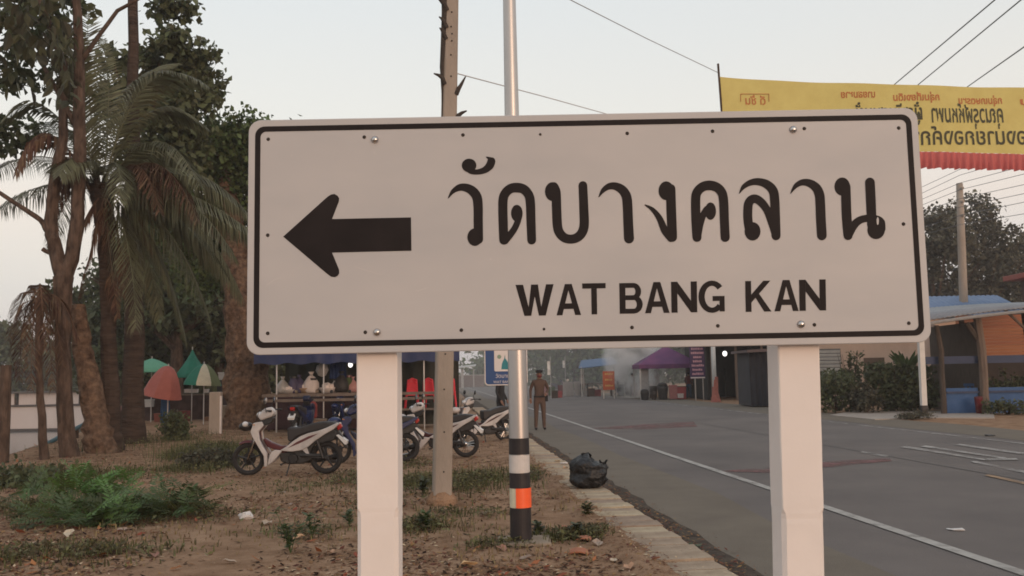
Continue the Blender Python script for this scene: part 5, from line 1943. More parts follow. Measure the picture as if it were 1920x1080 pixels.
# roof sheet: corrugated between front eave and back edge
b = MB()
n_ = 110
vs = []
for i in range(n_ + 1):
    t_ = i / n_
    px = 1680 + 340 * t_
    e = Vector((dpt(px, 0, Df - .8).x - OX, -.8, 0))
    zf = zz(px, 607 - 40 * t_ ** .8 - 6 * math.sin(math.pi * t_) * .4, Df - .8)
    zb = zf + .55 - .25 * t_
    cor = .022 * math.sin(i * 2.1)
    vs += [(e.x, -.8, zf + cor), (e.x, 1.2, zf * .5 + zb * .5 + cor), (e.x + .3, 3.2, zb + cor)]
b.add(vs, [(3 * i + r, 3 * i + r + 1, 3 * i + r + 4, 3 * i + r + 3) for i in range(n_) for r in (0, 1)])
o = b.build('tin_roof', tin, sh, smooth=True)
so = o.modifiers.new('thick', 'SOLIDIFY')
so.thickness = .03
b = MB()
pts = [(dpt(1680 + 340 * t_, 0, Df - .78).x - OX, -.78, zz(1680 + 340 * t_, 611 - 40 * t_ ** .8 - 2.4 * math.sin(math.pi * t_), Df - .8) - .03) for t_ in [i / 14 for i in range(15)]]
b.tube(pts, .06, 6)
b.build('eave_beam', M('eave_grey', (0.26, 0.25, 0.245), rough=.7), sh)
for px, pyt, w, mt in ((1764, 610, .20, timber), (1842, 596, .30, timber2), (1812, 600, .22, timber), (1932, 580, .28, timber)):
    D = Df if px in (1764, 1842) else Df + 1.6
    b = MB()
    pts = [(lx(px + 2, D) + rnd.uniform(-.02, .02), D - Df, z) for z in (0, .7, 1.4, 2.2)] + [(lx(px - 3, D), D - Df, zz(px, pyt, D))]
    b.tube(pts, [w * .5, w * .5, w * .46, w * .5, w * .45], 8, wob=.2)
    b.build('post', mt, sh)
b = MB()
b.tube([(lx(1820), .05, zz(1820, 606)), (lx(1846), 0, zz(1846, 650))], [.10, .09], 7)
b.build('brace', timber, sh)
b = MB()
b.tube([(lx(1882), -.3, zz(1882, 580)), (lx(1945), -.1, zz(1945, 636))], .05, 6)
b.build('brace', timber2, sh)
b = MB()
for px0, px1, yt, yb in ((1774, 1834, 727, 776), (1850, 1990, 727, 776)):
    xa, xb = lx(px0), lx(px1)
    b.box(((xa + xb) / 2, .15, (zz(1840, yt) + 0) / 2), (xb - xa, .12, zz(1840, yt)))
b.build('blue_wall', bluew, sh, bevel=.01)
b = MB()
b.box(((lx(1774) + lx(1990)) / 2, .13, zz(1840, 735)), (lx(1990) - lx(1774), .17, .07))
b.build('wall_cap', bluew2, sh)
b = MB()
b.box(((lx(1742) + lx(1990)) / 2, .2, zz(1840, 674)), (lx(1990) - lx(1742), .10, .26))
b.build('blue_rail', bluew2, sh)
# interior back wall boards (orange) and dark lower wall
Do = Df + 4.2
za, zb_ = dpt(1880, 672, Do).z, dpt(1880, 590, Do).z
xa, xb = dpt(1752, 0, Do).x - OX, dpt(2000, 0, Do).x - OX
nb = 13
for k in range(nb):
    z0, z1 = za + (zb_ - za) * k / nb, za + (zb_ - za) * (k + 1) / nb
    b = MB()
    b.box(((xa + xb) / 2, 4.2 + (.012 if k % 2 else 0), (z0 + z1) / 2), (xb - xa, .04, z1 - z0 - .012))
    b.build('plank', orangew, sh)
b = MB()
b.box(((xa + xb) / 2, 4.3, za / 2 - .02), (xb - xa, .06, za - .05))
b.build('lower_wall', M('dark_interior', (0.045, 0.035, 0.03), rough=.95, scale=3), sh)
b = MB()
b.box((dpt(1780, 0, Do).x - OX, 4.1, (dpt(1780, 672, Do).z + dpt(1780, 636, Do).z) / 2), (.55, .05, dpt(1780, 634, Do).z - dpt(1780, 672, Do).z))
b.build('window', M('pale_window', (0.42, 0.35, 0.31), rough=.6), sh)
b = MB()
xq = dpt(1752, 0, Df + 2.0).x - OX
b.box((xq, 2.2, 1.6), (.10, 3.8, 3.2))
b.build('side_wall', timber, sh)
# blue plastic chairs in the shelter
def bchair(label, px, rz):
    t = thing('blue_chair', label, 'chair', (dpt(px, 700, Df + 1.1).x, Df + 1.1, 0), rz, 'blue chairs in the shelter')
    b = MB()
    b.box((0, 0, .44), (.42, .42, .04))
    b.build('seat', bluew, t, bevel=.01)
    b = MB()
    for k in (-1, 0, 1):
        b.box((k * .14, .2, .72), (.06, .03, .5))
    b.box((0, .2, .98), (.42, .04, .10)).box((0, .2, .5), (.42, .04, .06))
    b.build('backrest', bluew, t)
    for sx_ in (-1, 1):
        for sy in (-1, 1):
            b = MB()
            b.tube([(sx_ * .18, sy * .18, .43), (sx_ * .21, sy * .21, 0)], .02, 6)
            b.build('leg', bluew, t)
bchair('blue plastic chair inside the shelter left of the thick post', 1815, R(165))
bchair('blue plastic chair inside the shelter touching the thick post', 1834, R(190))
t = thing('red_bin', 'small dark red bin beside the thick shelter post', 'bin', (dpt(1834, 760, Df - .3).x, Df - .35, 0.02))
b = MB()
b.lathe([(.10, 0), (.13, .5), (.14, .52)], n=12)
b.build('body', M('bin_red', (0.16, 0.02, 0.025), rough=.5), t, smooth=True)
b = MB()
b.lathe([(.145, .52), (.13, .57), (.03, .59)], n=12)
b.build('lid', M('bin_lid', (0.10, 0.014, 0.018), rough=.5), t, smooth=True)

# blue tin roofed building and red roofed building behind
Db = 44.0
xb0, xb1 = dpt(1700, 0, Db).x, dpt(1890, 0, Db).x
t = thing('blue_roof_house', 'low house with pale blue tin roof behind the shelter', 'house', ((xb0 + xb1) / 2, Db, 0))
W = xb1 - xb0
z1, z0 = dpt(1800, 556, Db + 3).z, dpt(1800, 592, Db).z
b = MB()
b.box((0, 3, z0 / 2 - .05), (W - .6, 5, z0 - .1))
b.build('wall', cream, t)
b = MB()
n_ = 60
vs = []
for i in range(n_ + 1):
    x = -W / 2 + W * i / n_
    c_ = .025 * math.sin(i * 2.1)
    vs += [(x, -.2, z0 + c_), (x, 3, z1 + c_), (x, 6.2, z0 + c_)]
b.add(vs, [(3 * i + r, 3 * i + r + 1, 3 * i + r + 4, 3 * i + r + 3) for i in range(n_) for r in (0, 1)])
o = b.build('roof', tinb, t, smooth=True)
o.modifiers.new('thick', 'SOLIDIFY').thickness = .04
Dr = 42.0
xr0 = dpt(1850, 0, Dr).x
t = thing('red_roof_house', 'dark timber house with red roof edge above the shelter', 'house', (xr0 + 3.9, Dr, 0))
zr = dpt(1880, 524, Dr).z
b = MB()
b.box((.3, .4, zr / 2), (6.2, .8, zr))
b.build('wall', M('dark_boards', (0.06, 0.043, 0.035), rough=.9, scale=2, c2=(0.085, 0.06, 0.05), stretch=(6, 6, .5)), t)
b = MB()
b.prism([(-3.6, zr - .02), (4.6, zr - .02), (4.6, zr + .22), (-3.6, zr + .22)], lambda x, z, d: (x, d, z), -.9, .9)
b.build('roof', M('red_roof', (0.24, 0.06, 0.045), rough=.6, scale=2), t, bevel=.02)
b = MB()
b.box((-1.9, -.03, zr - 1.0), (.8, .06, .8))
b.build('window', engm, t)

# bushes in front of the plaster house
def bush(label, px, py, D, w, h, mat, n, size, name='bush', cat='bush', base=0.0, group=None):
    p = dpt(px, 700, D)
    t = thing(name, label, cat, (p.x, D, base), group=group)
    b = MB()
    for k in range(7):
        a = 2 * math.pi * k / 7
        b.tube([(0, 0, 0), (math.cos(a) * w * .2, math.sin(a) * w * .2, h * .5), (math.cos(a) * w * .36, math.sin(a) * w * .36, h * .85)], [.025, .018, .006], 5)
    b.build('stem', bark, t)
    bl = [((rnd.uniform(-.28, .28) * w, rnd.uniform(-.25, .25) * w, h * rnd.uniform(.3, .72)), (w * .27, w * .24, h * .26)) for _ in range(6)] + [((0, 0, h * .35), (w * .42, w * .38, h * .33))]
    me = leaf_cloud(bl, n, size, mat, .16, 12)
    v = np.empty(len(me.vertices) * 3, dtype=np.float32)
    me.vertices.foreach_get('co', v)
    v = v.reshape(-1, 3)
    v[:, 2] = np.maximum(v[:, 2], .01)
    me.vertices.foreach_set('co', v.ravel())
    mobj('foliage', me, None, t)
    return t
bush('sparse dark bush before the white shutters', 1562, 770, 34.5, 2.0, 1.7, leafd, 2600, .14)
bush('tall thin bush rising against the cream wall', 1592, 770, 36, 1.1, 2.6, leafd, 900, .15)
bush('pale flowering bush between the two dark bushes', 1622, 770, 33.6, 1.5, 1.25, leafg, 1500, .13)
bush('large dense dark hedge bush behind the white post', 1672, 770, 34.4, 2.0, 1.95, leafd, 5200, .16)
bush('dense dark bush right behind the white post', 1712, 770, 34.4, 1.9, 2.0, leafd, 4600, .16)
# banana-like spikes
p = dpt(1700, 700, 35.5)
t = thing('banana_plant', 'spiky banana plant rising above the dark bush by the white post', 'plant', (p.x, 35.5, 0))
b = MB()
b.tube([(0, 0, 0), (0, 0, 1.5)], [.12, .08], 8)
b.build('trunk', leafm, t)
for k in range(13):
    a = R(-100 + 200 * k / 12)
    L = rnd.uniform(.7, 1.15)
    lean_ = math.sin(a) * .6
    b = MB()
    vs = []
    for i in range(6):
        f_ = i / 5
        w = .10 * math.sin(math.pi * (f_ * .88 + .1))
        c = Vector((lean_ * L * f_ + .1 * f_ * f_ * lean_, rnd.uniform(-.02, .02) + math.cos(a * 3) * .3 * f_, 1.4 + L * f_ * (1 - .35 * abs(lean_) * f_)))
        vs += [c + Vector((-w, 0, 0)), c + Vector((0, .03, -.02)), c + Vector((w, 0, 0))]
    b.add(vs, [(3 * i + r, 3 * i + r + 1, 3 * i + r + 4, 3 * i + r + 3) for i in range(5) for r in (0, 1)])
    b.build('leaf', leafm, t)
bush('low green weeds at the foot of the shelter wall', 1885, 775, 30.6, 1.6, .5, leafd, 900, .10)
bush('leafy potted plants inside the shelter', 1890, 720, 33.6, 2.4, 1.5, leafd, 1800, .14)
bush('low weed clump on the verge by the white post', 1706, 786, 29.0, 1.3, .22, leafg, 700, .07, name='weed_clump', cat='weeds')

# utility pole and trees, right
pr = dpt(1808, 600, 46)
t = thing('utility_pole', 'tall grey utility pole standing against the dark trees', 'utility pole', (pr.x, 46, 0))
top = dpt(1799, 344, 46)
k_ = (top.x - pr.x) / (top.z - pr.z)
b = MB()
b.tube([(k_ * z - pr.z * k_, 0, z) for z in (0, 4, 8, top.z)], [.24, .21, .19, .16], 10)
b.build('shaft', cpole, t, smooth=True)
b = MB()
for z in (top.z - .3, top.z - 1.0, top.z - 1.7):
    b.box((k_ * z - pr.z * k_, -.25, z), (.10, .22, .10))
b.build('insulator', cpole, t)
tree_at(1760, 380, 72, 8.5, .82, 'dark tree left of the far utility pole', leafg, 9500, .34, trunkw=.35, lobes=12, dens=.6)
tree_at(1845, 358, 74, 10.5, .82, 'tallest dark tree behind the far utility pole', leafg, 14500, .34, trunkw=.4, lobes=14, dens=.6)
tree_at(1925, 420, 76, 6.5, .82, 'dark tree at the right edge behind the red roof', leafg, 6000, .34, trunkw=.35, lobes=10, dens=.6)
tree_at(1660, 420, 78, 10, .82, 'dark tree hidden behind the sign beside the cream house', leafg, 3000, .5, trunkw=.35)

# wires
wirem = M('cable', (0.03, 0.03, 0.032), rough=.6)
def wire(label, pts, r, group=None, mat=None):
    P = [dpt(*p) for p in pts]
    o = P[0]
    Q = []
    for i in range(len(P) - 1):
        for k in range(8):
            Q.append(P[i].lerp(P[i + 1], k / 8) - o)
    Q.append(P[-1] - o)
    b = MB()
    b.tube(Q, r, 5)
    w = b.build('overhead_wire', mat or wirem, None, loc=o)
    return tag(w, label, 'wire', group)
# steep wires rising to the top right, sagging from the far pole
for k, (a_, c_, lb) in enumerate((((1675, 160), (1865, 0), 'steep overhead wire, leftmost of three above the banner'), ((1720, 160), (1920, -5), 'middle of the three steep wires above the banner'), ((1812, 164), (1920, 88), 'lowest of the three steep wires, above the right end of banner'))):
    s1 = (a_[1] - c_[1]) / (c_[0] - a_[0])
    q_ = (a_[0] - 70, a_[1] + 70 * s1 * .82)
    e_ = (c_[0] + 260, c_[1] - 260 * s1 * 1.12)
    wire(lb, [(1560, q_[1] + 110 * s1 * .6, 60), (*q_, 47), (*a_, 40), (*c_, 27), (*e_, 18)], .022)
gw = 'overhead wires seen under the banner'
for k, (ya, yb_) in enumerate(((352, 282), (364, 292), (374, 310), (384, 325), (396, 345), (410, 362), (425, 378), (436, 400))):
    x_ = 1700
    wire(('topmost', 'second from the top', 'third from the top', 'fourth from the top', 'fourth from the bottom', 'third from the bottom', 'second from the bottom', 'lowest')[k] + ' of the thin wires crossing the sky below the yellow banner', [(x_ - 150, ya + 66, 60), (x_, ya + 12, 48), (1800, (ya * .42 + yb_ * .58) + 6, 42), (1925, yb_, 34), (2080, yb_ - 72, 27)], .012, gw, M('cable_pale', (0.12, 0.12, 0.125), rough=.6))

# banner across the road
DBn = 23.0
ban = M('banner_yellow', (0.72, 0.56, 0.18), rough=.7, var=.05, scale=2, c2=(0.80, 0.65, 0.22), trans=.5)
fr_ = M('banner_fringe_red', (0.60, 0.15, 0.135), rough=.8, var=.12, scale=4, trans=.4, stretch=(6, 1, .5))
ink = M('banner_black_ink', (0.05, 0.045, 0.02), rough=.7)
inko = M('banner_orange_ink', (0.42, 0.14, 0.04), rough=.7)
p0 = dpt(1350, 144, DBn)
bn = thing('road_banner', 'yellow cloth banner with red frill and mirrored black and orange lettering hung across the road', 'banner', p0)
def bp(px, py):
    p = dpt(px, py, DBn)
    return (p.x - p0.x, p.z - p0.z)
def topy(px):
    t_ = (px - 1350) / 900
    return 144 + 57 * t_ - 42 * t_ * t_
def boty(px):
    t_ = (px - 1350) / 900
    return 276 + 20 * t_ + 2 * t_ * t_
def wave(x, z):
    return .05 * math.sin(x * 1.1 + z) + .02 * math.sin(x * 3.1)
n_, m_ = 110, 8
vs = []
for i in range(n_ + 1):
    px = 1350 + 900 * i / n_
    for j in range(m_ + 1):
        x, z = bp(px + 8 * j / m_ * (1 - i / n_), topy(px) + (boty(px) - topy(px)) * j / m_)
        vs.append((x, wave(x, z), z))
b = MB()
b.add(vs, [(i * (m_ + 1) + j, i * (m_ + 1) + j + 1, (i + 1) * (m_ + 1) + j + 1, (i + 1) * (m_ + 1) + j) for i in range(n_) for j in range(m_)])
b.build('cloth', ban, bn, smooth=True)
b = MB()
vs = []
n2 = 500
for i in range(n2 + 1):
    px = 1358 + 892 * i / n2
    for j in range(4):
        x, z = bp(px, boty(px) + 31 * j / 3 + (1.2 * math.sin(i * .5) if j == 3 else 0))
        vs.append((x, wave(x, z) - .012 - .05 * math.sin(i * .9 + .8 * math.sin(i * .21)) * (.3 + j / 3), z - .005))
b.add(vs, [(i * 4 + j, i * 4 + j + 1, (i + 1) * 4 + j + 1, (i + 1) * 4 + j) for i in range(n2) for j in range(3)])
b.build('frill', fr_, bn, smooth=True)
b = MB()
xa, za_ = bp(1346, 120)
xb, zb_ = bp(1361, 318)
b.tube([(xa, -.02, za_), (xb, -.02, zb_)], .028, 6)
b.build('end_stick', bark, bn)
def btext(body, px0, px1, py, size_px, mat, off=.0, wid=None):
    """lettering that shows through from the far face, so it reads mirrored from here; right edge is the start of the line"""
    size = size_px * DBn / FPX
    me = text_mesh(body, size, offset=off)
    v = np.empty(len(me.vertices) * 3, dtype=np.float32)
    me.vertices.foreach_get('co', v)
    v = v.reshape(-1, 3)
    xa, za = bp(px0, py)
    xb, zb = bp(px1, py)
    mn, mx = v[:, 0].min(), v[:, 0].max()
    sc_ = (xb - xa) / (mx - mn)
    X = xb - (v[:, 0] - mn) * sc_
    slope = ((topy(px1) - topy(px0)) * .55) / (px1 - px0)
    Z = za - slope * (X - (xa + xb) / 2) * 1.0 + v[:, 1]
    Y = np.array([wave(x, z) for x, z in zip(X, Z)]) - .012
    me.vertices.foreach_set('co', np.stack([X, Y, Z], 1).astype(np.float32).ravel())
    me.update()
    mobj('lettering', me, mat, bn)
btext('ของนายกองค์การบริหาร', 1600, 1945, 275, 46, ink, .010)
btext('คุณวรุฬห์หมพา', 1745, 1882, 231, 48, ink, .012)
btext('ผู้สนับสนุนผู้', 1605, 1728, 226, 40, ink, .012)
btext('กลุ่มเกษตรชน', 1797, 1880, 195, 19, inko, .008)
btext('กลุ่มเที่ยงเดิม', 1674, 1760, 190, 19, inko, .008)
btext('นายสมชาย', 1577, 1640, 184, 19, inko, .008)
btext('ดี ชั้น', 1398, 1436, 196, 22, inko, .006)
btext('กลุ่ม', 1914, 1975, 196, 19, inko, .008)
b = MB()
for a_, c_ in (((1389, 176), (1442, 176)), ((1389, 176), (1389, 190)), ((1442, 176), (1442, 190))):
    (xa, za), (xc, zc) = bp(*a_), bp(*c_)
    b.tube([(xa, wave(xa, za) - .014, za), (xc, wave(xc, zc) - .014, zc)], .01, 4)
b.build('frame_line', inko, bn)
thinw = M('guy_wire', (0.30, 0.29, 0.29), rough=.6)
wire('thin guy wire from pole top to the upper corner of the banner', [(850, -108, 11.7), (1070, 0, 16.0), (1210, 71, 19.4), (1346, 136, DBn)], .009, mat=thinw)
wire('thin guy wire from concrete pole to the lower corner of the banner', [(858, 138, 11.75), (1020, 181, 15.0), (1200, 231, 19.2), (1360, 276, DBn)], .008, mat=M('guy_wire_pale', (0.5, 0.48, 0.47), rough=.6))

# ------------------------------------------------------------------ far roadside stalls, right of the road
purple = M('canopy_purple', (0.12, 0.045, 0.13), rough=.7, var=.12, scale=1.5, trans=.2, c2=(0.20, 0.065, 0.16))
D_ = 56.0
xa, xb = dpt(1201, 700, D_).x, dpt(1312, 700, D_).x
t = thing('purple_canopy', 'purple pop-up canopy stall beside the drifting smoke', 'canopy', ((xa + xb) / 2, D_ + 1.5, 0))
W = xb - xa
ze, zp_ = dpt(1250, 683, D_).z, dpt(1250, 650, D_).z
b = MB()
hw = W / 2 + .1
b.add([(-hw, -1.6, ze), (hw, -1.6, ze), (hw, 1.6, ze), (-hw, 1.6, ze), (-.15, -.15, zp_), (.15, -.15, zp_), (.15, .15, zp_), (-.15, .15, zp_)],
      [(0, 1, 5, 4), (1, 2, 6, 5), (2, 3, 7, 6), (3, 0, 4, 7), (4, 5, 6, 7)])
b.build('canopy_top', purple, t)
b = MB()
for a_, c_ in (((-hw, -1.6), (hw, -1.6)), ((hw, -1.6), (hw, 1.6)), ((hw, 1.6), (-hw, 1.6)), ((-hw, 1.6), (-hw, -1.6))):
    b.add([(a_[0], a_[1], ze + .01), (c_[0], c_[1], ze + .01), (c_[0], c_[1], ze - .24), (a_[0], a_[1], ze - .24)], [(0, 1, 2, 3)])
b.build('valance', purple, t)
for sx_ in (-1, 1):
    for sy in (-1, 1):
        b = MB()
        b.box((sx_ * (hw - .08), sy * 1.5, ze / 2), (.07, .07, ze))
        b.build('leg', steel2, t)
b = MB()
b.box((-hw + .42, -1.0, ze * .5), (.5, .05, ze * .85))
b.build('side_cloth', M('grey_cloth', (0.30, 0.29, 0.29), rough=.8, var=.2), t)
def drum(label, px, py, D, wpx, hpx, mat, name, cat):
    s = D / FPX
    g = dpt(px, py, D)
    t = thing(name, label, cat, (g.x, D, 0.02))
    r, h_ = wpx * s / 2, hpx * s
    b = MB()
    b.lathe([(r * .8, 0), (r * .85, h_ * .1), (r, h_ * .6), (r * 1.02, h_ * .62), (r * .95, h_ * .8)], n=12)
    b.build('body', mat, t, smooth=True)
    b = MB()
    b.lathe([(r * .98, h_ * .8), (r * .7, h_ * .95), (r * .1, h_)], n=12)
    b.build('lid', mat, t, smooth=True)
drum('dark stove drum at the left leg of purple canopy', 1209, 747, 55, 16, 20, engm, 'stove_drum', 'stove')
drum('large dark charcoal grill under the purple canopy', 1243, 748, 55, 20, 32, engm, 'charcoal_grill', 'grill')
drum('small dark pot between stove drum and charcoal grill', 1226, 747, 55, 10, 16, darkw, 'cooking_pot', 'pot')
rc = M('cooler_red', (0.30, 0.05, 0.05), rough=.5, var=.1)
small_box('faded red cooler box under the purple canopy', 1262, 735, 55, 14, 26, M('cooler_faded', (0.34, 0.13, 0.12), rough=.6), 'cooler_box', 'cooler')
small_box('bright red cooler box right of the faded one', 1277, 737, 55, 18, 22, rc, 'cooler_box', 'cooler')
small_box('white tub in front of the red coolers', 1276, 742, 54.5, 9, 8, paper, 'tub', 'tub')
table('serving table under the purple canopy', 1235, 1300, 57.5, .75, group='market tables', name='serving_table')

# purple board sign
D_ = 52.5
c = dpt(1310, 752, D_)
t = thing('purple_sign', 'tall purple board sign with pale rows of lettering before the dark shop', 'sign', (c.x, D_, 0))
zb_, zt_ = dpt(1310, 710, D_).z, dpt(1310, 640, D_).z
pur = M('sign_purple', (0.045, 0.018, 0.075), rough=.6)
b = MB()
b.box((0, 0, (zb_ + zt_) / 2), (.86, .05, zt_ - zb_))
b.build('board', pur, t)
b = MB()
b.box((-.15, .05, 1.5), (.07, .05, 3.0)).box((.3, .05, 1.5), (.05, .05, 3.0))
b.build('sign_post', galv, t)
rows = M('sign_pink_print', (0.50, 0.27, 0.32), rough=.6)
for k, w in enumerate((.62, .58, .66, .5, .45, .7, .66, .62)):
    b = MB()
    z = zb_ + .22 + k * .24
    x = -w / 2
    while x < w / 2:
        ww = rnd.uniform(.05, .11)
        b.add([(x, -.03, z), (x + ww, -.03, z), (x + ww, -.03, z + rnd.uniform(.09, .14)), (x, -.03, z + rnd.uniform(.09, .14))], [(0, 1, 2, 3)])
        x += ww + .02
    b.build('lettering_row', rows, t)
b = MB()
b.box((0, -.03, zb_ + .06), (.82, .02, .07))
b.build('white_edge', paper, t)

# white orange-footed post and dark shop with a lit bulb
c = gpt(1341, 754, 0)
t = thing('banded_post', 'white post with orange red foot in front of the dark shop', 'post', c)
b = MB()
b.tube([(0.0, 0, 0), (0, 0, 3.6)], .12, 8)
b.build('shaft', sw, t, smooth=True)
b = MB()
b.tube([(0.04, -.02, 0), (.02, 0, .5), (.07, 0, 1.35)], [.28, .17, .14], 8)
b.build('foot_wrap', M('foot_red', (0.36, 0.12, 0.09), rough=.8, var=.2), t)
D_ = 50.0
xa, xb = dpt(1306, 700, D_ + 6).x, dpt(1500, 700, D_).x
t = thing('dark_shop', 'open fronted dark shop with tin roof behind the white post', 'shop', ((xa + xb) / 2, D_ + 2, 0))
W = xb - xa
dk = M('shop_dark', (0.028, 0.026, 0.026), rough=.9, var=.3, scale=1)  # shade of the shop interior is put into this dark colour
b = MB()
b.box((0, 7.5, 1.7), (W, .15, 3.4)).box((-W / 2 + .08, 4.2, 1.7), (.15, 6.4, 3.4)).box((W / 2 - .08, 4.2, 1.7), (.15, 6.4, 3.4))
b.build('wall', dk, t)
b = MB()
b.prism([(-W / 2 - .5, 3.25), (W / 2 + .5, 3.25), (W / 2 + .5, 3.4), (-W / 2 - .5, 3.4)], lambda x, z, d: (x, d, z + (d + 1) * .06), -1.0, 8)
b.build('roof', M('roof_dark', (0.07, 0.055, 0.05), rough=.8), t)
for x in (-W / 2 + .1, -W / 6, W / 6, W / 2 - .1):
    b = MB()
    b.box((x, .1, 1.6), (.12, .12, 3.2))
    b.build('pillar', timber2, t)
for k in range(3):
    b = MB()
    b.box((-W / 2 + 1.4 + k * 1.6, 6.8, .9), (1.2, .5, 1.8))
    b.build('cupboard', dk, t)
hanging_bulb(1359, 663, D_ + .6, 'large glowing white bulb hanging in front of the dark shop', .13, .6)
c = gpt(1408, 762, 0)
D_ = 41.0
xa, xb = dpt(1406, 700, D_).x, dpt(1500, 700, D_).x
z1 = dpt(1430, 660, D_).z
t = thing('dark_kiosk', 'dark navy sheeted kiosk at the road edge left of the right sign post', 'kiosk', ((xa + xb) / 2, D_, 0))
kn = M('kiosk_navy', (0.022, 0.022, 0.03), rough=.7, var=.2, scale=2)
W = xb - xa
b = MB()
vs = []
for i in range(61):
    x = -W / 2 + W * i / 60
    vs += [(x, .035 * math.sin(i * .9), z1), (x, .05 * math.sin(i * .9), .05)]
b.add(vs, [(2 * i, 2 * i + 1, 2 * i + 3, 2 * i + 2) for i in range(60)])
b.build('front_sheet', kn, t, smooth=True)
b = MB()
b.box((0, 1.3, z1 / 2), (W - .1, 2.3, z1 - .1))
b.build('body', kn, t)
b = MB()
b.prism([(-W / 2 - .2, z1 - .02), (W / 2, z1 + .05), (W / 2, z1 + .18), (-W / 2 - .2, z1 + .1)], lambda x, z, d: (x, d, z), -.5, 2.6)
b.build('roof', M('kiosk_roof', (0.12, 0.085, 0.08), rough=.8), t)

# blue awning stall, orange signboard and leaning boards
D_ = 66.0
xa, xb = dpt(1085, 700, D_).x, dpt(1160, 700, D_).x
t = thing('blue_awning_stall', 'stall with a pale blue awning beyond the policeman, in the haze', 'market stall', ((xa + xb) / 2, D_ + 1, 0))
W = xb - xa
z1, z0 = dpt(1120, 674, D_).z, dpt(1120, 687, D_).z
b = MB()
b.add([(-W / 2, -1, z0 - .1), (W / 2, -1, z0 + .15), (W / 2 - .1, 1.4, z1 + .2), (-W / 2 + .4, 1.4, z1)], [(0, 1, 2, 3)])
o = b.build('awning', M('awning_blue', (0.08, 0.13, 0.22), rough=.7, var=.15), t)
o.modifiers.new('thick', 'SOLIDIFY').thickness = .05
for x, y in ((-W / 2 + .2, -.9), (W / 2 - .2, -.9), (W / 2 - .2, 1.3), (-W / 2 + .5, 1.3)):
    b = MB()
    b.box((x, y, z0 / 2), (.07, .07, z0))
    b.build('pole', galv, t)
table('wooden trestle table under the blue awning', 1100, 1148, D_, .95, group='market tables', name='trestle_table')
D_ = 60.0
c = dpt(1142, 740, D_)
t = thing('orange_signboard', 'upright orange signboard with yellowish marks in the smoke', 'sign', (c.x, D_, 0))
zb_, zt_ = dpt(1142, 731, D_).z, dpt(1142, 696, D_).z
b = MB()
b.box((0, 0, (zb_ + zt_) / 2), (.76, .05, zt_ - zb_))
b.build('board', M('signboard_orange', (0.42, 0.09, 0.035), rough=.6, var=.08), t)
b = MB()
for sx_ in (-1, 1):
    b.box((sx_ * .34, .05, zb_ / 2 + .2), (.05, .05, zb_ + .4))
b.build('legs', galv, t)
for k in range(3):
    b = MB()
    z = zb_ + .22 + k * .38
    x = -.24
    while x < .22:
        ww = rnd.uniform(.06, .12)
        b.add([(x, -.03, z), (x + ww, -.03, z + .02), (x + ww, -.03, z + rnd.uniform(.08, .15)), (x, -.03, z + rnd.uniform(.07, .12))], [(0, 1, 2, 3)])
        x += ww + .025
    b.build('lettering_row', M('sign_yellow', (0.55, 0.36, 0.12), rough=.6), t)
lw = M('whitewashed_board', (0.40, 0.36, 0.34), rough=.8, var=.15)
for k, (px, w, tl) in enumerate(((1058, 5, 0), (1065, 8, -4), (1072, 7, -5), (1080, 6, -7), (1087, 9, -3), (1095, 6, -8))):
    D_ = 68 + .3 * k
    s = D_ / FPX
    g = dpt(px, 737, D_)
    b = MB()
    hgt = 27 * s
    b.box((0, 0, hgt / 2), (w * s, .05, hgt), rot=(R(6), R(tl), 0))
    tag(b.build('leaning_board', lw, None, bevel=.01, loc=(g.x, D_, 0)), ('leftmost whitewashed board of the leaning row beyond the policeman', 'second board from the left in the leaning white row', 'third board from the left in the leaning white row', 'third board from the right in the leaning white row', 'widest board, second from right in the leaning white row', 'rightmost leaning white board, beside the blue awning stall')[k], 'board', 'leaning white boards')
fl = M('pale_flag', (0.62, 0.60, 0.57), rough=.7, var=.05)
for px, y0, y1, D_, lb in ((1029, 677, 703, 62, 'tall pale vertical flag just right of the policeman'), (1057, 676, 690, 70, 'smaller pale vertical flag farther along the road')):
    c0, c1 = dpt(px, y1, D_), dpt(px, y0, D_)
    b = MB()
    n_ = 10
    vs = []
    wd = (5 if px < 1040 else 4) * D_ / FPX / 2
    for i in range(n_ + 1):
        z = c0.z + (c1.z - c0.z) * i / n_
        vs += [(-wd, .02 * math.sin(i), z), (wd, .03 * math.sin(i + 1), z)]
    b.add(vs, [(2 * i, 2 * i + 1, 2 * i + 3, 2 * i + 2) for i in range(n_)])
    o = tag(b.build('roadside_flag', fl, None, loc=(c0.x, D_, 0)), lb, 'flag')
    b = MB()
    b.tube([(wd + .03, .03, 0), (wd + .03, .03, c1.z + .3)], .025, 6)
    b.build('flag_pole', galv, o)

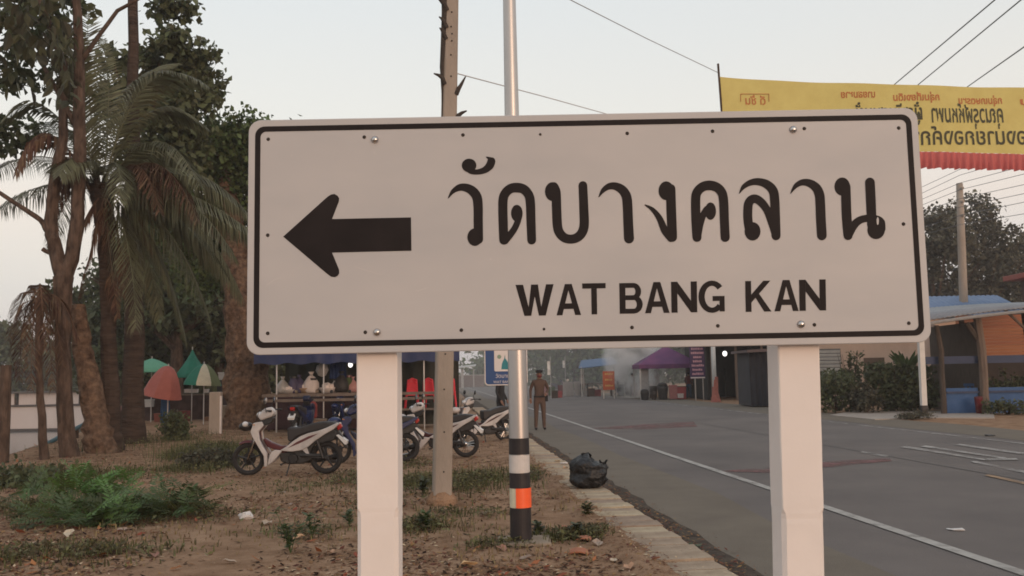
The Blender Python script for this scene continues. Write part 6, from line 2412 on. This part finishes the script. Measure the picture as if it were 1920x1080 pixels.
# far end of the road: low wall, white roofed shed, hedge and wood
t = thing('far_shed', 'small shed with white sheet roof at the far end of the road', 'shed', (dpt(872, 700, 130).x, 130, 0))
b = MB()
b.add([(-1.9, -1, dpt(872, 690, 130).z), (1.5, -1, dpt(872, 686, 130).z), (1.5, 2, dpt(872, 683, 130).z), (-1.9, 2, dpt(872, 687.5, 130).z)], [(0, 1, 2, 3)])
o = b.build('roof', sw, t)
o.modifiers.new('thick', 'SOLIDIFY').thickness = .12
b = MB()
b.box((-.4, 0, 1.4), (.35, .2, 2.8)).box((1.2, .5, 1.4), (.15, .15, 2.6))
b.build('posts', steel2, t)
xa, xb = dpt(842, 700, 140).x, dpt(908, 700, 140).x
b = MB()
b.box((0, 0, .9), (xb - xa, .3, 1.8))
w_ = tag(b.build('far_wall', M('wall_reddish', (0.13, 0.09, 0.08), rough=.9, scale=.6, c2=(0.19, 0.14, 0.125)), None, loc=((xa + xb) / 2, 140, 0)), 'low reddish brick wall at the far end of the road', 'wall')
b = MB()
b.box((0, 0, 1.84), (xb - xa + .1, .4, .08))
b.build('coping', steel2, w_)
tl = []
for k in range(46):
    x = -62 + k * 3.3
    D_ = 150 - 35 * smoothstep(10, 60, x) + rng.uniform(-8, 8)
    tl.append(((x, D_, rng.uniform(2.5, 5)), (rng.uniform(3, 4.5), 3, rng.uniform(3, 5))))
    tl.append(((x + rng.uniform(-1, 1), D_, rng.uniform(.5, 2)), (3, 2.5, 2.2)))
me = leaf_cloud(tl, 26000, .85, leafm, 1.0, 20)
setting(mobj('distant_treeline', me, None), 'stuff')
for k, (px, D_, w, top_) in enumerate(((1010, 105, 14, 560), (1080, 95, 12, 570), (1150, 100, 13, 560), (1230, 88, 12, 540), (1310, 82, 12, 530), (1400, 78, 11, 520))):
    tree_at(px, top_, D_, w, .95, 'grey green hazy tree behind the ' + ('policeman', 'leaning white boards', 'orange signboard', 'purple canopy', 'purple board sign', 'dark navy kiosk')[k], leafm, 3500, .6, 'hazy trees behind the roadside stalls', dens=.9, name='roadside_tree', lobes=12)
# motorcycles and goods in the hazy row left of the orange sign
def dim(label, px, D_, hpx, mat, grp):
    g = dpt(px, 740, D_)
    s = D_ / FPX
    return small_box(label, px, 0, D_, 10, hpx, mat, 'goods_crate', 'crate', grp)
for k, px in enumerate((1040, 1048, 1165, 1178, 1190)):
    D_ = 64 + k
    hh = (14, 12, 22, 26, 20)[k]
    t = small_box(('dark crate at the hazy roadside nearest the policeman', 'red crate at the hazy roadside beside the dark crate', 'black crate in the smoke right of the orange signboard', 'tallest dark crate in the smoke', 'maroon crate in the smoke left of the purple canopy')[k], px, 740 - hh / 2 - 0, D_, 11, hh, (darkw, rc, engm, darkw, maroon)[k], 'goods_crate', 'crate', 'crates at the hazy roadside')
    t.location.z = 0
# smoke from the grill
sm_ = bpy.data.materials.new('smoke')
sm_.use_nodes = True
nn, ll = sm_.node_tree.nodes, sm_.node_tree.links
nn.remove(nn['Principled BSDF'])
pv = nn.new('ShaderNodeVolumePrincipled')
pv.inputs['Color'].default_value = (.93, .93, .93, 1)
pv.inputs['Anisotropy'].default_value = .1
tcn = nn.new('ShaderNodeTexCoord')
ns = nn.new('ShaderNodeTexNoise')
ns.inputs['Scale'].default_value = .9
ns.inputs['Detail'].default_value = 3
ll.new(tcn.outputs['Object'], ns.inputs['Vector'])
r1 = nn.new('ShaderNodeMapRange')
r1.inputs['From Min'].default_value = .42
r1.inputs['From Max'].default_value = .72
r1.inputs['To Min'].default_value = 0
r1.inputs['To Max'].default_value = 1.0
ll.new(ns.outputs[0], r1.inputs[0])
# falls off from the plume's own axis (object space)
ln = nn.new('ShaderNodeVectorMath')
ln.operation = 'LENGTH'
mpn = nn.new('ShaderNodeMapping')
mpn.inputs['Scale'].default_value = (1 / 2.3, 1 / 1.9, 1 / 3.2)
mpn.inputs['Location'].default_value = (0, 0, -.85)
ll.new(tcn.outputs['Object'], mpn.inputs[0])
ll.new(mpn.outputs[0], ln.inputs[0])
r2 = nn.new('ShaderNodeMapRange')
r2.inputs['From Min'].default_value = .15
r2.inputs['From Max'].default_value = 1.0
r2.inputs['To Min'].default_value = 9
r2.inputs['To Max'].default_value = 0
ll.new(ln.outputs['Value'], r2.inputs[0])
mu = nn.new('ShaderNodeMath')
mu.operation = 'MULTIPLY'
ll.new(r1.outputs[0], mu.inputs[0])
ll.new(r2.outputs[0], mu.inputs[1])
ll.new(mu.outputs[0], pv.inputs['Density'])
ll.new(pv.outputs[0], nn['Material Output'].inputs['Volume'])
g = dpt(1192, 735, 60.5)
b = MB()
b.ball((0, 0, 2.75), (2.4, 2.0, 3.3), 16, 10)
setting(b.build('smoke', sm_, None, loc=(g.x, 60.5, .1)), 'stuff')
hzm = bpy.data.materials.new('smoke_haze')
hzm.use_nodes = True
nn, ll = hzm.node_tree.nodes, hzm.node_tree.links
nn.remove(nn['Principled BSDF'])
pv = nn.new('ShaderNodeVolumePrincipled')
pv.inputs['Color'].default_value = (.80, .81, .82, 1)
pv.inputs['Density'].default_value = .007
ll.new(pv.outputs[0], nn['Material Output'].inputs['Volume'])
b = MB()
b.box((0, 0, 0), (34, 34, 9))
b.v = [(v[0], v[1], v[2]) for v in b.v]
hz_ = b.build('smoke_haze', hzm, None, loc=(dpt(1120, 700, 76).x, 77.5, 4.0))
setting(hz_, 'stuff')

# dusk air over the whole place
am = bpy.data.materials.new('air')
am.use_nodes = True
nn, ll = am.node_tree.nodes, am.node_tree.links
nn.remove(nn['Principled BSDF'])
pv = nn.new('ShaderNodeVolumePrincipled')
pv.inputs['Color'].default_value = (.90, .88, .87, 1)
pv.inputs['Density'].default_value = .0008
ll.new(pv.outputs[0], nn['Material Output'].inputs['Volume'])
b = MB()
b.box((0, 0, 0), (2400, 2400, 23))
setting(b.build('haze', am, None, loc=(0, 600, 6.5)), 'stuff')

# low goods along the umbrella stalls
for k, (px, mt, w, h, lb) in enumerate(((300, M('bundle_rust', (0.20, 0.06, 0.04), rough=.8), 16, 20, 'rust red bundle in front of the dark cloth covered table'), (345, maroon, 18, 24, 'maroon bundle under the pointed green umbrella'), (395, M('bundle_brown', (0.16, 0.08, 0.04), rough=.8), 18, 12, 'brown bundle hanging low under the striped umbrella'), (415, engm, 14, 22, 'black bundle right of the striped umbrella'))):
    t = small_box(lb, px, 765, 35.4, w, h, mt, 'goods_bundle', 'bundle')
    t.location.z = 0.0

for k, (px, D_, h, mt, lb) in enumerate(((1022, 70, 20, M('stall_pink', (0.30, 0.15, 0.15), rough=.8), 'pinkish covered stack at the hazy roadside just behind the policeman'), (1034, 72, 16, M('stall_green', (0.07, 0.10, 0.04), rough=.8), 'green covered stack below the tall pale flag'), (1053, 74, 18, maroon, 'maroon covered stack below the small pale flag'), (1108, 67, 15, M('stall_brown', (0.14, 0.08, 0.06), rough=.8), 'brown covered stack on the ground under the blue awning'), (1120, 67.5, 12, rc, 'low red covered stack under the blue awning'), (1225, 60, 22, darkw, 'dark covered stack behind the charcoal grill'))):
    t = small_box(lb, px, 735, D_, 12, h, mt, 'covered_stack', 'stack')
    t.location.z = 0.0
for px, D_, rz, sh_, tr, lb in ((1186, 61.5, 20, darkc, darkc, 'distant person in dark clothes standing in the smoke by the grill'), (1292, 57, 160, maroon, jean, 'distant person in maroon shirt under the right side of purple canopy'), (1092, 69, 40, M('pale_shirt', (0.35, 0.30, 0.28), rough=.85), darkc, 'distant person in pale shirt under the blue awning')):
    g = dpt(px, 740, D_)
    person(lb, (g.x, D_, 0), R(rz), sh_, tr, darkc, [((-.24, .0, 1.17), (-.2, -.16, .98)), ((.24, .0, 1.17), (.2, -.14, .98))], h=1.62, spread=.03, hair=darkc)
# ------------------------------------------------------------------ ground cover and litter
def gz_arr(P):
    return np.array([ground_z(x, y) for x, y in P])
def scatter(n, near=True, vmax=1.65):
    out = []
    while len(out) < n:
        y = 5.2 + 25 * rng.random() ** 1.7
        x = rng.uniform(-.62, .22) * y * 1.02
        u, v = uv_of(x, y)
        if v > vmax:
            continue
        if (Vector((x, y, 0)) - BA).dot(bank_n) > .8:
            continue
        out.append((x, y))
    return np.array(out)
def flat_leaves(name, n, size, mat, lift=.004, curl=.5, dens_noise=True, vmax=1.65, pts=None):
    P = scatter(n, vmax=vmax) if pts is None else pts
    if dens_noise and pts is None:
        keep = np.array([noise.noise(Vector((x * .55, y * .55, 1.7))) + .35 * noise.noise(Vector((x * 2.2, y * 2.2, 5))) + rng.normal() * .22 > -.10 for x, y in P])
        P = P[keep]
    N = len(P)
    Z = gz_arr(P) + lift
    c = np.stack([P[:, 0], P[:, 1], Z], 1)
    a = rng.random(N) * 2 * np.pi
    L = size * (.45 + 1.0 * rng.random(N) ** 1.6)
    W = L * (.28 + .25 * rng.random(N))
    d = np.stack([np.cos(a), np.sin(a), (rng.random(N) - .3) * curl], 1)
    s = np.stack([-np.sin(a), np.cos(a), (rng.random(N) - .5) * curl], 1)
    h = np.array([0, 0, 1.0])
    k = (rng.random(N) * .3 * curl)[:, None] * L[:, None]
    v = np.stack([c - d * L[:, None] * .5, c + s * W[:, None] * .5 + h * k, c + d * L[:, None] * .5 + h * k * 1.2, c - s * W[:, None] * .5 + h * k * .6], 1)
    v[:, :, 2] = np.maximum(v[:, :, 2], Z[:, None] - lift * .3)
    f = np.arange(4 * N).reshape(-1, 4)
    return setting(mobj(name, npmesh(name, v.reshape(-1, 3), f, mat), None), 'stuff')
lit1 = M('litter_brown', (0.20, 0.095, 0.052), rough=.9, var=.2, island=.55, scale=3, spec=.1)
lit2 = M('litter_tan', (0.46, 0.33, 0.225), rough=.9, var=.15, island=.4, scale=3, spec=.1)
lit3 = M('litter_dark', (0.04, 0.024, 0.018), rough=1, island=.4, scale=3, spec=.05)
lit4 = M('litter_rust', (0.30, 0.11, 0.055), rough=.9, island=.3, scale=3, spec=.1)
flat_leaves('leaf_litter', 30000, .06, lit1)
flat_leaves('leaf_litter', 9000, .042, lit2, dens_noise=True)
flat_leaves('leaf_litter', 20000, .06, lit3)
flat_leaves('leaf_litter', 1500, .09, lit4, curl=.9)
# broader dead leaves close to the camera that can be told apart
dead = [M('dead_leaf', (0.40, 0.21, 0.12), rough=.85, scale=8, objrand=.4, c2=(0.50, 0.31, 0.2)), M('dead_leaf_pale', (0.42, 0.33, 0.25), rough=.85, scale=8, objrand=.3)]
def dead_leaf_mesh(k):
    r = random.Random(50 + k)
    vs = [(0, -.5, 0)]
    for t, w in ((-.3, .22), (0, .32), (.28, .2)):
        z = r.uniform(.02, .16)
        vs += [(-w, t, z + .08), (0, t, z * .4), (w, t, z + r.uniform(0, .12))]
    vs.append((0, .5, r.uniform(0, .2)))
    fs = [(0, 2, 1), (0, 3, 2), (1, 2, 5, 4), (2, 3, 6, 5), (4, 5, 8, 7), (5, 6, 9, 8), (7, 8, 10), (8, 9, 10)]
    me = bpy.data.meshes.new('fallen_leaf')
    me.from_pydata(vs, [], fs)
    me.materials.append(dead[k % 2])
    return me
dl = [dead_leaf_mesh(k) for k in range(6)]
spots = [(940, 1030), (1085, 1035), (1095, 1012), (915, 958), (840, 975), (500, 985), (1010, 985), (1120, 1020), (210, 995), (130, 1010), (330, 1075), (230, 1004), (1060, 880), (1045, 868), (880, 1062), (795, 1010), (620, 1040), (430, 1062), (560, 1012), (1150, 1052), (1180, 1066), (985, 1050), (1230, 1055), (350, 1020), (290, 1050), (60, 1030), (700, 985), (650, 925), (700, 910), (530, 930), (720, 965), (545, 950)]
for k, (x, y) in enumerate(spots):
    p = gpt(x, y, .05)
    o = mobj('fallen_leaf', dl[k % 6], None)
    o.location = (p.x, p.y, ground_z(p.x, p.y) + .012 if uv_of(p.x, p.y)[1] < 1.7 else .075)
    s = rnd.uniform(.09, .17)
    o.scale = (s, s, s)
    o.rotation_euler = (rnd.uniform(-.25, .25), rnd.uniform(-.25, .25), rnd.random() * 6.28)
    tag(o, 'curled brown dead leaf lying on the bare dirt or footpath', 'leaf', 'fallen dead leaves on the dirt')
# grit along the gutter and stones on the dirt
P = []
for _ in range(2600):
    u = 4 + 30 * rng.random() ** 1.8
    q = road(u, 2.3 + abs(rng.normal()) * .13)
    P.append((q.x, q.y))
P = np.array(P)
def gz_flat(z):
    global gz_arr
    gz_arr = lambda P: np.full(len(P), z)
_keep = gz_arr
gz_flat(.014)
flat_leaves('gutter_litter', 0, .045, lit1, pts=P, lift=.006)
P2 = np.array([(road(4 + 20 * rng.random() ** 1.6, 1.72 + .56 * rng.random() ** 2.2))[:2] for _ in range(700)])
gz_flat(.074)
flat_leaves('footpath_litter', 0, .035, lit2, pts=P2, lift=.003)
P3 = np.array([(road(4 + 26 * rng.random() ** 1.6, 1.55 + .35 * rng.random()))[:2] for _ in range(2600)])
flat_leaves('footpath_litter', 0, .045, lit1, pts=P3, lift=.003)
gz_arr = _keep
# soil creeping over the inner edge of the slabs
b = MB()
vs = []
N_ = 160
for i in range(N_ + 1):
    u = 3.0 + 26 * i / N_
    w = .12 + .12 * noise.noise(Vector((u * .9, 2, 0))) + .07 * noise.noise(Vector((u * 4, 1, 0)))
    vs += [road(u, 1.45, .02), road(u, 1.62, .082 + .01 * noise.noise(Vector((u * 3, 5, 0)))), road(u, 1.70 + w, .066)]
b.add(vs, [(3 * i + r, 3 * i + r + 1, 3 * i + r + 4, 3 * i + r + 3) for i in range(N_) for r in (0, 1)])
setting(b.build('soil_spill', dirt, None, smooth=True))

# grass: patches of blades
grassm = M('grass', (0.075, 0.085, 0.032), rough=.8, island=.5, scale=3, var=.3, spec=.15, c2=(0.13, 0.12, 0.055), trans=.2)
grassd = M('grass_dry', (0.22, 0.16, 0.085), rough=.9, island=.4, scale=3, spec=.1, trans=.15)
def blades(name, patches, mat):
    C, Hh = [], []
    for px, py, rx, ry, n, h in patches:
        c = gpt(px, py, .05)
        q = rng.normal(size=(n, 2)) * .45
        for a in q:
            x, y = c.x + a[0] * rx, c.y + a[1] * ry
            if uv_of(x, y)[1] > 2.0:
                continue
            C.append((x, y, ground_z(x, y)))
            Hh.append(h * rng.uniform(.4, 1.2))
    C = np.array(C)
    Hh = np.array(Hh)[:, None]
    N = len(C)
    a = rng.random(N) * 6.283
    dr = np.stack([np.cos(a), np.sin(a), np.zeros(N)], 1)
    lean = rng.random((N, 1)) * .9
    w = np.stack([-np.sin(a), np.cos(a), np.zeros(N)], 1) * (.004 + .004 * rng.random((N, 1)))
    up = np.array([0, 0, 1.0])
    m = C + up * Hh * .6 + dr * Hh * lean * .3
    t = C + up * Hh * (1 - .3 * lean) + dr * Hh * lean
    v = np.stack([C - w, C + w, m + w * .7, m - w * .7, t, t], 1)
    v[:, 5] = t + w * .1
    o_ = np.arange(N)[:, None] * 6
    f = np.concatenate([o_ + np.array([[0, 1, 2, 3]]), o_ + np.array([[3, 2, 5, 4]])])
    return setting(mobj(name, npmesh(name, v.reshape(-1, 3), f, mat), None), 'stuff')
GRASS = [(880, 905, 1.0, 1.6, 2200, .16), (790, 905, .5, 1.2, 900, .15), (930, 895, .5, 1.0, 700, .14), (795, 985, .45, .5, 500, .14), (1040, 1005, .55, .35, 700, .12), (1110, 1000, .4, .35, 450, .12), (870, 960, .7, .4, 350, .1),
                (930, 1020, .4, .25, 260, .1), (390, 855, .9, 1.6, 2600, .38), (370, 885, .8, .8, 900, .2), (90, 1050, 1.0, .7, 900, .1), (200, 1040, .8, .5, 450, .1), (60, 960, 1.0, 1.2, 1500, .14), (300, 975, 1.4, .8, 700, .12), (170, 900, 1.2, 2.0, 1500, .2),
                (40, 900, .8, 2.0, 1200, .25), (290, 830, 2.0, 4, 1500, .25), (455, 860, .5, 1, 400, .3), (660, 900, .7, 1.5, 500, .1), (560, 915, 1.2, 1.2, 400, .08), (210, 790, 2.0, 5, 900, .4), (560, 1000, .6, .5, 250, .1), (1000, 890, .3, 1.5, 400, .12), (700, 950, .6, 1, 300, .1), (770, 870, .5, 1.5, 400, .1)]
blades('grass', [(a, b_, c, d, int(n * .45), h * .85) for a, b_, c, d, n, h in GRASS], grassm)
blades('dry_grass', [(450, 960, 3.0, 3.0, 350, .05), (870, 985, 1.2, .8, 260, .06), (640, 1000, 1.6, 1.2, 200, .05), (230, 1010, 1.8, 1.0, 250, .06), (960, 1040, .7, .4, 120, .06), (1090, 940, .4, 1.2, 260, .08), (900, 880, 1.0, 3, 250, .07)], grassd)
def cover(name, patches, mat, size):
    P, H_ = [], []
    for px, py, rx, ry, n, h in patches:
        c = gpt(px, py, .05)
        for a in rng.normal(size=(n, 2)) * .42:
            x, y = c.x + a[0] * rx, c.y + a[1] * ry
            if uv_of(x, y)[1] > 1.95 or noise.noise(Vector((x * 2.1, y * 2.1, 4))) < -.12:
                continue
            dome = max(.1, 1 - (a[0] ** 2 + a[1] ** 2) * .9)
            P.append((x, y, ground_z(x, y) + .01 + h * .75 * dome * rng.random()))
    P = np.array(P)
    N = len(P)
    a = unit(rng.normal(size=(N, 3)) * np.array([1, 1, .45]) + np.array([0, 0, .2]))
    w = unit(np.cross(a, unit(rng.normal(size=(N, 3)) * .6 + np.array([0, 0, 1.0]))))
    L = size * (.5 + .9 * rng.random((N, 1)))
    v = np.stack([P, P + a * L * .5 + w * L * .22, P + a * L, P + a * L * .5 - w * L * .22], 1)
    v[:, :, 2] = np.maximum(v[:, :, 2], P[:, None, 2] * 0 + (P[:, 2] - .0)[:, None] - .01)
    return setting(mobj(name, npmesh(name, v.reshape(-1, 3), np.arange(4 * N).reshape(-1, 4), mat), None), 'stuff')
coverm = M('ground_cover_leaf', (0.088, 0.086, 0.040), rough=.7, var=.3, scale=2, island=.55, spec=.15, c2=(0.15, 0.125, 0.068), trans=.2)
cover('ground_cover', [(a, b_, c, d, int(n * 1.1), h) for a, b_, c, d, n, h in GRASS], coverm, .055)


# heap of freshly cut leafy branches: sprigs are parts
hp = gpt(215, 968, .05)
heap = thing('branch_heap', 'heap of cut green feathery branches lying on the dirt', 'branches', (hp.x, hp.y, ground_z(hp.x, hp.y)))
def sprig_mesh(k, mat):
    r = random.Random(k)
    b = MB()
    L = r.uniform(.45, .7)
    bend = r.uniform(-.15, .15)
    b.tube([(0, 0, 0), (bend * .3, L * .5, .06), (bend, L, -.02)], [.006, .004, .002], 4)
    for i in range(13):
        t = .1 + .9 * i / 12
        c = Vector((bend * t * t, L * t, .12 * t * (1 - t)))
        for s in (-1, 1):
            l = .16 * (1 - .45 * t) * r.uniform(.8, 1.2)
            d = Vector((s * .9, .55, r.uniform(-.25, .2)))
            w = Vector((-.3 * s, .9, 0)) * l * .16
            e = c + d * l
            o = len(b.v)
            b.v += [tuple(c), tuple(c + d * l * .5 + w), tuple(e), tuple(c + d * l * .5 - w)]
            b.f.append((o, o + 1, o + 2, o + 3))
    me = bpy.data.meshes.new('sprig')
    me.from_pydata(b.v, [], b.f)
    me.materials.append(mat)
    return me
sprigd = M('sprig_dark', (0.075, 0.105, 0.040), rough=.55, var=.25, scale=3, objrand=.4, spec=.25, trans=.2)
sprigb = M('sprig_bright', (0.10, 0.175, 0.045), rough=.5, var=.25, scale=3, objrand=.3, spec=.3, trans=.25)
sprigy = M('sprig_yellowing', (0.13, 0.13, 0.045), rough=.6, var=.25, scale=3, objrand=.3, spec=.2, trans=.2)
sd = [sprig_mesh(k, sprigd) for k in range(4)]
sbm = [sprig_mesh(10 + k, sprigb) for k in range(3)]
sy_ = [sprig_mesh(20 + k, sprigy) for k in range(2)]
def put(meshes, n, cx, cy, rx, ry, z0, z1, up=.25, par=heap):
    for k in range(n):
        p = gpt(cx + rng.normal() * rx, cy, .05)
        yo = rng.normal() * ry
        rr = max(0, 1 - .5 * abs(rng.normal()))
        o = mobj('sprig', meshes[k % len(meshes)], None, par)
        x, y = p.x, p.y + yo
        o.location = (x - par.location.x, y - par.location.y, ground_z(x, y) - par.location.z + .02 + rng.uniform(z0, z1) * rr)
        o.rotation_euler = (up + rng.normal() * .35, rng.normal() * .35, rng.random() * 6.28)
        s = rng.uniform(.42, .85)
        o.scale = (s, s, s)
put(sd, 105, 225, 975, 55, .35, 0, .26)
put(sbm, 64, 165, 962, 26, .22, .12, .42, .4)
put(sbm, 22, 200, 985, 40, .2, .0, .28)
put(sd, 40, 300, 972, 40, .3, 0, .25)
put(sy_, 22, 345, 962, 22, .25, .0, .16)
put(sd, 22, 40, 950, 40, .4, 0, .22)
put(sd, 26, 130, 990, 60, .3, 0, .15)
# upright weeds
def weed(label, px, py, h, n, mat=None, base=None):
    p = gpt(px, py, .05)
    t = thing('weed_plant', label, 'weed', (p.x, p.y, ground_z(p.x, p.y)))
    for k in range(n):
        a = rng.random() * 6.28
        L = h * rng.uniform(.6, 1.1)
        lean_ = rng.uniform(.05, .35)
        b = MB()
        tip = Vector((math.cos(a) * L * lean_, math.sin(a) * L * lean_, L))
        b.tube([(0, 0, 0), tip * .5 + Vector((0, 0, .02)), tip], [.006, .004, .002], 4)
        for i in range(9):
            q = tip * (.25 + .75 * i / 8)
            for s in (0, 1):
                aa = rng.random() * 6.28
                l = .085 * rng.uniform(.6, 1.2)
                d = Vector((math.cos(aa), math.sin(aa), rng.uniform(-.1, .6))).normalized() * l
                w = Vector((-math.sin(aa), math.cos(aa), 0)) * l * .28
                o = len(b.v)
                b.v += [tuple(q), tuple(q + d * .5 + w), tuple(q + d), tuple(q + d * .5 - w)]
                b.f.append((o, o + 1, o + 2, o + 3))
        b.build('stalk', mat or leafm, t)
    return t
weed('leafy weed in the dirt just left of the left sign post', 545, 1040, .36, 5)
weed('smaller weed between the left post and the taller weed', 585, 1010, .30, 3)
weed('low weed at the foot of the left sign post', 655, 985, .2, 3)
weed('green weed clump right of the left sign post', 795, 990, .16, 6)
weed('small weed growing through the footpath edge', 1104, 968, .14, 4, grassm)
weed('weed tuft in the gutter beside the footpath', 1300, 1020, .10, 4, leafd)
weed('creeping weed right of the banded lamp pole', 1010, 1000, .13, 6, leafd)
weed('creeping weed between lamp pole and footpath', 1080, 1005, .13, 7, leafd)
weed('leafy clump at the foot of the concrete pole', 792, 925, .2, 7, leafd)
bush('dense dark round bush in front of the umbrella tables', 334, 812, gpt(334, 830, 0).y, .62, .85, leafd, 2600, .10)
bush('grey green weedy bush left of the red and white motorcycle', 392, 885, gpt(395, 884, 0).y, 1.0, .42, leafg, 2200, .075)
bush('low green undergrowth below the leaning tree', 60, 900, gpt(80, 915, 0).y, 1.6, .35, leafd, 1800, .09)

# litter: crumpled white paper, slab offcuts, wrapper on the road
def crumple(label, px, py, size, mat, flat=.6, z=None, cat='litter', name='crumpled_paper'):
    p = gpt(px, py, .05 if z is None else z)
    b = MB()
    b.ball((0, 0, size * flat * .5), (size, size * .7, size * flat * .6), 9, 6)
    b.v = [tuple(Vector(v) * (1 + .45 * noise.noise(Vector(v) * (2.2 / size)))) for v in b.v]
    o = b.build(name, mat, None, loc=(p.x, p.y, (ground_z(p.x, p.y) if z is None else z) - .005))
    o.rotation_euler = (0, 0, rnd.random() * 3)
    return tag(o, label, cat)
wp = M('waste_white', (0.62, 0.58, 0.55), rough=.7, var=.08)
crumple('crumpled white paper bag on the dirt by the cut branches', 461, 976, .085, wp, .9)
crumple('small white scrap of paper left of the footpath weed', 1090, 962, .06, lit2, .5)
crumple('white plastic scrap on the footpath by the rubbish bag', 1058, 869, .07, wp, .35, .07)
crumple('flattened white wrapper lying on the road', 1793, 993, .085, wp, .2, .006)
crumple('dark scrap on the road near the far verge', 1857, 817, .16, engm, .2, .006)
crumple('tiny white scrap on the ground right of lamp pole', 1012, 978, .03, wp, .5)
crumple('pale broken brick beside the lamp pole', 912, 960, .07, footc, .6, name='broken_brick', cat='brick')
bk = M('broken_tile', (0.30, 0.11, 0.06), rough=.9, scale=12, c2=(0.38, 0.16, 0.09))
for k, (x, y, w, lb) in enumerate(((1085, 1038, .17, 'orange broken roof tile right of the lamp pole footing'), (1096, 1012, .13, 'second broken roof tile, nearer the footpath'), (1058, 990, .10, 'small reddish tile piece behind the lamp pole weeds'))):
    p = gpt(x, y, .05)
    b = MB()
    n_ = 7
    vs = []
    for i in range(n_ + 1):
        a = -.5 + i / n_
        vs += [(a * w, -.05, .02 * math.cos(a * 3)), (a * w * .85, .06, .02 * math.cos(a * 3))]
    b.add(vs, [(2 * i, 2 * i + 1, 2 * i + 3, 2 * i + 2) for i in range(n_)])
    o = tag(b.build('roof_tile', bk, None, loc=(p.x, p.y, ground_z(p.x, p.y) + .012)), lb, 'tile')
    o.modifiers.new('thick', 'SOLIDIFY').thickness = .012
    o.rotation_euler = (rnd.uniform(.05, .3), 0, rnd.uniform(-.5, .5))
